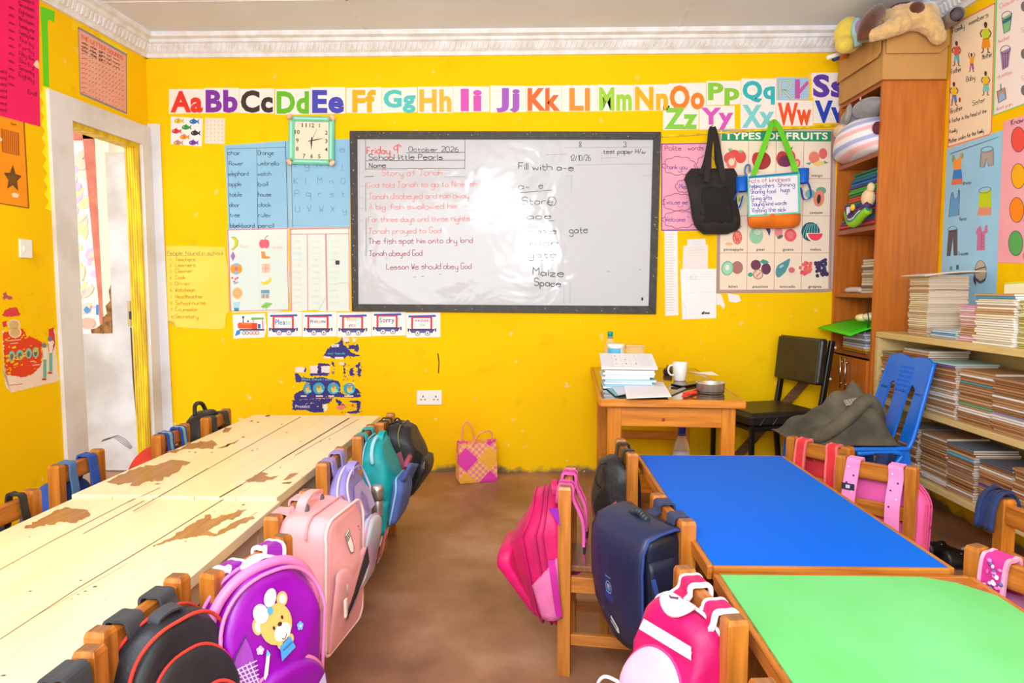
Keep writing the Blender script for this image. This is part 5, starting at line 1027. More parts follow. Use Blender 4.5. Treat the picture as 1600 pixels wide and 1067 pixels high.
# woven bag on the floor
WOV = bpy.data.materials.new('woven_plastic'); WOV.use_nodes = True
def woven(m):
    nt = m.node_tree; N = nt.nodes.new; K = nt.links.new; b = nt.nodes['Principled BSDF']; tc = N('ShaderNodeTexCoord'); mp = N('ShaderNodeMapping'); K(tc.outputs['Object'], mp.inputs[0]); mp.inputs['Rotation'].default_value = (0, math.radians(45), 0)
    c1 = N('ShaderNodeTexChecker'); c1.inputs['Scale'].default_value = 9.5; c1.inputs[1].default_value = C(250, 180, 60); c1.inputs[2].default_value = C(232, 60, 176); sx = N('ShaderNodeSeparateXYZ'); cx = N('ShaderNodeCombineXYZ'); K(mp.outputs[0], sx.inputs[0]); K(sx.outputs['X'], cx.inputs['X']); cx.inputs['Y'].default_value = .02; cx.inputs['Z'].default_value = .02; K(cx.outputs[0], c1.inputs['Vector'])
    c2 = N('ShaderNodeTexChecker'); c2.inputs['Scale'].default_value = 50; c2.inputs[1].default_value = C(250, 196, 110); c2.inputs[2].default_value = C(244, 130, 150); K(tc.outputs['Object'], c2.inputs['Vector'])
    c3 = N('ShaderNodeTexChecker'); c3.inputs['Scale'].default_value = 9.5; c3.inputs[1].default_value = (1, 1, 1, 1); c3.inputs[2].default_value = (0, 0, 0, 1); K(mp.outputs[0], c3.inputs['Vector'])
    mx = N('ShaderNodeMixRGB'); K(c3.outputs['Fac'], mx.inputs[0]); K(c1.outputs[0], mx.inputs[1]); K(c2.outputs[0], mx.inputs[2]); K(mx.outputs[0], b.inputs['Base Color']); b.inputs['Roughness'].default_value = .4
    c4 = N('ShaderNodeTexChecker'); c4.inputs['Scale'].default_value = 50; K(tc.outputs['Object'], c4.inputs['Vector']); bp = N('ShaderNodeBump'); bp.inputs['Strength'].default_value = .3; bp.inputs['Distance'].default_value = .004; K(c4.outputs['Fac'], bp.inputs['Height']); K(bp.outputs[0], b.inputs['Normal'])
woven(WOV)
fb = thing('woven_bag', 'pink and yellow woven plastic bag standing on the floor by the back wall', 'bag', Matrix.Translation((-.325, 4.19, 0)) @ rotz(math.radians(16)))
b = MB(); rings = []
for z, w_, d in ((.002, .115, .052), (.02, .122, .056), (.15, .119, .052), (.25, .115, .044)): rings.append([V((sx * w_, sy * d, z)) for sx, sy in ((-1, -1), (-.3, -1.04), (.3, -1.04), (1, -1), (1, 1), (-1, 1))])
b.loft(rings, WOV, cap=False, smooth=False); b.loft([rings[0]], WOV); inner = [[p * 1 for p in rings[-1]], [V((p.x * .96, p.y * .92, .02)) for p in rings[0]]]; b.loft(inner, WOV, cap=False, smooth=False); b.add(rings[0], [list(range(6))], WOV)
for k in range(12): x = -.11 + k * .02; z = .256 + .006 * (k % 2); b.box((x, -.046, z), (.016, .004, .016), pm(240, 90, 160, .4) if k in (0, 1, 2, 9, 10, 11) else pm(246, 160, 90, .4), Matrix.Rotation(.78, 3, 'Y'))
b.build('body', fb)
HDL = pm(240, 160, 130, .4)
for sy, pts in ((-1, [(-.03, -.05, .235), (.0, -.055, .30), (.05, -.06, .325), (.085, -.055, .31), (.09, -.05, .255)]), (1, [(-.085, .045, .24), (-.075, .05, .33), (-.05, .055, .365), (-.02, .05, .33), (.0, .045, .245)])):
    b = MB(); b.tube(catmull(pts, 6), .005, HDL); b.build('handle', fb)
# ================================================================== on the left wall
def Lb(): b = MB(); b.map = lw; return b
MG = mat('magenta_card', C(250, 0, 108), .6, C(240, 0, 96), 4)
b = Lb(); b.sheet([(-60, -60), (61, -20), (61.5, 96), (58, 104), (61, 108), (63, 198), (0, 181), (-60, 163)], MG, .002); MK = pm(156, 0, 66)
for k in range(12): b.hand(('Numbers', 'Seventeen', 'Eighteen', 'Nineteen', 'Twenty one', 'Twenty two', 'Thirty', 'Forty', 'Fifty five', 'Sixty', 'Seventy', 'Eighty')[k], 30, -2 + k * 11, 7, MK, .0036, .9, 24, .42, k)
for k in range(11): b.hand('aeiou', 14, 12 + k * 12, 5, pm(160, 0, 66), .0036, .6, 9, .42, k)
for k in range(7): b.hand('word', -1, 112 + k * 10, 6, MK, .0036, .8, 12, .3, k)
b.hand('End', 44, 146, 7, MK, .0036, .9, 14, .3)
b.poly([(52, 101), (57, 94), (60, 95), (61, 108), (56, 105)], pm(250, 214, 190), .004); b.build('magenta_poster', label='magenta handwritten poster in the top left corner', cat='poster')
b = Lb(); b.sheet([(63, 9), (86, 18), (84.5, 35), (80.5, 33), (80, 31), (74.5, 32), (77, 136), (68, 134), (66, 70)], pm(100, 216, 20)); b.build('tape_strip', label='bright green paper strip hanging beside the magenta poster', cat='paper strip')
P = [(65, 134), (77, 137), (79.5, 230), (82.5, 331)]
for k in range(9): y = 326 - k * 22; x = 74 - k * 1.05; P += [(x - 4, y), (x + 1.5, y - 11)]
b = Lb(); b.sheet(P, pm(252, 240, 0), .003); b.build('scalloped_border', label='yellow zigzag paper border along the door frame', cat='paper border')
OG = mat('orange_card', C(255, 158, 0), .6, C(250, 150, 0), 5); b = Lb(); b.sheet([(-50, 150), (0, 179), (37, 190), (45, 325.5), (0, 318), (-50, 310)], OG, .0018); OB = pm(150, 80, 20)
b.line([(37.5, 190), (45, 325)], 1.6, OB, .0034); b.line([(45, 325), (0, 317.5)], 1.4, OB, .0034)
b.poly([(2, 201), (29, 208), (30, 243), (4, 237)], pm(226, 124, 10), .0028); b.line([(2, 201), (29, 208), (30, 243), (4, 237)], .9, OB, .0032, True)
for k in range(9): b.line([(4 + k * 3, 203 + k * .7), (5 + k * 3, 236 + k * .7)], .7, OB, .0032)
st = [];
for k in range(10): t = -math.pi / 2 + k * math.pi / 5; rr_ = 1 if k % 2 == 0 else .46; st.append((20 + 14 * rr_ * math.cos(t), 279 + 21 * rr_ * math.sin(t) + 14 * rr_ * math.cos(t) * .2))
b.poly(st, pm(110, 74, 20), .0028); b.line(st, .9, pm(70, 44, 16), .0032, True)
for k in range(7): b.line([(14 + k * 1.8, 272 + (k % 3) * 2), (13 + k * 2, 290 - (k % 2) * 3)], .6, pm(150, 104, 40), .0034)
b.hand('Square', 17, 194, 3.4, OB, .0034, .5, 9, .25); b.poly([(18, 303), (22, 301), (30, 304), (28, 309), (20, 308)], pm(250, 226, 200), .0032); b.poly([(0, 214), (4, 217), (3, 221), (0, 220)], pm(250, 226, 200), .0032)
b.build('shapes_poster', label='orange shapes poster with a hatched square and star at the left edge', cat='poster')
SLM = mat('salmon_card', C(244, 180, 158), .6, C(238, 166, 146), 5); b = Lb(); b.sheet([(122, 42), (198, 85), (198.5, 178), (125.5, 146)], SLM); TG = pm(140, 140, 160, .4)
b.line([(122, 43), (198, 86)], 3.2, TG, .0014); b.line([(126, 146), (198, 177)], 3, TG, .0014); b.line([(122.5, 43), (125.5, 146)], 1, TG, .0014); b.line([(197.5, 86), (198, 177)], 1.4, TG, .0014)
b.hand('THE LETTER SOUNDS', 127, 60, 6, pm(236, 96, 84), .0018, .9, 66, .52)
for k in range(3): b.hand('ab de gh kl mn', 128, 67 + k * 6, 3.2, pm(90, 50, 50), .0018, .7, 60, .5, k)
rr_ = random.Random(8)
for k in range(13):
    for j in range(10):
        x = 128 + k * 5.2; y = 75 + j * 7.6 + (x - 128) * .45; 
        if y > 144 + (x - 126) * .43: continue
        if k == 0: b.line([(126 + 1, y + 1), (133, y + 1)], 1.1, pm(226, 80, 70), .0018)
        else: b.line([(x, y + rr_.uniform(0, 3)), (x + 3, y - 2 + rr_.uniform(0, 3))], .6, pm(120, 84, 80) if j < 7 else pm(190, 90, 80), .0018)
b.build('salmon_chart', label='salmon pink chart edged with grey tape above the doorway', cat='chart')
b = Lb(); b.sheet([(112, 31), (120, 34), (130, 41), (121, 42), (118, 48), (112, 47)], pm(250, 214, 0)); b.build('tape_strip', label='yellow tape corner at the top left of the salmon pink chart', cat='paper strip'); b = Lb(); b.sheet([(155, 53), (200, 80), (197, 84), (158, 62)], pm(250, 226, 0), .0004); b.build('tape_strip', label='yellow paper strip peeping out above the salmon pink chart', cat='paper strip')
sw = thing('light_switch', 'white light switch plate on the left wall', 'switch'); b = MB(); b.prism([lw(x, y, .0005) for x, y in ((28.5, 373), (47.5, 375), (48, 403.5), (29.5, 402.5))], LN * .01, WPL); b.build('plate', sw, bevel=.002)
b = MB(); b.prism([lw(x, y, .0105) for x, y in ((36.5, 384.5), (40, 385), (40.2, 393), (36.7, 392.6))], LN * .004, WPL); b.build('rocker', sw)
yy = lambda pts: [(x / 5.93, 440 + y / 5.93) for x, y in pts]
b = Lb(); RP = pm(226, 62, 24); CR_ = pm(246, 222, 200)
b.poly(jag(yy([(18, 460), (40, 450), (30, 860), (380, 760), (500, 440), (520, 460), (515, 560), (545, 920), (105, 1028), (60, 980), (40, 900)]), 1, .6, 3), CR_, .0008)
b.poly(jag(yy([(30, 470), (190, 440), (215, 440), (240, 500), (320, 520), (380, 560), (385, 780), (300, 860), (200, 888), (60, 860), (40, 700)]), 2, .9, 2), RP, .0012)
b.poly(jag(yy([(22, 310), (60, 255), (100, 240), (150, 240), (190, 300), (180, 320), (120, 320), (40, 325)]), 3, .9, 2), pm(220, 60, 70), .0012); b.poly(jag(yy([(25, 380), (70, 355), (60, 415), (25, 425)]), 4, .9, 2), pm(214, 60, 60), .0012); b.poly(jag(yy([(20, 150), (45, 85), (70, 120), (125, 160), (90, 165), (60, 150), (40, 170)]), 5, .9, 2), pm(190, 80, 100), .0012)
b.poly(jag(yy([(445, 440), (500, 425), (515, 560), (480, 690), (500, 560), (450, 500)]), 6, .6), pm(216, 50, 50), .0014)
for x, y, c in ((130, 400, CR_), (140, 470, CR_)): X, Y_ = yy([(x, y)])[0]; b.disc(X, Y_, 10, 8.6, c, .0016); b.disc(X, Y_, 8, 7, pm(220, 180, 120), .002)
for x, y, w_ in ((110, 690, 5), (185, 680, 6), (265, 665, 5), (330, 655, 5)): X, Y_ = yy([(x, y)])[0]; b.disc(X, Y_, w_, 8.2, pm(130, 200, 180), .0018); b.disc(X, Y_ + 1, w_ * .5, 5, pm(120, 100, 80), .0022)
for x, y, w_ in ((65, 550, 22), (95, 575, 12), (280, 740, 7), (300, 775, 12), (90, 960, 20)): X, Y_ = yy([(x, y)])[0]; b.line([(X, Y_), (X + w_, Y_ - w_ * .1)], 1.1, CR_ if y < 900 else pm(200, 110, 90), .002)
for x, t_, hcol in ((410, 590, (120, 130, 150)), (465, 530, (130, 110, 150))):
    X, T = yy([(x, t_)])[0]; b.disc(X, T, 3.6, 4, pm(*hcol), .0024); b.rect(X - 3.4, T + 4, X + 4, T + 22, pm(240, 230, 214), .002); b.rect(X - 1.5, T + 22, X + 3.5, T + 51, pm(110, 186, 160), .002); b.line([(X - 3, T + 8), (X - 2, T + 20)], 1, pm(200, 80, 60), .0024); b.disc(X, T + 53, 4, 1.6, pm(200, 60, 40), .0024)
rr_ = random.Random(12)
for k in range(46):
    x, y = rr_.uniform(40, 330), rr_.uniform(420, 850); s_ = rr_.uniform(6, 26); b.poly(jag(yy([(x, y), (x + s_ * 1.4, y - s_ * .5), (x + s_ * 1.5, y + s_ * .3), (x + s_ * .3, y + s_ * .6)]), k, .4), pm(246, 198, 0), .0026)
for k in range(60):
    x, y = rr_.uniform(20, 520), rr_.uniform(100, 520); s_ = rr_.uniform(2, 8); b.poly(yy([(x, y), (x + s_, y - s_ * .5), (x + s_ * 1.2, y + s_ * .5)]), rr_.choice((pm(150, 110, 20), pm(190, 90, 70), pm(120, 100, 90))), .001)
b.build('peeled_poster', label='half peeled red poster with two standing figures low on the left wall', cat='poster')
# ================================================================== on the right wall
def Rb(): b = MB(); b.map = rw; return b
SKN, BL_ = pm(110, 66, 40), pm(70, 56, 60)
b = Rb(); b.sheet([(1487, 38), (1556, 3), (1550, 206), (1547, 211), (1480, 232)], pm(250, 228, 196), .001); OGE = pm(244, 140, 104)
b.line([(1487.5, 39), (1554.5, 5)], 2.4, OGE); b.line([(1554.5, 5), (1549, 205), (1546, 210), (1480.5, 230)], 2.0, OGE); b.line([(1487.5, 39), (1481, 230)], 1.6, OGE)
K_ = pm(70, 60, 70); b.hand('Family', 1488, 53, 8.5, K_, lw_=.8, width=20, slope=-.5); b.hand('members', 1514, 40, 8, K_, lw_=.8, width=31, slope=-.48)
def person(x, t_, bt, top, low, skirt=False, arms=1):
    h = bt - t_; b.disc(x, t_ + h * .09, h * .055, h * .09, pm(70, 44, 34), .002); b.disc(x, t_ + h * .13, h * .045, h * .07, SKN, .0024)
    b.poly([(x - h * .10, t_ + h * .24), (x + h * .11, t_ + h * .2), (x + h * .12, t_ + h * .52), (x - h * .09, t_ + h * .56)], pm(*top), .0022)
    for sg in (-1, 1): b.line([(x + sg * h * .10, t_ + h * .24), (x + sg * h * .17, t_ + h * (.36 if arms else .1)), (x + sg * h * .12, t_ + h * (.48 if arms else -.02))], h * .035, SKN, .0026)
    if skirt: b.poly([(x - h * .09, t_ + h * .55), (x + h * .11, t_ + h * .5), (x + h * .15, t_ + h * .80), (x - h * .13, t_ + h * .84)], pm(*low), .0022)
    else:
        for sg in (-1, 1): b.poly([(x + sg * h * .02 - h * .045, t_ + h * .54), (x + sg * h * .05 + h * .045, t_ + h * .53), (x + sg * h * .09 + h * .04, t_ + h * .84), (x + sg * h * .07 - h * .04, t_ + h * .85)], pm(*low), .0022)
    for sg in (-1, 1): b.line([(x + sg * h * .07, t_ + h * .82), (x + sg * h * .08, t_ + h * .95), (x + sg * h * .14, t_ + h * .97)], h * .035, SKN, .0024)
person(1494.5, 64, 104, (236, 96, 90), (110, 190, 200)); person(1540, 34, 84, (200, 220, 40), (250, 150, 20), True); person(1518, 83, 113, (250, 170, 20), (180, 90, 180), False, 0); person(1490.5, 128, 166, (246, 206, 30), (90, 140, 200)); person(1540, 111, 150, (246, 200, 30), (130, 200, 200), True)
b.disc(1499.5, 156, 1.6, 4, pm(170, 60, 30), .0024)
for s_, x, y, wd in (('Father', 1486, 116, 17), ('Mother', 1535, 93, 16), ('Baby', 1510, 128, 14), ('Brother', 1485, 177.5, 20), ('Sister', 1519.5, 165, 21)): b.hand(s_, x, y, 8, K_, lw_=.75, width=wd, slope=-.33)
b.hand('A father is the head of the', 1483, 193, 6.5, K_, lw_=.7, width=59, slope=-.3); b.hand('family', 1483, 209, 6, K_, lw_=.7, width=13, slope=-.3); b.hand('Mother cooks for the family', 1482.5, 224, 6.5, K_, lw_=.7, width=55, slope=-.32)
b.build('family_poster', label='cream Family members poster with five drawn people on the right wall', cat='poster')
b = Rb(); b.sheet([(1556.5, -10), (1680, -70), (1680, 134), (1551, 181)], pm(248, 234, 230), .0022); GE = pm(130, 220, 120); b.line([(1557, -10), (1552, 180), (1680, 133)], 3, GE, .0036)
PR = pm(240, 170, 160); b.hand('Classroom', 1562, 14, 7, PR, .0036, .8, 42, -.5)
b.poly([(1565.5, 29), (1580.5, 20), (1577.5, 47), (1569, 53)], pm(130, 200, 140), .0034); b.poly([(1566, 33), (1580, 24), (1579.5, 31), (1567, 38)], pm(60, 110, 140), .0037); b.ring(1573, 24, 8, 6, .8, K_, .004, a=-.45); b.line([(1565.3, 28), (1569, 53), (1577.5, 47.5), (1581, 20)], .8, K_, .004)
b.hand('bucket', 1560, 67, 6, PR, .0036, .7, 18, -.4)
b.poly([(1563, 82), (1579, 74), (1575.5, 104), (1566, 110)], pm(150, 140, 190), .0034); b.ring(1571, 77.5, 8, 6.2, .8, K_, .004, a=-.4)
for k in range(5): b.line([(1564 + k * .6, 86 + k * 5), (1578.5 - k * .7, 79 + k * 5)], 1.3, pm(200, 110, 130), .0037)
for k in range(3): b.line([(1566.5 + k * 4, 84 - k * 2), (1568 + k * 3, 108 - k * 2)], .7, K_, .0039)
b.hand('dustbin', 1558, 123, 6, PR, .0036, .7, 25, -.36)
b.poly([(1557.5, 143), (1570, 136.5), (1572, 154), (1560, 161)], pm(190, 150, 130), .0034); b.poly([(1562, 148), (1567, 143), (1571, 154), (1560.5, 160)], pm(150, 190, 230), .0037); b.line([(1563.5, 131), (1564, 142)], 1.5, pm(90, 120, 160), .0037); b.line([(1557.5, 143), (1570, 136.5), (1572, 154), (1560, 161)], .8, K_, .004, True)
b.hand('dust pan', 1556, 173, 6, PR, .0036, .7, 26, -.34)
for y in (14, 88, 145): b.disc(1600, y - 4, 5, 8, pm(120, 110, 110), .0036)
for y in (55, 130): b.hand('Soap', 1596, y - 4, 7, PR, .0036, .7, 18, -.4)
b.build('objects_poster', label='white poster edged in green with a bucket, dustbin and dust pan, top right', cat='poster')
b = Rb(); SB = mat('sky_blue_card', C(160, 216, 250), .65, C(150, 206, 240), 5); b.sheet([(1479.5, 233), (1567, 203), (1556, 478), (1467, 500)], SB, .0006)
b.poly([(1487, 245), (1490, 241), (1494, 250), (1498, 247), (1501, 239), (1504, 238), (1505, 246), (1502, 250), (1502, 265), (1490, 266), (1489, 254)], pm(246, 160, 70)); b.poly([(1486.5, 250), (1490, 240), (1492, 247), (1489, 255)], pm(120, 180, 130), .0018); b.poly([(1502, 246), (1502.5, 238), (1505.5, 241), (1505, 248)], pm(120, 180, 130), .0018); b.poly([(1490, 266), (1502, 264), (1503.5, 279), (1488, 280)], pm(50, 140, 220), .0018); b.poly([(1488, 280), (1503.5, 279), (1504, 287), (1486, 289)], pm(226, 120, 90), .0018); b.hand('dress', 1504, 288.5, 5.5, K_, lw_=.6, width=14, slope=-.1)
b.poly([(1533, 238), (1552, 234), (1552, 258), (1544.5, 259.5), (1542, 247), (1538, 261), (1531, 261)], pm(176, 168, 160)); b.ring(1542, 233.5, 9.5, 4.2, .8, K_, a=-.2); b.line([(1533, 238), (1531, 261), (1538, 261), (1542, 247), (1544.5, 259.5), (1552, 258), (1552, 233)], .8, K_)
b.poly([(1487, 301), (1489, 300), (1490, 309), (1494, 311), (1497, 307), (1497.5, 297), (1499.5, 297), (1498, 336), (1482.5, 339), (1485, 312)], pm(100, 170, 226)); b.line([(1487, 301), (1485, 312), (1482.5, 339), (1498, 336), (1499.5, 297), (1497.5, 297), (1497, 307), (1494, 311), (1490, 309), (1489, 300)], .7, K_, closed=True); b.hand('Vest', 1499, 345, 6, K_, lw_=.65, width=12, slope=-.1)
b.poly([(1530, 301), (1548, 296), (1549, 323), (1529, 324)], pm(196, 216, 30)); b.poly([(1529, 324), (1549, 323), (1549, 336), (1527, 337)], pm(230, 160, 110), .0018); b.ring(1539, 297, 9.5, 4.5, .7, K_, a=-.2)
for k in range(4): b.ring(1531 + k * 5, 330, 1.8, 4, .7, pm(230, 130, 170), .0021)
b.poly([(1482, 360), (1496, 358), (1496, 399), (1490, 399.5), (1489, 372), (1485, 400), (1479, 400)], pm(96, 94, 104)); b.ring(1488.5, 358, 7, 3.8, .7, K_, a=-.1); b.hand('Trouser', 1497, 399, 6, K_, lw_=.65, width=17, slope=-.06)
b.poly([(1527, 357), (1532, 352), (1535, 362), (1538, 360), (1540, 351), (1543, 352), (1543.5, 363), (1539, 366), (1539, 391), (1526, 391), (1527, 366), (1524, 364)], pm(206, 120, 166)); b.line([(1534, 362), (1533, 390)], .6, pm(150, 60, 110))
for k in range(4): b.disc(1535, 368 + k * 6, .8, .8, pm(150, 60, 110), .0021)
b.rect(1484, 416, 1488, 422, pm(90, 170, 160)); b.rect(1494, 414, 1498, 421, pm(70, 110, 150))
b.disc(1532, 425, 9, 18, pm(196, 184, 160), .0016); b.line([(1523.5, 422), (1532, 419), (1540, 417)], 1.6, pm(70, 66, 80), .002); b.poly([(1520.5, 424), (1523, 437), (1531, 443), (1539, 439), (1543, 424), (1540, 434), (1532, 439), (1524, 433)], pm(90, 90, 110), .002); b.poly([(1520.5, 430), (1525, 440), (1525, 447), (1521, 440)], pm(60, 60, 80), .0021); b.ring(1532, 425, 9, 18, .7, K_, .002)
for k in range(5): b.line([(1484, 240 + k * .3), (1560, 214)], .4, pm(130, 170, 200))
b.build('clothes_poster', label='pale blue poster with drawn clothes, dress, Vest and Trouser, above the bookshelf', cat='poster')
b = Rb(); b.sheet([(1568, 190), (1680, 155), (1680, 414), (1558, 410)], mat('rose_card', C(250, 178, 188), .65, C(244, 168, 180), 5), .0024); b.hand('Know your colours', 1580, 196, 9, K_, .004, .8, 70, -.33)
for x, y, c in ((1591, 218, (244, 84, 70)), (1591, 275, (252, 182, 10)), (1588.5, 328, (254, 142, 20)), (1587, 380, (90, 176, 90))): b.disc(x, y, 11, 19.5, pm(*c), .0036, n=26); b.ring(x, y, 11, 19.5, .8, K_, .0042, 26)
for s_, x, y in (('Red', 1604, 246), ('Yellow', 1604, 296), ('Orange', 1600, 348), ('Green', 1599, 404)): b.hand(s_, x, y, 8, pm(200, 70, 90), .004, .8, 34, -.1)
b.build('colours_poster', label='rose pink Know your colours poster with painted ovals at the right edge', cat='poster')
# ================================================================== backpacks on the chair backs
def bag_frame(key):      # x along the rail, y outwards from the chair back, z up; origin at the top of the back, outer face of the posts
    R = Matrix(((0, -1, 0, 0), (1, 0, 0, 0), (0, 0, 1, 0), (0, 0, 0, 1)))
    return CHAIRS[key] @ Matrix.Translation((-.022, 0, CH_H)) @ R
def sil(w, h, rt, rb, n=12):
    P = []
    for (cx, cz, r, a0) in ((w / 2 - rt, -rt, rt, 0), (-w / 2 + rt, -rt, rt, 90), (-w / 2 + rb, -h + rb, rb, 180), (w / 2 - rb, -h + rb, rb, 270)):
        for k in range(n): a = math.radians(a0 + 90 * k / (n - 1)); P.append((cx + r * math.cos(a), cz + r * math.sin(a)))
    return P
class Bag:
    def __init__(s, key, name, label, w, h, d, rt, rb, drop=.03, gap=.012, yaw=0, lean=0, xo=0, puff=.016, noise=.009, seed=0, taper=0, dt=.38, db=.3, group='backpacks hanging on the chair backs', cat='backpack'):
        s.F = bag_frame(key); s.root = thing(name, label, cat, s.F, group)
        s.w, s.h, s.d, s.rt, s.rb, s.puff, s.nz, s.seed, s.taper = w, h, d, rt, rb, puff, noise, seed, taper; s.drop, s.gap = drop, gap; s.dt, s.db = dt, db
        s.A = Matrix.Translation((xo, gap, -drop)) @ Matrix.Rotation(math.radians(yaw), 4, 'Z') @ Matrix.Rotation(math.radians(-lean), 4, 'X')
    def df(s, z):            # how deep the bag is at height z, compared with its belly
        t = max(0, min(1, -z / s.h)); a = max(0, 1 - t / .5); c = max(0, (t - .55) / .45); e = lambda q: q * q * (3 - 2 * q)
        return 1 - s.dt * e(a) - s.db * e(c)
    def shell(s, b, m, w=None, h=None, d=None, rt=None, rb=None, off=(0, 0, 0), puff=None, noise=None, taper=None):
        w = w or s.w; h = h or s.h; d = d or s.d; rt = rt if rt is not None else s.rt; rb = rb if rb is not None else s.rb; puff = s.puff if puff is None else puff; nz = s.nz if noise is None else noise; taper = s.taper if taper is None else taper
        S = sil(w, h, rt, rb); cz = -h / 2; rings = []
        L = [(0, 1 - .024 / w), (.004, 1)] + [(d * t, 1 + e) for t, e in ((.15, .02), (.35, .04), (.6, .035), (.85, .01))] + [(d, .975)]
        L += [(d + puff * (1 - q * q), q) for q in (.9, .75, .5, .25, .08)]
        for (y, q) in L:
            ring = []
            for (x, z) in S:
                tp = 1 - taper * max(0, min(1, y / d)) * max(0, 1 + z / h)
                p = V((x * q * tp, y, cz + (z - cz) * q)); nv = V((mnoise.noise(p * 14 + V((s.seed, 0, 0))), mnoise.noise(p * 11 + V((0, s.seed, 5))), mnoise.noise(p * 12 + V((3, 0, s.seed))))) * nz * (.2 if y < .005 else 1)
                q_ = p + nv + V(off); q_.y *= s.df(q_.z); ring.append(s.A @ q_)
            rings.append(ring)
        b.loft(rings, m)
    def pt(s, p): return s.A @ V((p.x, p.y * s.df(p.z), p.z))
    def body(s, m, name='body', label=None, **k): b = MB(); s.shell(b, m, **k); return b.build(name, s.root, label=label)
    def piping(s, m, ys, r=.0035, name='piping', w=None, h=None, rt=None, rb=None, off=(0, 0, 0), grow=.004, part=None, label=None):
        b = MB(); w = w or s.w; h = h or s.h; S = sil(w, h, rt if rt is not None else s.rt, rb if rb is not None else s.rb); cz = -h / 2; d = s.d
        for y in ys:
            g = 1 + (.04 if .1 < y / d < .8 else .012) + grow / w
            P = [s.pt(V((x * g, y, cz + (z - cz) * g)) + V(off)) for x, z in S if part is None or z > part]
            if part is not None:
                Q = [(x, z) for x, z in S if z > part]; Q.sort(key=lambda e: math.atan2(e[1] - part + .0001, e[0])); P = [s.pt(V((x * g, y, cz + (z - cz) * g)) + V(off)) for x, z in Q]
            b.tube(P, r, m, 6, closed=part is None)
        return b.build(name, s.root, label=label)
    def front(s, b, off=.003, w=None, h=None, d=None, base=(0, 0, 0), puff=None):    # drawing surface on the domed front
        w = w or s.w; h = h or s.h; d = s.d if d is None else d; puff = s.puff if puff is None else puff
        def mp(u, v, wv):
            q = min(1.0, ((abs(u) / (w / 2)) ** 3 + (abs(v - h / 2) / (h / 2)) ** 3) ** (1 / 3)); return s.pt(V((-u, d + puff * (1 - q * q) + off + wv, -v)) + V(base))
        b.map = mp
    def straps(s, m, xs=(-.06, .06), w=.045, inner=.16, edge=None, t=.006, low=None, spread=1.05, ends=True, top_in=.012, label=None, in_y=-.052):
        for x in xs:
            st = s.F.inverted() @ (s.F @ s.A @ V((x * .8, .004, -.014)))
            pts = [st, V((x, .004, min(-.03, st.z * .6 - .004)))] if s.drop > .02 else [st]
            pts += [V((x, -.002, -.010)), V((x, -.022, -.0085)), V((x, -.042, -.012)), V((x * spread, -.046, -.05)), V((x * spread, in_y, -inner * .6)), V((x * spread * 1.03, in_y - .004, -inner))]
            b = MB(); b.strap(pts, w, t, m, edge=edge); o = b.build('strap', s.root, label=label)
            if ends:
                e = pts[-1]; b = MB(); b.box(e + V((0, -.002, -.012)), (w * .8, .008, .028), BUCK, ch=.002); b.strap([e + V((0, 0, -.02)), e + V((0, .004, -.08)), V((x * 1.1, .0, -inner - .13))], w * .55, .003, m); b.build('buckle', o)
    def handle(s, m, w=.03, up=.035, y=.012, wd=.018, x=0, label=None):
        b = MB(); b.strap([s.A @ V((x - w, y, -.012)), s.A @ V((x - w * .95, y, up * .6)), s.A @ V((x - w * .3, y, up)), s.A @ V((x + w * .3, y, up)), s.A @ V((x + w * .95, y, up * .6)), s.A @ V((x + w, y, -.012))], wd, .005, m, side=s.A.to_3x3() @ V((0, 1, 0))); return b.build('carry_handle', s.root, label=label)
    def pocket(s, m, w, h, d, z, rt=.05, rb=.03, name='front_pocket', x=0, puff=.012, label=None):
        b = MB(); s.shell(b, m, w, h, d, rt, rb, (x, s.d - .006, z), puff, s.nz * .5, 0); return b.build(name, s.root, label=label)
    def side(s, b, sx, off=.002):      # drawing surface on a side panel: u = depth 0..1, v = height 0..1 (down)
        b.map = lambda u, v, w: s.pt(V((sx * (s.w / 2 * 1.04 + off + w), u * s.d, -v * s.h)))
BUCK = pm(30, 30, 32, .4)
# --- magenta bag in the aisle
MGT = cloth('magenta_nylon', 216, 0, 96, .82, .55, .6, 28); MGD = cloth('pink_violet_strap', 196, 20, 140, .9, .6); LPK = cloth('light_pink_mesh', 246, 120, 176, .86, .7, .6, 500)
g = Bag('ra', 'backpack', 'magenta backpack on the chair standing out in the aisle', .26, .385, .165, .10, .05, .055, .006, 2, 5, seed=1, puff=.02, taper=.12, dt=.5, db=.5, noise=.009)
g.body(MGT); g.piping(cloth('magenta_piping', 200, 0, 96), (.07, .10, .155), .0032, 'zipper'); g.pocket(MGT, .21, .22, .045, -.15)
b = MB(); b.grid(lambda u, v: g.A @ V((-.139 - .018 * math.sin(math.pi * u) * (v ** .5), .012 + u * .085 * (1 - .25 * v), -.25 - v * .105 + .085 * (1 - u) * (1 - v))), 10, 8, LPK); o = b.build('side_pocket', g.root, label='light pink mesh side pocket'); o.modifiers.new('thick', 'SOLIDIFY').thickness = .003
b = MB(); b.grid(lambda u, v: g.A @ V((-.132, -.004 + u * .03 * (1 - v), -.012 - v * .06)), 4, 4, cloth('violet_lining', 150, 20, 170)); b.build('lining', g.root, label='violet back panel')
g.straps(MGD, (-.066, .066), .044, .20, cloth('strap_edge_pink', 236, 90, 170), in_y=-.075); g.handle(MGT)
b = MB(); b.strap([g.A @ V((-.142, .03, -.17)), g.A @ V((-.15, .026, -.24)), g.A @ V((-.15, .02, -.345))], .02, .004, MGD, side=(0, 1, 0)); b.build('loose_strap', g.root)
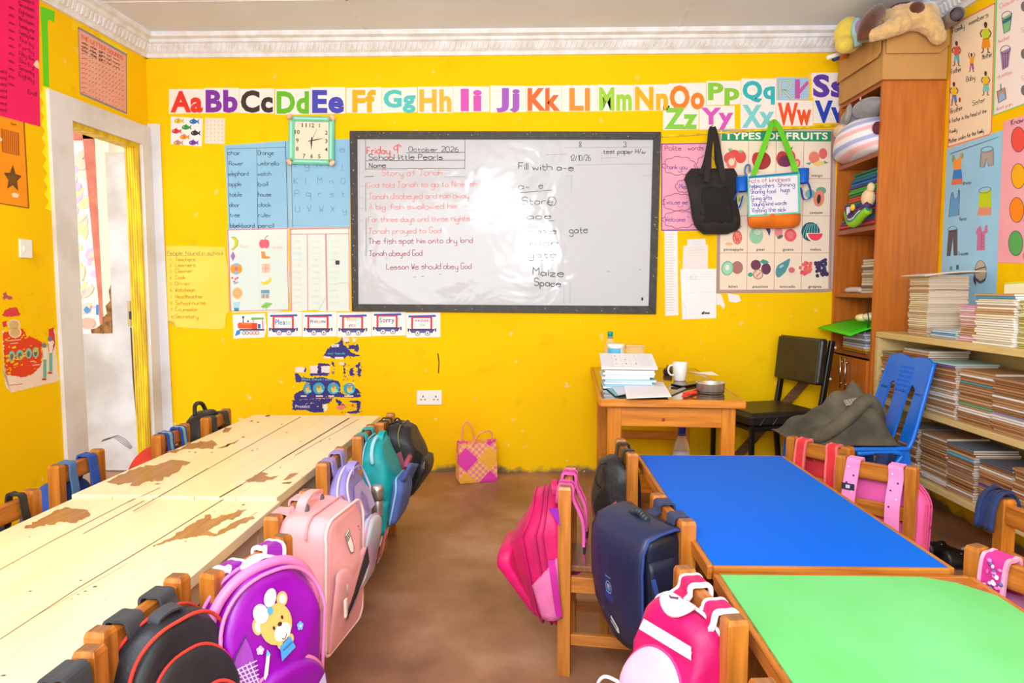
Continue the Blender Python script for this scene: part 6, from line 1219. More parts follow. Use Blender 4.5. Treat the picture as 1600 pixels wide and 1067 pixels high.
# --- black shoulder bag next to the desk
BKN = cloth('black_nylon', 36, 33, 35, .8, .5, .7, 28); SCR = pm(226, 90, 130)
g = Bag('r1', 'shoulder_bag', 'black drawstring bag with pink squiggles on the chair next to the teacher desk', .23, .36, .115, .085, .07, .045, .006, 6, 9, seed=4, noise=.012, taper=.45, cat='bag')
g.body(BKN); b = MB(); g.shell(b, cloth('hot_pink_base', 240, 50, 120), .2, .08, .10, .03, .04, (0, .012, -.295), .014, .002, 0); b.build('bottom_band', g.root, label='bright pink band at the bottom')
b = MB(); g.side(b, -1, .006); b.map0 = b.map
for k in range(4): b.line(catmull([(.62 + k * .06, .36 + k * .07, 0), (.85 - k * .04, .41 + k * .07, 0), (.66 + k * .06, .47 + k * .06, 0), (.92 - k * .05, .52 + k * .05, 0)], 5), .025, SCR, .002)
g.front(b)
for k in range(4): b.line(catmull([(-.07 + k * .03, .12 + k * .01, 0), (-.03 + k * .02, .15 + k * .02, 0), (-.06 + k * .03, .19, 0), (-.01 + k * .02, .22, 0)], 5), .004, SCR, .002)
b.build('printed_squiggle', g.root, label='pink squiggle print'); g.straps(BKN, (-.055, .055), .032, .24, in_y=-.062)
b = MB(); b.tube(catmull([g.A @ V(p) for p in ((-.02, .03, -.02), (-.06, .09, .0), (-.075, .12, -.05), (-.06, .10, -.09))], 6), .003, BKN); b.build('drawstring', g.root)
# --- navy satchel backpack
NVY = cloth('navy_leatherette', 28, 38, 76, .86, .42, .25, 60, 0); NVD = cloth('dark_navy_nylon', 16, 22, 48, .8, .5, .3, 120)
g = Bag('r2', 'backpack', 'navy blue satchel backpack with a wide flap and a ribbed handle', .235, .33, .115, .03, .03, .035, .03, 17, 4, seed=7, noise=.006, dt=.1, db=.15)
g.body(NVD)
b = MB(); rows = [(.0, .004), (.03, .012), (.075, .012), (.112, .002), (.130, -.028), (.137, -.08), (.139, -.16), (.137, -.23), (.130, -.285), (.120, -.325)]
P = []
for i, (y, z) in enumerate(rows):
    k = max(0, i - 6); wd = .124 - .010 * k * k * .9; P.append([g.A @ V((wd * (2 * j / 16 - 1), y - .010 * abs(2 * j / 16 - 1) ** 4 + .003 * mnoise.noise(V((j * .4, i * .6, 2))), z - (.004 if i > 1 else 0) * abs(2 * j / 16 - 1) ** 2)) for j in range(17)])
b.loft(P, NVY, cap=False, closed_ring=False); o = b.build('flap', g.root); o.modifiers.new('thick', 'SOLIDIFY').thickness = -.005
b = MB(); b.tube([P[i][0] for i in range(10)] + P[-1][1:-1] + [P[i][16] for i in range(9, -1, -1)], .0045, cloth('navy_binding', 36, 66, 140), 6); b.build('flap_binding', g.root)
b = MB(); b.map = lambda u, v, w: g.A @ V((-u, .1425 + w - max(0, v - .2) * .09, -v))
b.poly([(-.035, .135), (.0, .135), (.004, .145), (.004, .20), (-.004, .21), (-.032, .21), (-.036, .20)], pm(34, 50, 120, .5), .001); b.ring(-.016, .17, .014, .017, .0022, pm(120, 150, 220), .002); b.disc(-.016, .17, .009, .011, pm(60, 130, 150), .002); b.disc(-.016, .165, .005, .005, pm(200, 120, 120), .0026)
for k in range(3): b.line([(-.03, .141 + k * .022), (-.004, .141 + k * .022)], .0018, pm(130, 150, 210), .002)
b.build('crest', g.root, label='small embroidered crest'); b = MB(); b.map = lambda u, v, w: g.A @ V((-u, .1395 + w - max(0, v - .2) * .09, -v))
b.poly([(-.062, .236), (-.052, .232), (.012, .278), (.014, .292), (.004, .294), (-.062, .248)], pm(206, 206, 204, .35), .004); b.poly([(-.052, .241), (.004, .281), (.002, .286), (-.054, .246)], pm(60, 64, 80), .005); b.build('name_plate', g.root, label='pale grey slanted plate')
b = MB()
for k in range(8): b.ell(g.A @ V((-.034 + k * .0097, .045, .028 - .012 * abs(k - 3.5) / 3.5)), (.0052, .011, .011), pm(34, 40, 46, .5), nu=8, nv=6)
b.build('carry_handle', g.root, label='dark ribbed handle'); g.straps(cloth('slate_navy_strap', 48, 56, 96, .9), (-.058, .058), .05, .26, in_y=-.06)
b = MB(); b.grid(lambda u, v: g.A @ V((-.125 - .012 * math.sin(math.pi * v), .02 + u * .085, -.06 - v * .25)), 6, 8, NVD); o = b.build('side_pocket', g.root); o.modifiers.new('thick', 'SOLIDIFY').thickness = .004
b = MB(); b.strap([g.A @ V((-.133, .10, -.10)), g.A @ V((-.141, .085, -.18)), g.A @ V((-.133, .05, -.29))], .012, .004, MATS['navy_binding'], side=(0, 1, .2)); b.build('side_strap', g.root)
# --- pink and white backpack nearest on the right
HPK = cloth('hot_pink_nylon', 220, 0, 104, .82, .5, .6, 28); PPL = cloth('pale_pink_panel', 250, 184, 216, .95, .5, .12, 80); WTR = cloth('white_trim', 250, 232, 238, .95, .6)
g = Bag('r3', 'backpack', 'hot pink and white backpack at the bottom of the picture, by the green table', .215, .35, .12, .08, .05, .03, .022, 20, 12, seed=9, taper=.2, dt=.6, db=.25)
g.body(HPK); g.piping(WTR, (.006,), .004); g.pocket(PPL, 0.165, .24, .03, -.068, .078, .05, label='pale pink front pocket'); g.piping(cloth('pink_piping', 236, 60, 140), (.12,), .003, 'pocket_piping', .165, .24, .078, .05, (0, .010, -.068))
b = MB(); g.front(b, .006)
b.poly([(-.068, .034), (.068, .03), (.075, .05), (-.074, .055)], WTR, .004); b.line([(-.07, .045), (.073, .040)], .006, pm(246, 200, 206), .006); b.build('reflective_band', g.root, label='white band across the top')
b = MB(); g.side(b, -1, .006); b.poly([(.55, .30), (.8, .34), (.72, .86), (.5, .70)], WTR, .004); b.line([(.64, .34), (.6, .74)], .03, pm(236, 200, 206), .006); b.build('side_stripe', g.root, label='white side stripe')
b = MB(); g.front(b, .05, puff=.02); b.ring(-.03, .23, .02, .024, .004, pm(240, 230, 240), .002); b.disc(-.03, .23, .016, .02, pm(206, 206, 236), .0015); b.build('badge', g.root)
b = MB(); c = g.A @ V((0, .022, .006)); b.loft([[c + (g.A.to_3x3() @ V((.052 * math.cos(t) * s_ * .78, .034 * math.sin(t) * s_ * .8, zz_ + .008 * math.cos(2 * t)))) for t in [2 * math.pi * k / 20 for k in range(20)]] for s_, zz_ in ((1.0, 0), (1.05, .006), (.7, .014), (.2, .016))], WTR); b.tube([c + (g.A.to_3x3() @ V(p)) for p in ((-.03, .0, .017), (-.01, -.006, .019), (.01, .006, .019), (.03, 0, .017))], .0022, pm(90, 60, 80)); b.build('carry_handle', g.root, label='white padded handle')
g.straps(HPK, (-.058, .058), .052, .20, WTR)
b = MB(); b.tube(catmull([g.A @ V(p) for p in ((.12, .10, -.20), (.16, .12, -.19), (.185, .13, -.22), (.19, .13, -.27))], 6), .004, WTR); b.build('cord', g.root)
# --- bags behind the chairs on the right
CRL = cloth('coral_red_nylon', 232, 50, 58, .86); CRL2 = cloth('salmon_edge', 250, 120, 120)
g = Bag('q1', 'backpack', 'coral red backpack behind its chair next to the blue plastic chair', .25, .33, .12, .10, .04, .085, .01, 0, 4, seed=12); g.body(CRL); g.pocket(CRL, .2, .18, .04, -.13); g.straps(CRL, (-.062, .062), .044, .17, CRL2); g.handle(pm(60, 60, 80), label='dark handle')
PNK = cloth('candy_pink_nylon', 238, 92, 172, .92, .6); DOT = pm(90, 30, 80)
g = Bag('q2', 'backpack', 'candy pink backpack with dotted straps behind its chair at the blue table', .255, .36, .13, .09, .05, .07, .01, 0, 6, seed=14, xo=.02); g.body(PNK); g.pocket(PNK, .2, .2, .045, -.14); g.piping(cloth('candy_pink_zip', 226, 80, 160), (.05, .09), .003, 'zipper'); g.straps(cloth('dotted_pink_strap', 250, 140, 200, .96), (-.068, .068), .046, .23, in_y=-.075)
b = MB()
for x in (-.068, .068):
    for k in range(7): b.disc0 = 0; z = -.035 - k * .027; c = V((x * 1.05 + (.010 if k % 2 else -.010), -.0500 - .026 * min(1, k / 4) - .004, z)); b.ell(c, (.0035, .0012, .0035), DOT if k % 3 else pm(250, 230, 240), nu=8, nv=4)
b.box((-.072, -.0795, -.10), (.042, .003, .022), pm(40, 40, 60)); b.box((-.072, -.0815, -.10), (.014, .002, .012), pm(200, 200, 220)); b.build('strap_print', g.root, label='dots and dark tag on the straps')
b = MB(); g.side(b, 1, .006)
for k in range(9): b.disc(.3 + (k * 37 % 50) / 100, .2 + k * .07, .05, .018, DOT, .002, n=8)
b.build('printed_dots', g.root)
VIO = cloth('violet_nylon', 108, 50, 140, .86); PKT = cloth('dusty_pink_nylon', 226, 130, 180, .9)
g = Bag('q3', 'backpack', 'pink and violet backpack at the right picture edge below the flowery strap', .25, .34, .13, .09, .05, .085, .01, 0, 4, seed=16); g.body(PKT); g.pocket(VIO, .24, .2, .05, -.12, label='violet pocket'); FLW = cloth('flowery_magenta', 206, 40, 140, .9)
g.straps(FLW, (-.058,), .058, .23, cloth('flowery_edge', 246, 170, 206), in_y=-.052); g.straps(FLW, (.058,), .058, .16, MATS['flowery_edge'])
b = MB(); r = random.Random(6)
for k in range(46):
    z = -.012 - r.random() * .20; x = -.058 + r.uniform(-.022, .022); yy_ = -.0525 if z > -.06 else -.0535 - .004 * min(1, (-.06 - z) / .09); b.ell((x * (1.03 if z < -.05 else 1), yy_, z), (r.uniform(.003, .0065), .004, r.uniform(.003, .0065)), r.choice((pm(250, 200, 226), pm(250, 230, 240), pm(240, 120, 190), pm(90, 90, 150), pm(230, 90, 170))), nu=8, nv=4)
b.build('flower_print', g.root, label='flowers printed on the strap')
b = MB(); NVC = cloth('navy_scarf', 30, 48, 98, .8, .85, .5, 80); F4 = CHAIRS['q4']
# chair q4 local: rail along y, far post is on the side away from the camera
def scf(u, v):
    a = u * 2.6; y = -.088 * 2 - .075 + .088 + .06 * v - .03 * u + .01 + .008 * math.sin(v * 14 + u * 3); prof = catmull([(.058, 0, .51), (.044, 0, .575), (.012, 0, .612), (-.026, 0, .606), (-.05, 0, .57), (-.06, 0, .52)], 4); i = min(len(prof) - 1, int(u * (len(prof) - 1))); p = prof[i]; return F4 @ V((p.x + .006 * math.sin(v * 9), y, p.z + .005 * math.sin(v * 16)))
b.grid(scf, 20, 10, NVC); o = b.build('scarf', label='navy blue cloth draped over the chair post near the bookshelf', cat='scarf'); o.modifiers.new('thick', 'SOLIDIFY').thickness = .008
# --- cream tables, aisle side
TEA = cloth('teal_nylon', 0, 166, 172, .84, .5, .6, 26); LBL = cloth('ice_blue_trim', 150, 214, 232, .95); BVI = cloth('blue_violet_pocket', 84, 104, 176, .9)
g = Bag('l6', 'backpack', 'teal backpack with ice blue trim and a steel flask in its side pocket', .245, .385, .135, .085, .045, .034, .004, -2, 5, seed=21, taper=.15, dt=.5, db=.15)
g.body(TEA); g.piping(LBL, (.006,), .0035); g.piping(LBL, (.07,), .009, 'zipper', part=-.30); g.pocket(BVI, .2, .19, .045, -.15, label='blue violet front pocket'); g.piping(LBL, (.135,), .004, 'pocket_piping', .2, .19, .05, .03, (0, .012, -.15)); g.handle(TEA, .035, .03, .05, .024)
g.straps(TEA, (-.062, .062), .036, .17); b = MB(); b.grid(lambda u, v: g.A @ V((.131 + .036 * math.sin(math.pi * u) * (.5 + .5 * v ** .3), 0.048 + u * .08, -.225 - v * .14)), 10, 6, TEA); o = b.build('side_pocket', g.root); o.modifiers.new('thick', 'SOLIDIFY').thickness = .003
b = MB(); b.grid(lambda u, v: g.A @ V((.09 - u * .18, .165 + .03 * (1 - v) + .01 * math.sin(u * 7), -.07 - v * .08 - .05 * u)), 8, 5, BVI); o = b.build('open_pocket', g.root, label='blue violet pocket gaping open'); o.modifiers.new('thick', 'SOLIDIFY').thickness = .004
b = MB(); b.box(g.A @ V((.136, .05, -.32)), (.004, .05, .012), pm(190, 200, 200, .4)); b.build('reflective_tab', g.root, label='silver tab')
STL = mat('brushed_steel', C(236, 234, 232), .3, C(206, 202, 200), 3, (14, 14, 1), metal=.85)
fm = g.F @ g.A @ Matrix.Translation((.150, .088, -.28)); fl = thing('vacuum_flask', 'steel vacuum flask in the side pocket of the teal backpack', 'flask', Matrix.Translation(fm.translation))
b = MB(); b.lathe([(.0, 0), (.024, .0), (.025, .004), (.025, .062), (.023, .066)], STL); b.build('body', fl); b = MB(); b.lathe([(.0275, .067), (.0275, .108), (.024, .120), (.014, .127), (.0, .128)], STL); b.lathe([(.026, .063), (.026, .067)], pm(50, 46, 46)); b.build('cup_lid', fl)
b = MB(); g.A_ = g.A; b.tube(catmull([g.A @ V(p) for p in ((.02, .165, -.11), (.0, .165, -.09), (-.05, .165, -.08))], 5), .012, pm(160, 70, 90, .5)); b.build('pencil_case', g.root)
g = Bag('l7', 'backpack', 'black backpack with olive zips on the chair nearest the back wall', .25, .33, .165, .08, .06, .03, .004, -4, 3, seed=23, noise=.010, taper=.2)
g.body(BKN); OLZ = pm(130, 124, 70, .5); g.piping(OLZ, (.10,), .003, 'zipper', part=-.12); g.pocket(BKN, .2, .17, .03, -.14); g.piping(OLZ, (.165,), .003, 'pocket_zipper', .19, .03, .01, .01, (0, .02, -.15)); g.straps(BKN, (-.02, .05), .012, .12, ends=False)
b = MB(); g.side(b, 1, .005); b.poly([(.45, .32), (.62, .28), (.72, .55), (.55, .6)], pm(150, 80, 90), .003); b.build('side_patch', g.root, label='faded red patch')
b = MB(); b.tube(catmull([g.A @ V(p) for p in ((-.02, .0, -.02), (.01, .03, .03), (.04, .07, .0), (.05, .09, -.03))], 5), .004, BKN); b.tube(catmull([g.A @ V(p) for p in ((.03, .0, -.0), (.05, .05, .02), (.06, .10, -.02))], 5), .005, BKN); b.build('cord', g.root)
LIL = cloth('lilac_nylon', 156, 140, 214, .9, .45, .6, 26); LIG = mat('lilac_gloss_vinyl', C(190, 176, 238), .2, C(176, 160, 230), 6); PST = mat('pastel_print', C(226, 190, 226), .35, C(196, 206, 220), 9, detail=2, lo=.4, hi=.6)
g = Bag('l5', 'backpack', 'lilac backpack with a pastel picture pocket at the cream tables', .24, .40, .112, .10, .05, .052, .004, -2, 4, seed=25, taper=.22, dt=.5, db=.1)
g.body(LIL); g.piping(cloth('pale_lilac_zip', 214, 200, 240, .96), (.055, .115), .0045, 'zipper'); g.pocket(PST, .215, .235, .04, -.175, .09, .04, label='pastel picture pocket'); g.piping(cloth('rose_piping', 236, 176, 214), (.122,), .0042, 'pocket_piping', .215, .235, .09, .04, (0, .012, -.175)); g.handle(LIL, .035, .025, .05, .03); g.straps(LIL, (-.06, .06), .046, .2)
b = MB(); g.front(b, .004)
b.poly([(-.10, .10), (-.05, .05), (.05, .05), (.10, .10), (.09, .155), (-.09, .155)], LIG, .003); b.build('gloss_panel', g.root, label='glossy lilac panel'); b = MB(); g.front(b, .056, puff=.014)
for x, y, rx, ry, c, a in ((.0, .26, .025, .05, (236, 110, 160), .2), (-.03, .29, .016, .03, (190, 90, 140), .1), (.03, .30, .014, .03, (250, 200, 220), 0), (.05, .24, .02, .016, (250, 236, 226), 0), (-.05, .24, .012, .02, (200, 214, 200), .4), (.0, .33, .03, .012, (220, 160, 190), 0)): b.disc(x, y, rx, ry, pm(*c, .4), .001 + abs(x) * .01, a)
b.build('printed_shapes', g.root, label='soft pink printed shapes'); b = MB(); b.grid(lambda u, v: g.A @ V((.131 + .03 * math.sin(math.pi * u), .02 + u * .085, -.12 - v * .25 - .05 * u * (1 - v))), 8, 6, LIL); o = b.build('side_pocket', g.root); o.modifiers.new('thick', 'SOLIDIFY').thickness = .004
PPK2 = cloth('blush_pink_canvas', 240, 168, 172, .95, .7, .15, 200)
g = Bag('l4', 'backpack', 'plain pale pink backpack with a flat front at the cream tables', .25, .36, .165, .05, .03, .012, .006, -4, 4, seed=27, puff=.006, taper=.05, dt=.2, db=.1)
g.body(PPK2); g.piping(cloth('blush_edge', 250, 206, 204, .98), (.165,), .0042); g.piping(cloth('blush_zip', 236, 160, 166), (.10,), .003, 'zipper', part=-.28); g.pocket(PPK2, .21, .22, .012, -.14, .02, .02, puff=.004)
b = MB(); g.front(b, .004, puff=.006)
b.poly([(-.03, .055), (.0, .047), (.003, .10), (-.006, .112), (-.022, .108), (-.028, .09)], pm(244, 232, 226), .003); b.line([(-.03, .056), (.0, .048), (.003, .10), (-.006, .112), (-.022, .108), (-.028, .09)], .0022, pm(60, 50, 50), .0042, True)
for k in range(3): b.line([(-.028 + k * .001, .064 + k * .006), (-.002, .056 + k * .006)], .003, pm(40, 36, 40), .0042)
b.rect(.06, .062, .068, .067, pm(190, 60, 90), .003); b.rect(.064, .072, .068, .077, pm(190, 60, 90), .003); b.build('badge', g.root, label='small black and white crest')
b = MB(); g.front(b, .0075, puff=.005); b.poly([(-.04, .262), (.088, .128), (.092, .18), (-.03, .30)], pm(50, 44, 48), .004); b.poly([(-.03, .285), (.02, .235), (.06, .215), (.09, .182), (.092, .20), (-.025, .31)], pm(170, 166, 170), .005); b.build('pocket_opening', g.root, label='dark gap of the half open zip')
b = MB(); b.box(g.pt(V((.085, .185, -.235))), (.016, .006, .05), pm(250, 226, 214), ch=.003); b.tube([g.pt(V((.085, .185, -.20))), g.pt(V((.08, .182, -.17)))], .002, pm(160, 150, 150, .3)); b.build('zip_pull', g.root)
g.straps(PPK2, (-.06, .06), .046, .16); b = MB(); b.strap([g.A @ V((-.045, .02, -.01)), g.A @ V((-.05, .03, .03)), g.A @ V((-.0, .03, .042)), g.A @ V((.05, .03, .03)), g.A @ V((.045, .02, -.01))], .026, .006, PPK2, side=(0, 1, 0)); b.ell(g.A @ V((-.047, .043, .01)), (.010, .005, .014), pm(90, 84, 90)); b.ell(g.A @ V((.047, .043, .01)), (.010, .005, .014), pm(90, 84, 90)); b.build('carry_handle', g.root)
PUR = cloth('bright_purple_satin', 150, 0, 172, .88, .35, .45, 22); PKS = cloth('satin_pink', 240, 130, 190, .93, .35, .15, 60)
g = Bag('l3', 'backpack', 'bright purple and pink backpack with a teddy bear picture on its front', .255, .42, .12, .118, .05, .012, .016, -16, 8, xo=.03, seed=29, puff=.02, taper=.1, dt=.45, db=.1)
g.body(PUR); g.piping(PKS, (.006, .118), .0045); g.piping(PKS, (.07,), .012, 'zip_band', part=-.40, label='broad pink zip band')
g.pocket(PUR, .215, .21, .04, -.185, .10, .04, label='striped lower pocket'); g.piping(PKS, (.12,), .006, 'pocket_piping', .215, .21, .10, .04, (0, .01, -.185)); b = MB(); g.front(b, .034, .215, .21, base=(0, 0, -.185), puff=.013)
b.poly([(-.09, .19), (-.085, .08), (-.04, .025), (-.03, .03), (-.055, .1), (-.06, .19)], pm(150, 216, 220, .4), .002); b.poly([(.02, .19), (.03, .12), (.09, .05), (.105, .10), (.08, .13), (.06, .19)], pm(214, 206, 240, .4), .002); b.build('pocket_stripes', g.root, label='mint and lilac stripes')
b = MB(); g.front(b, .0035)
TAN, CRM2, WH = pm(240, 176, 96, .5), pm(250, 234, 220, .5), pm(252, 236, 244, .5)
def bp(x, y): return (-.006 + (x - 620) * .00046, .030 + (y - 430) * .00044)
def bd(x, y, rx, ry, m, w, a=0): X, Y_ = bp(x, y); b.disc(X, Y_, rx * .00046, ry * .00046, m, w, a)
bd(520, 560, 24, 34, TAN, .002); bd(670, 490, 30, 32, TAN, .002); bd(522, 562, 14, 22, WH, .003); bd(672, 490, 18, 20, WH, .003); bd(612, 580, 84, 82, TAN, .004, -.25); bd(632, 620, 46, 34, CRM2, .006, -.25); bd(626, 583, 12, 9, pm(60, 40, 50), .008); bd(592, 588, 6, 8, pm(40, 30, 40), .008); bd(645, 560, 6, 8, pm(40, 30, 40), .008)
bd(545, 510, 36, 42, WH, .007, -.5); bd(606, 460, 32, 40, WH, .007, .5); bd(592, 512, 15, 17, pm(80, 160, 220), .009)
b.poly([bp(602, 670), bp(665, 650), bp(680, 705), bp(598, 735)], pm(70, 150, 210, .5), .007); bd(605, 665, 14, 18, TAN, .006); bd(668, 660, 14, 18, TAN, .006); b.line([bp(610, 690), bp(665, 674)], .003, pm(40, 110, 180), .009); b.line(catmull([(*bp(618, 640), 0), (*bp(632, 648), 0), (*bp(648, 630), 0)], 4), .0018, pm(90, 50, 50), .009)
for x, y, c in ((732, 633, (110, 170, 240)), (508, 655, (250, 180, 220)), (382, 850, (250, 190, 190))):
    for k in range(5): a = k * 1.257; bd(x + 11 * math.cos(a), y + 11 * math.sin(a), 8, 8, pm(*c), .004)
    bd(x, y, 5, 5, pm(250, 240, 180), .006)
b.poly([bp(372, 700), bp(400, 640), bp(455, 575), bp(470, 640), bp(485, 780), bp(455, 805), bp(395, 745)], pm(150, 60, 170), .003)
for k in range(5): b.line([bp(380 + k * 18, 700 - k * 4), bp(420 + k * 15, 790)], .0022, pm(206, 190, 214), .004); b.line([bp(385, 700 + k * 18), bp(485, 690 + k * 20)], .0022, pm(206, 190, 214), .004)
b.line([bp(372, 700), bp(400, 640), bp(460, 575)], .003, pm(70, 40, 90), .004); b.poly([bp(505, 775), bp(530, 690), bp(548, 690), bp(525, 770), bp(510, 790)], pm(250, 214, 200), .004); b.poly([bp(528, 690), bp(540, 662), bp(552, 690)], pm(110, 180, 230), .0045)
b.build('bear_print', g.root, label='teddy bear with a bow, flowers and a net')
g.straps(PUR, (-.062, .062), .05, .17, WTR); b = MB(); b.strap([g.A @ V((-.026, .018, -.012)), g.A @ V((-.03, .018, .012)), g.A @ V((0, .02, .024)), g.A @ V((.03, .018, .012)), g.A @ V((.026, .018, -.012))], .024, .006, WTR, side=(0, 1, 0)); b.build('carry_handle', g.root, label='white padded handle')
BKR = cloth('black_ripstop', 38, 38, 46, .72, .5, .8, 30); RPI = cloth('red_piping', 226, 60, 44)
g = Bag('l2', 'backpack', 'black backpack with red piping near the bottom left corner', .235, .40, .115, .10, .05, .03, .012, -14, 10, seed=33, noise=.012, taper=.15, dt=.5, db=.1)
g.body(BKR); g.piping(RPI, (.008, .105), .0038); g.pocket(BKR, .20, .30, .035, -.055, .09, .05); g.piping(RPI, (.115,), .0036, 'pocket_piping', .20, .30, .09, .05, (0, .014, -.055)); g.piping(RPI, (.115,), .0036, 'inner_piping', .14, .22, .06, .03, (-.01, .046, -.115)); g.straps(cloth('charcoal_strap', 62, 64, 70, .9), (-.045, .055), .046, .2); g.handle(MATS['charcoal_strap'], .03, .018, .02, .026)
b = MB(); g.front(b, .058, puff=.012); b.poly([(-.03, .30), (.05, .20), (.06, .23), (0, .33)], pm(90, 70, 64), .002); b.line([(-.03, .33), (.06, .25)], .008, pm(220, 60, 50), .003); b.poly([(.02, .32), (.06, .28), (.07, .33), (.03, .35)], pm(150, 150, 190), .003); b.build('pocket_print', g.root)
g = Bag('l1', 'backpack', 'dark grey backpack hanging at the very bottom left, only its broad straps in view', .25, .35, .13, .09, .05, .08, .008, 0, 4, seed=35); g.body(BKR); g.straps(MATS['charcoal_strap'], (-.052, .058), .056, .2); g.handle(MATS['charcoal_strap'])
# --- door side of the cream tables
g = Bag('k4', 'backpack', 'black backpack with a loop handle on the door side near the back wall', .26, .34, .13, .10, .05, -.004, .004, 0, 4, seed=41); g.body(BKN); g.pocket(BKN, .2, .18, .04, -.14); g.straps(cloth('dark_grey_strap', 52, 52, 54, .9), (-.07, .066), .036, .15); b = MB(); b.tube(catmull([g.A @ V(p) for p in ((-.06, .05, -.005), (-.04, .055, .035), (0, .06, .045), (.04, .055, .035), (.06, .05, -.005))], 6), .010, BKN); b.build('carry_handle', g.root)
RDN = cloth('red_nylon', 222, 58, 44, .86); TLS = cloth('pale_teal_strap', 132, 190, 190, .93)
g = Bag('k3', 'backpack', 'red backpack with pale teal straps on the door side of the cream tables', .26, .33, .13, .10, .05, .075, .004, 0, 4, seed=43); g.body(RDN); g.pocket(cloth('black_pocket', 30, 30, 34), .2, .18, .05, -.1); g.straps(TLS, (-.055, .06), .04, .16, cloth('royal_blue_edge', 40, 70, 170)); g.handle(cloth('teal_handle', 20, 140, 170), .03, .02)
RBL = cloth('royal_blue_nylon', 36, 82, 178, .88); RBG = cloth('greyish_blue_strap', 78, 120, 170, .9)
g = Bag('k2', 'backpack', 'royal blue backpack on the chair by the left wall, its two straps over the rail', .25, .33, .13, .1, .05, .09, .006, 0, 4, seed=45); g.body(RBL); g.pocket(RBL, .2, .18, .04, -.12); g.straps(RBG, (-.06,), .036, .17); g.straps(RBL, (.05,), .044, .17)
g = Bag('k1', 'backpack', 'dark teal backpack at the left picture edge, one thin black strap over the rail', .25, .33, .13, .1, .05, .11, .006, 0, 4, seed=47); g.body(cloth('dark_teal_nylon', 24, 70, 96, .85)); g.pocket(MATS['dark_teal_nylon'], .2, .18, .04, -.12); g.straps(BKN, (.055,), .024, .15)
# ================================================================== on the teacher's desk
def dk_(x, y, z=DZ + .002): return atz(x, y, z)
wp, bp_ = pm(244, 244, 250), pm(190, 214, 236)
def sheet3(P, th, m, name, label, cat='paper', lines=0, group=None, extra=None):
    b = MB(); nrm = (P[1] - P[0]).cross(P[3] - P[0]).normalized(); nrm = nrm if nrm.z > 0 else -nrm; b.prism(P, nrm * th, m)
    def mp(u, v, w): a = P[3].lerp(P[2], u); c = P[0].lerp(P[1], u); return c.lerp(a, v) + nrm * (th + w)
    b.map = mp
    for k in range(lines): b.line([(.05, .08 + k * .85 / lines), (.95, .08 + k * .85 / lines)], .006, pm(196, 202, 220), .0006)
    if extra: extra(b)
    return b.build(name, label=label, cat=cat, group=group)
z0 = DZ + .003; pl = DM @ V((.115, .30, 0))
def dq(x, y, z): p = DM @ V((x, y, 0)); return V((p.x, p.y, z))
def tilt(x0, x1, y0, y1, za, zb, dx=0): return [dq(x0 + dx, y1, zb), dq(x1 + dx, y1, zb), dq(x1, y0, za), dq(x0, y0, za)]
pile = [(.02, .24, .30, .55, (206, 222, 238)), (.03, .27, .31, .56, (150, 200, 220)), (.025, .26, .30, .555, (232, 232, 240)), (.03, .28, .29, .56, (170, 206, 226)), (.015, .25, .31, .57, (240, 240, 246)), (.03, .27, .30, .56, (226, 220, 224)), (.02, .275, .305, .565, (214, 226, 240)), (.03, .27, .30, .56, (246, 244, 248))]
zc = z0; nm = ['pale blue', 'sky blue', 'grey white', 'light blue', 'white', 'pinkish white', 'icy blue', 'bright white']
for k, (a, c_, e, f, col) in enumerate(pile):
    sheet3(tilt(a, c_, e, f, zc, zc), .0105, pm(*col), 'booklet', '%s booklet in the paper pile on the teacher desk' % nm[k], 'booklet', group='booklets piled on the teacher desk'); zc += .0115
def chart_x(b):
    for k in range(10): b.line([(.03 + k * .022, .06), (.02 + k * .022, .9)], .004, pm(206, 210, 228), .0008); b.line([(.74 + k * .022, .06), (.74 + k * .022, .9)], .004, pm(206, 210, 228), .0008)
    for y in (.05, .3, .52, .75, .93): b.line([(.22, y), (.72, y)], .005, pm(214, 204, 220), .0008)
    for x in (.22, .38, .55, .72): b.line([(x, .05), (x, .93)], .004, pm(206, 200, 220), .0008)
    for x, y, c in ((.28, .2, (110, 110, 120)), (.29, .45, (80, 80, 110)), (.28, .72, (206, 196, 60)), (.46, .45, (70, 70, 90)), (.46, .72, (90, 100, 90)), (.64, .2, (236, 190, 190)), (.64, .45, (240, 200, 190)), (.64, .72, (120, 70, 70))): b.disc(x, y, .012, .03, pm(*c), .001)
sheet3(tilt(.012, .287, .305, .56, zc + .004, zc + .052), .008, wp, 'booklet', 'large open timetable sheet lying tilted on top of the paper pile', 'booklet', extra=chart_x)
sheet3(tilt(.06, .28, .585, .80, z0, z0), .125, pm(238, 238, 246), 'paper_stack', 'white paper stack behind the timetable sheet on the desk', 'paper')
zc2 = z0
for k, (P_, col, lab) in enumerate((([(944, 604), (968, 600), (983, 616), (962, 619)], (130, 190, 210), 'blue printed leaflet sticking out under the lined sheet, front left of the desk'), ([(950, 598), (985, 596), (990, 613), (966, 618)], (214, 222, 240), 'pale leaflet under the lined sheet at the front of the desk'), ([(974, 597), (1036, 598), (1049, 620), (979, 623)], (246, 246, 252), 'lined white sheet hanging at the front edge of the desk'))):
    q = [atz(x, y, z0 + .006 * k) for x, y in P_]; sheet3(q, .004, pm(*col), 'paper_sheet', lab, lines=9 if k == 2 else 3)
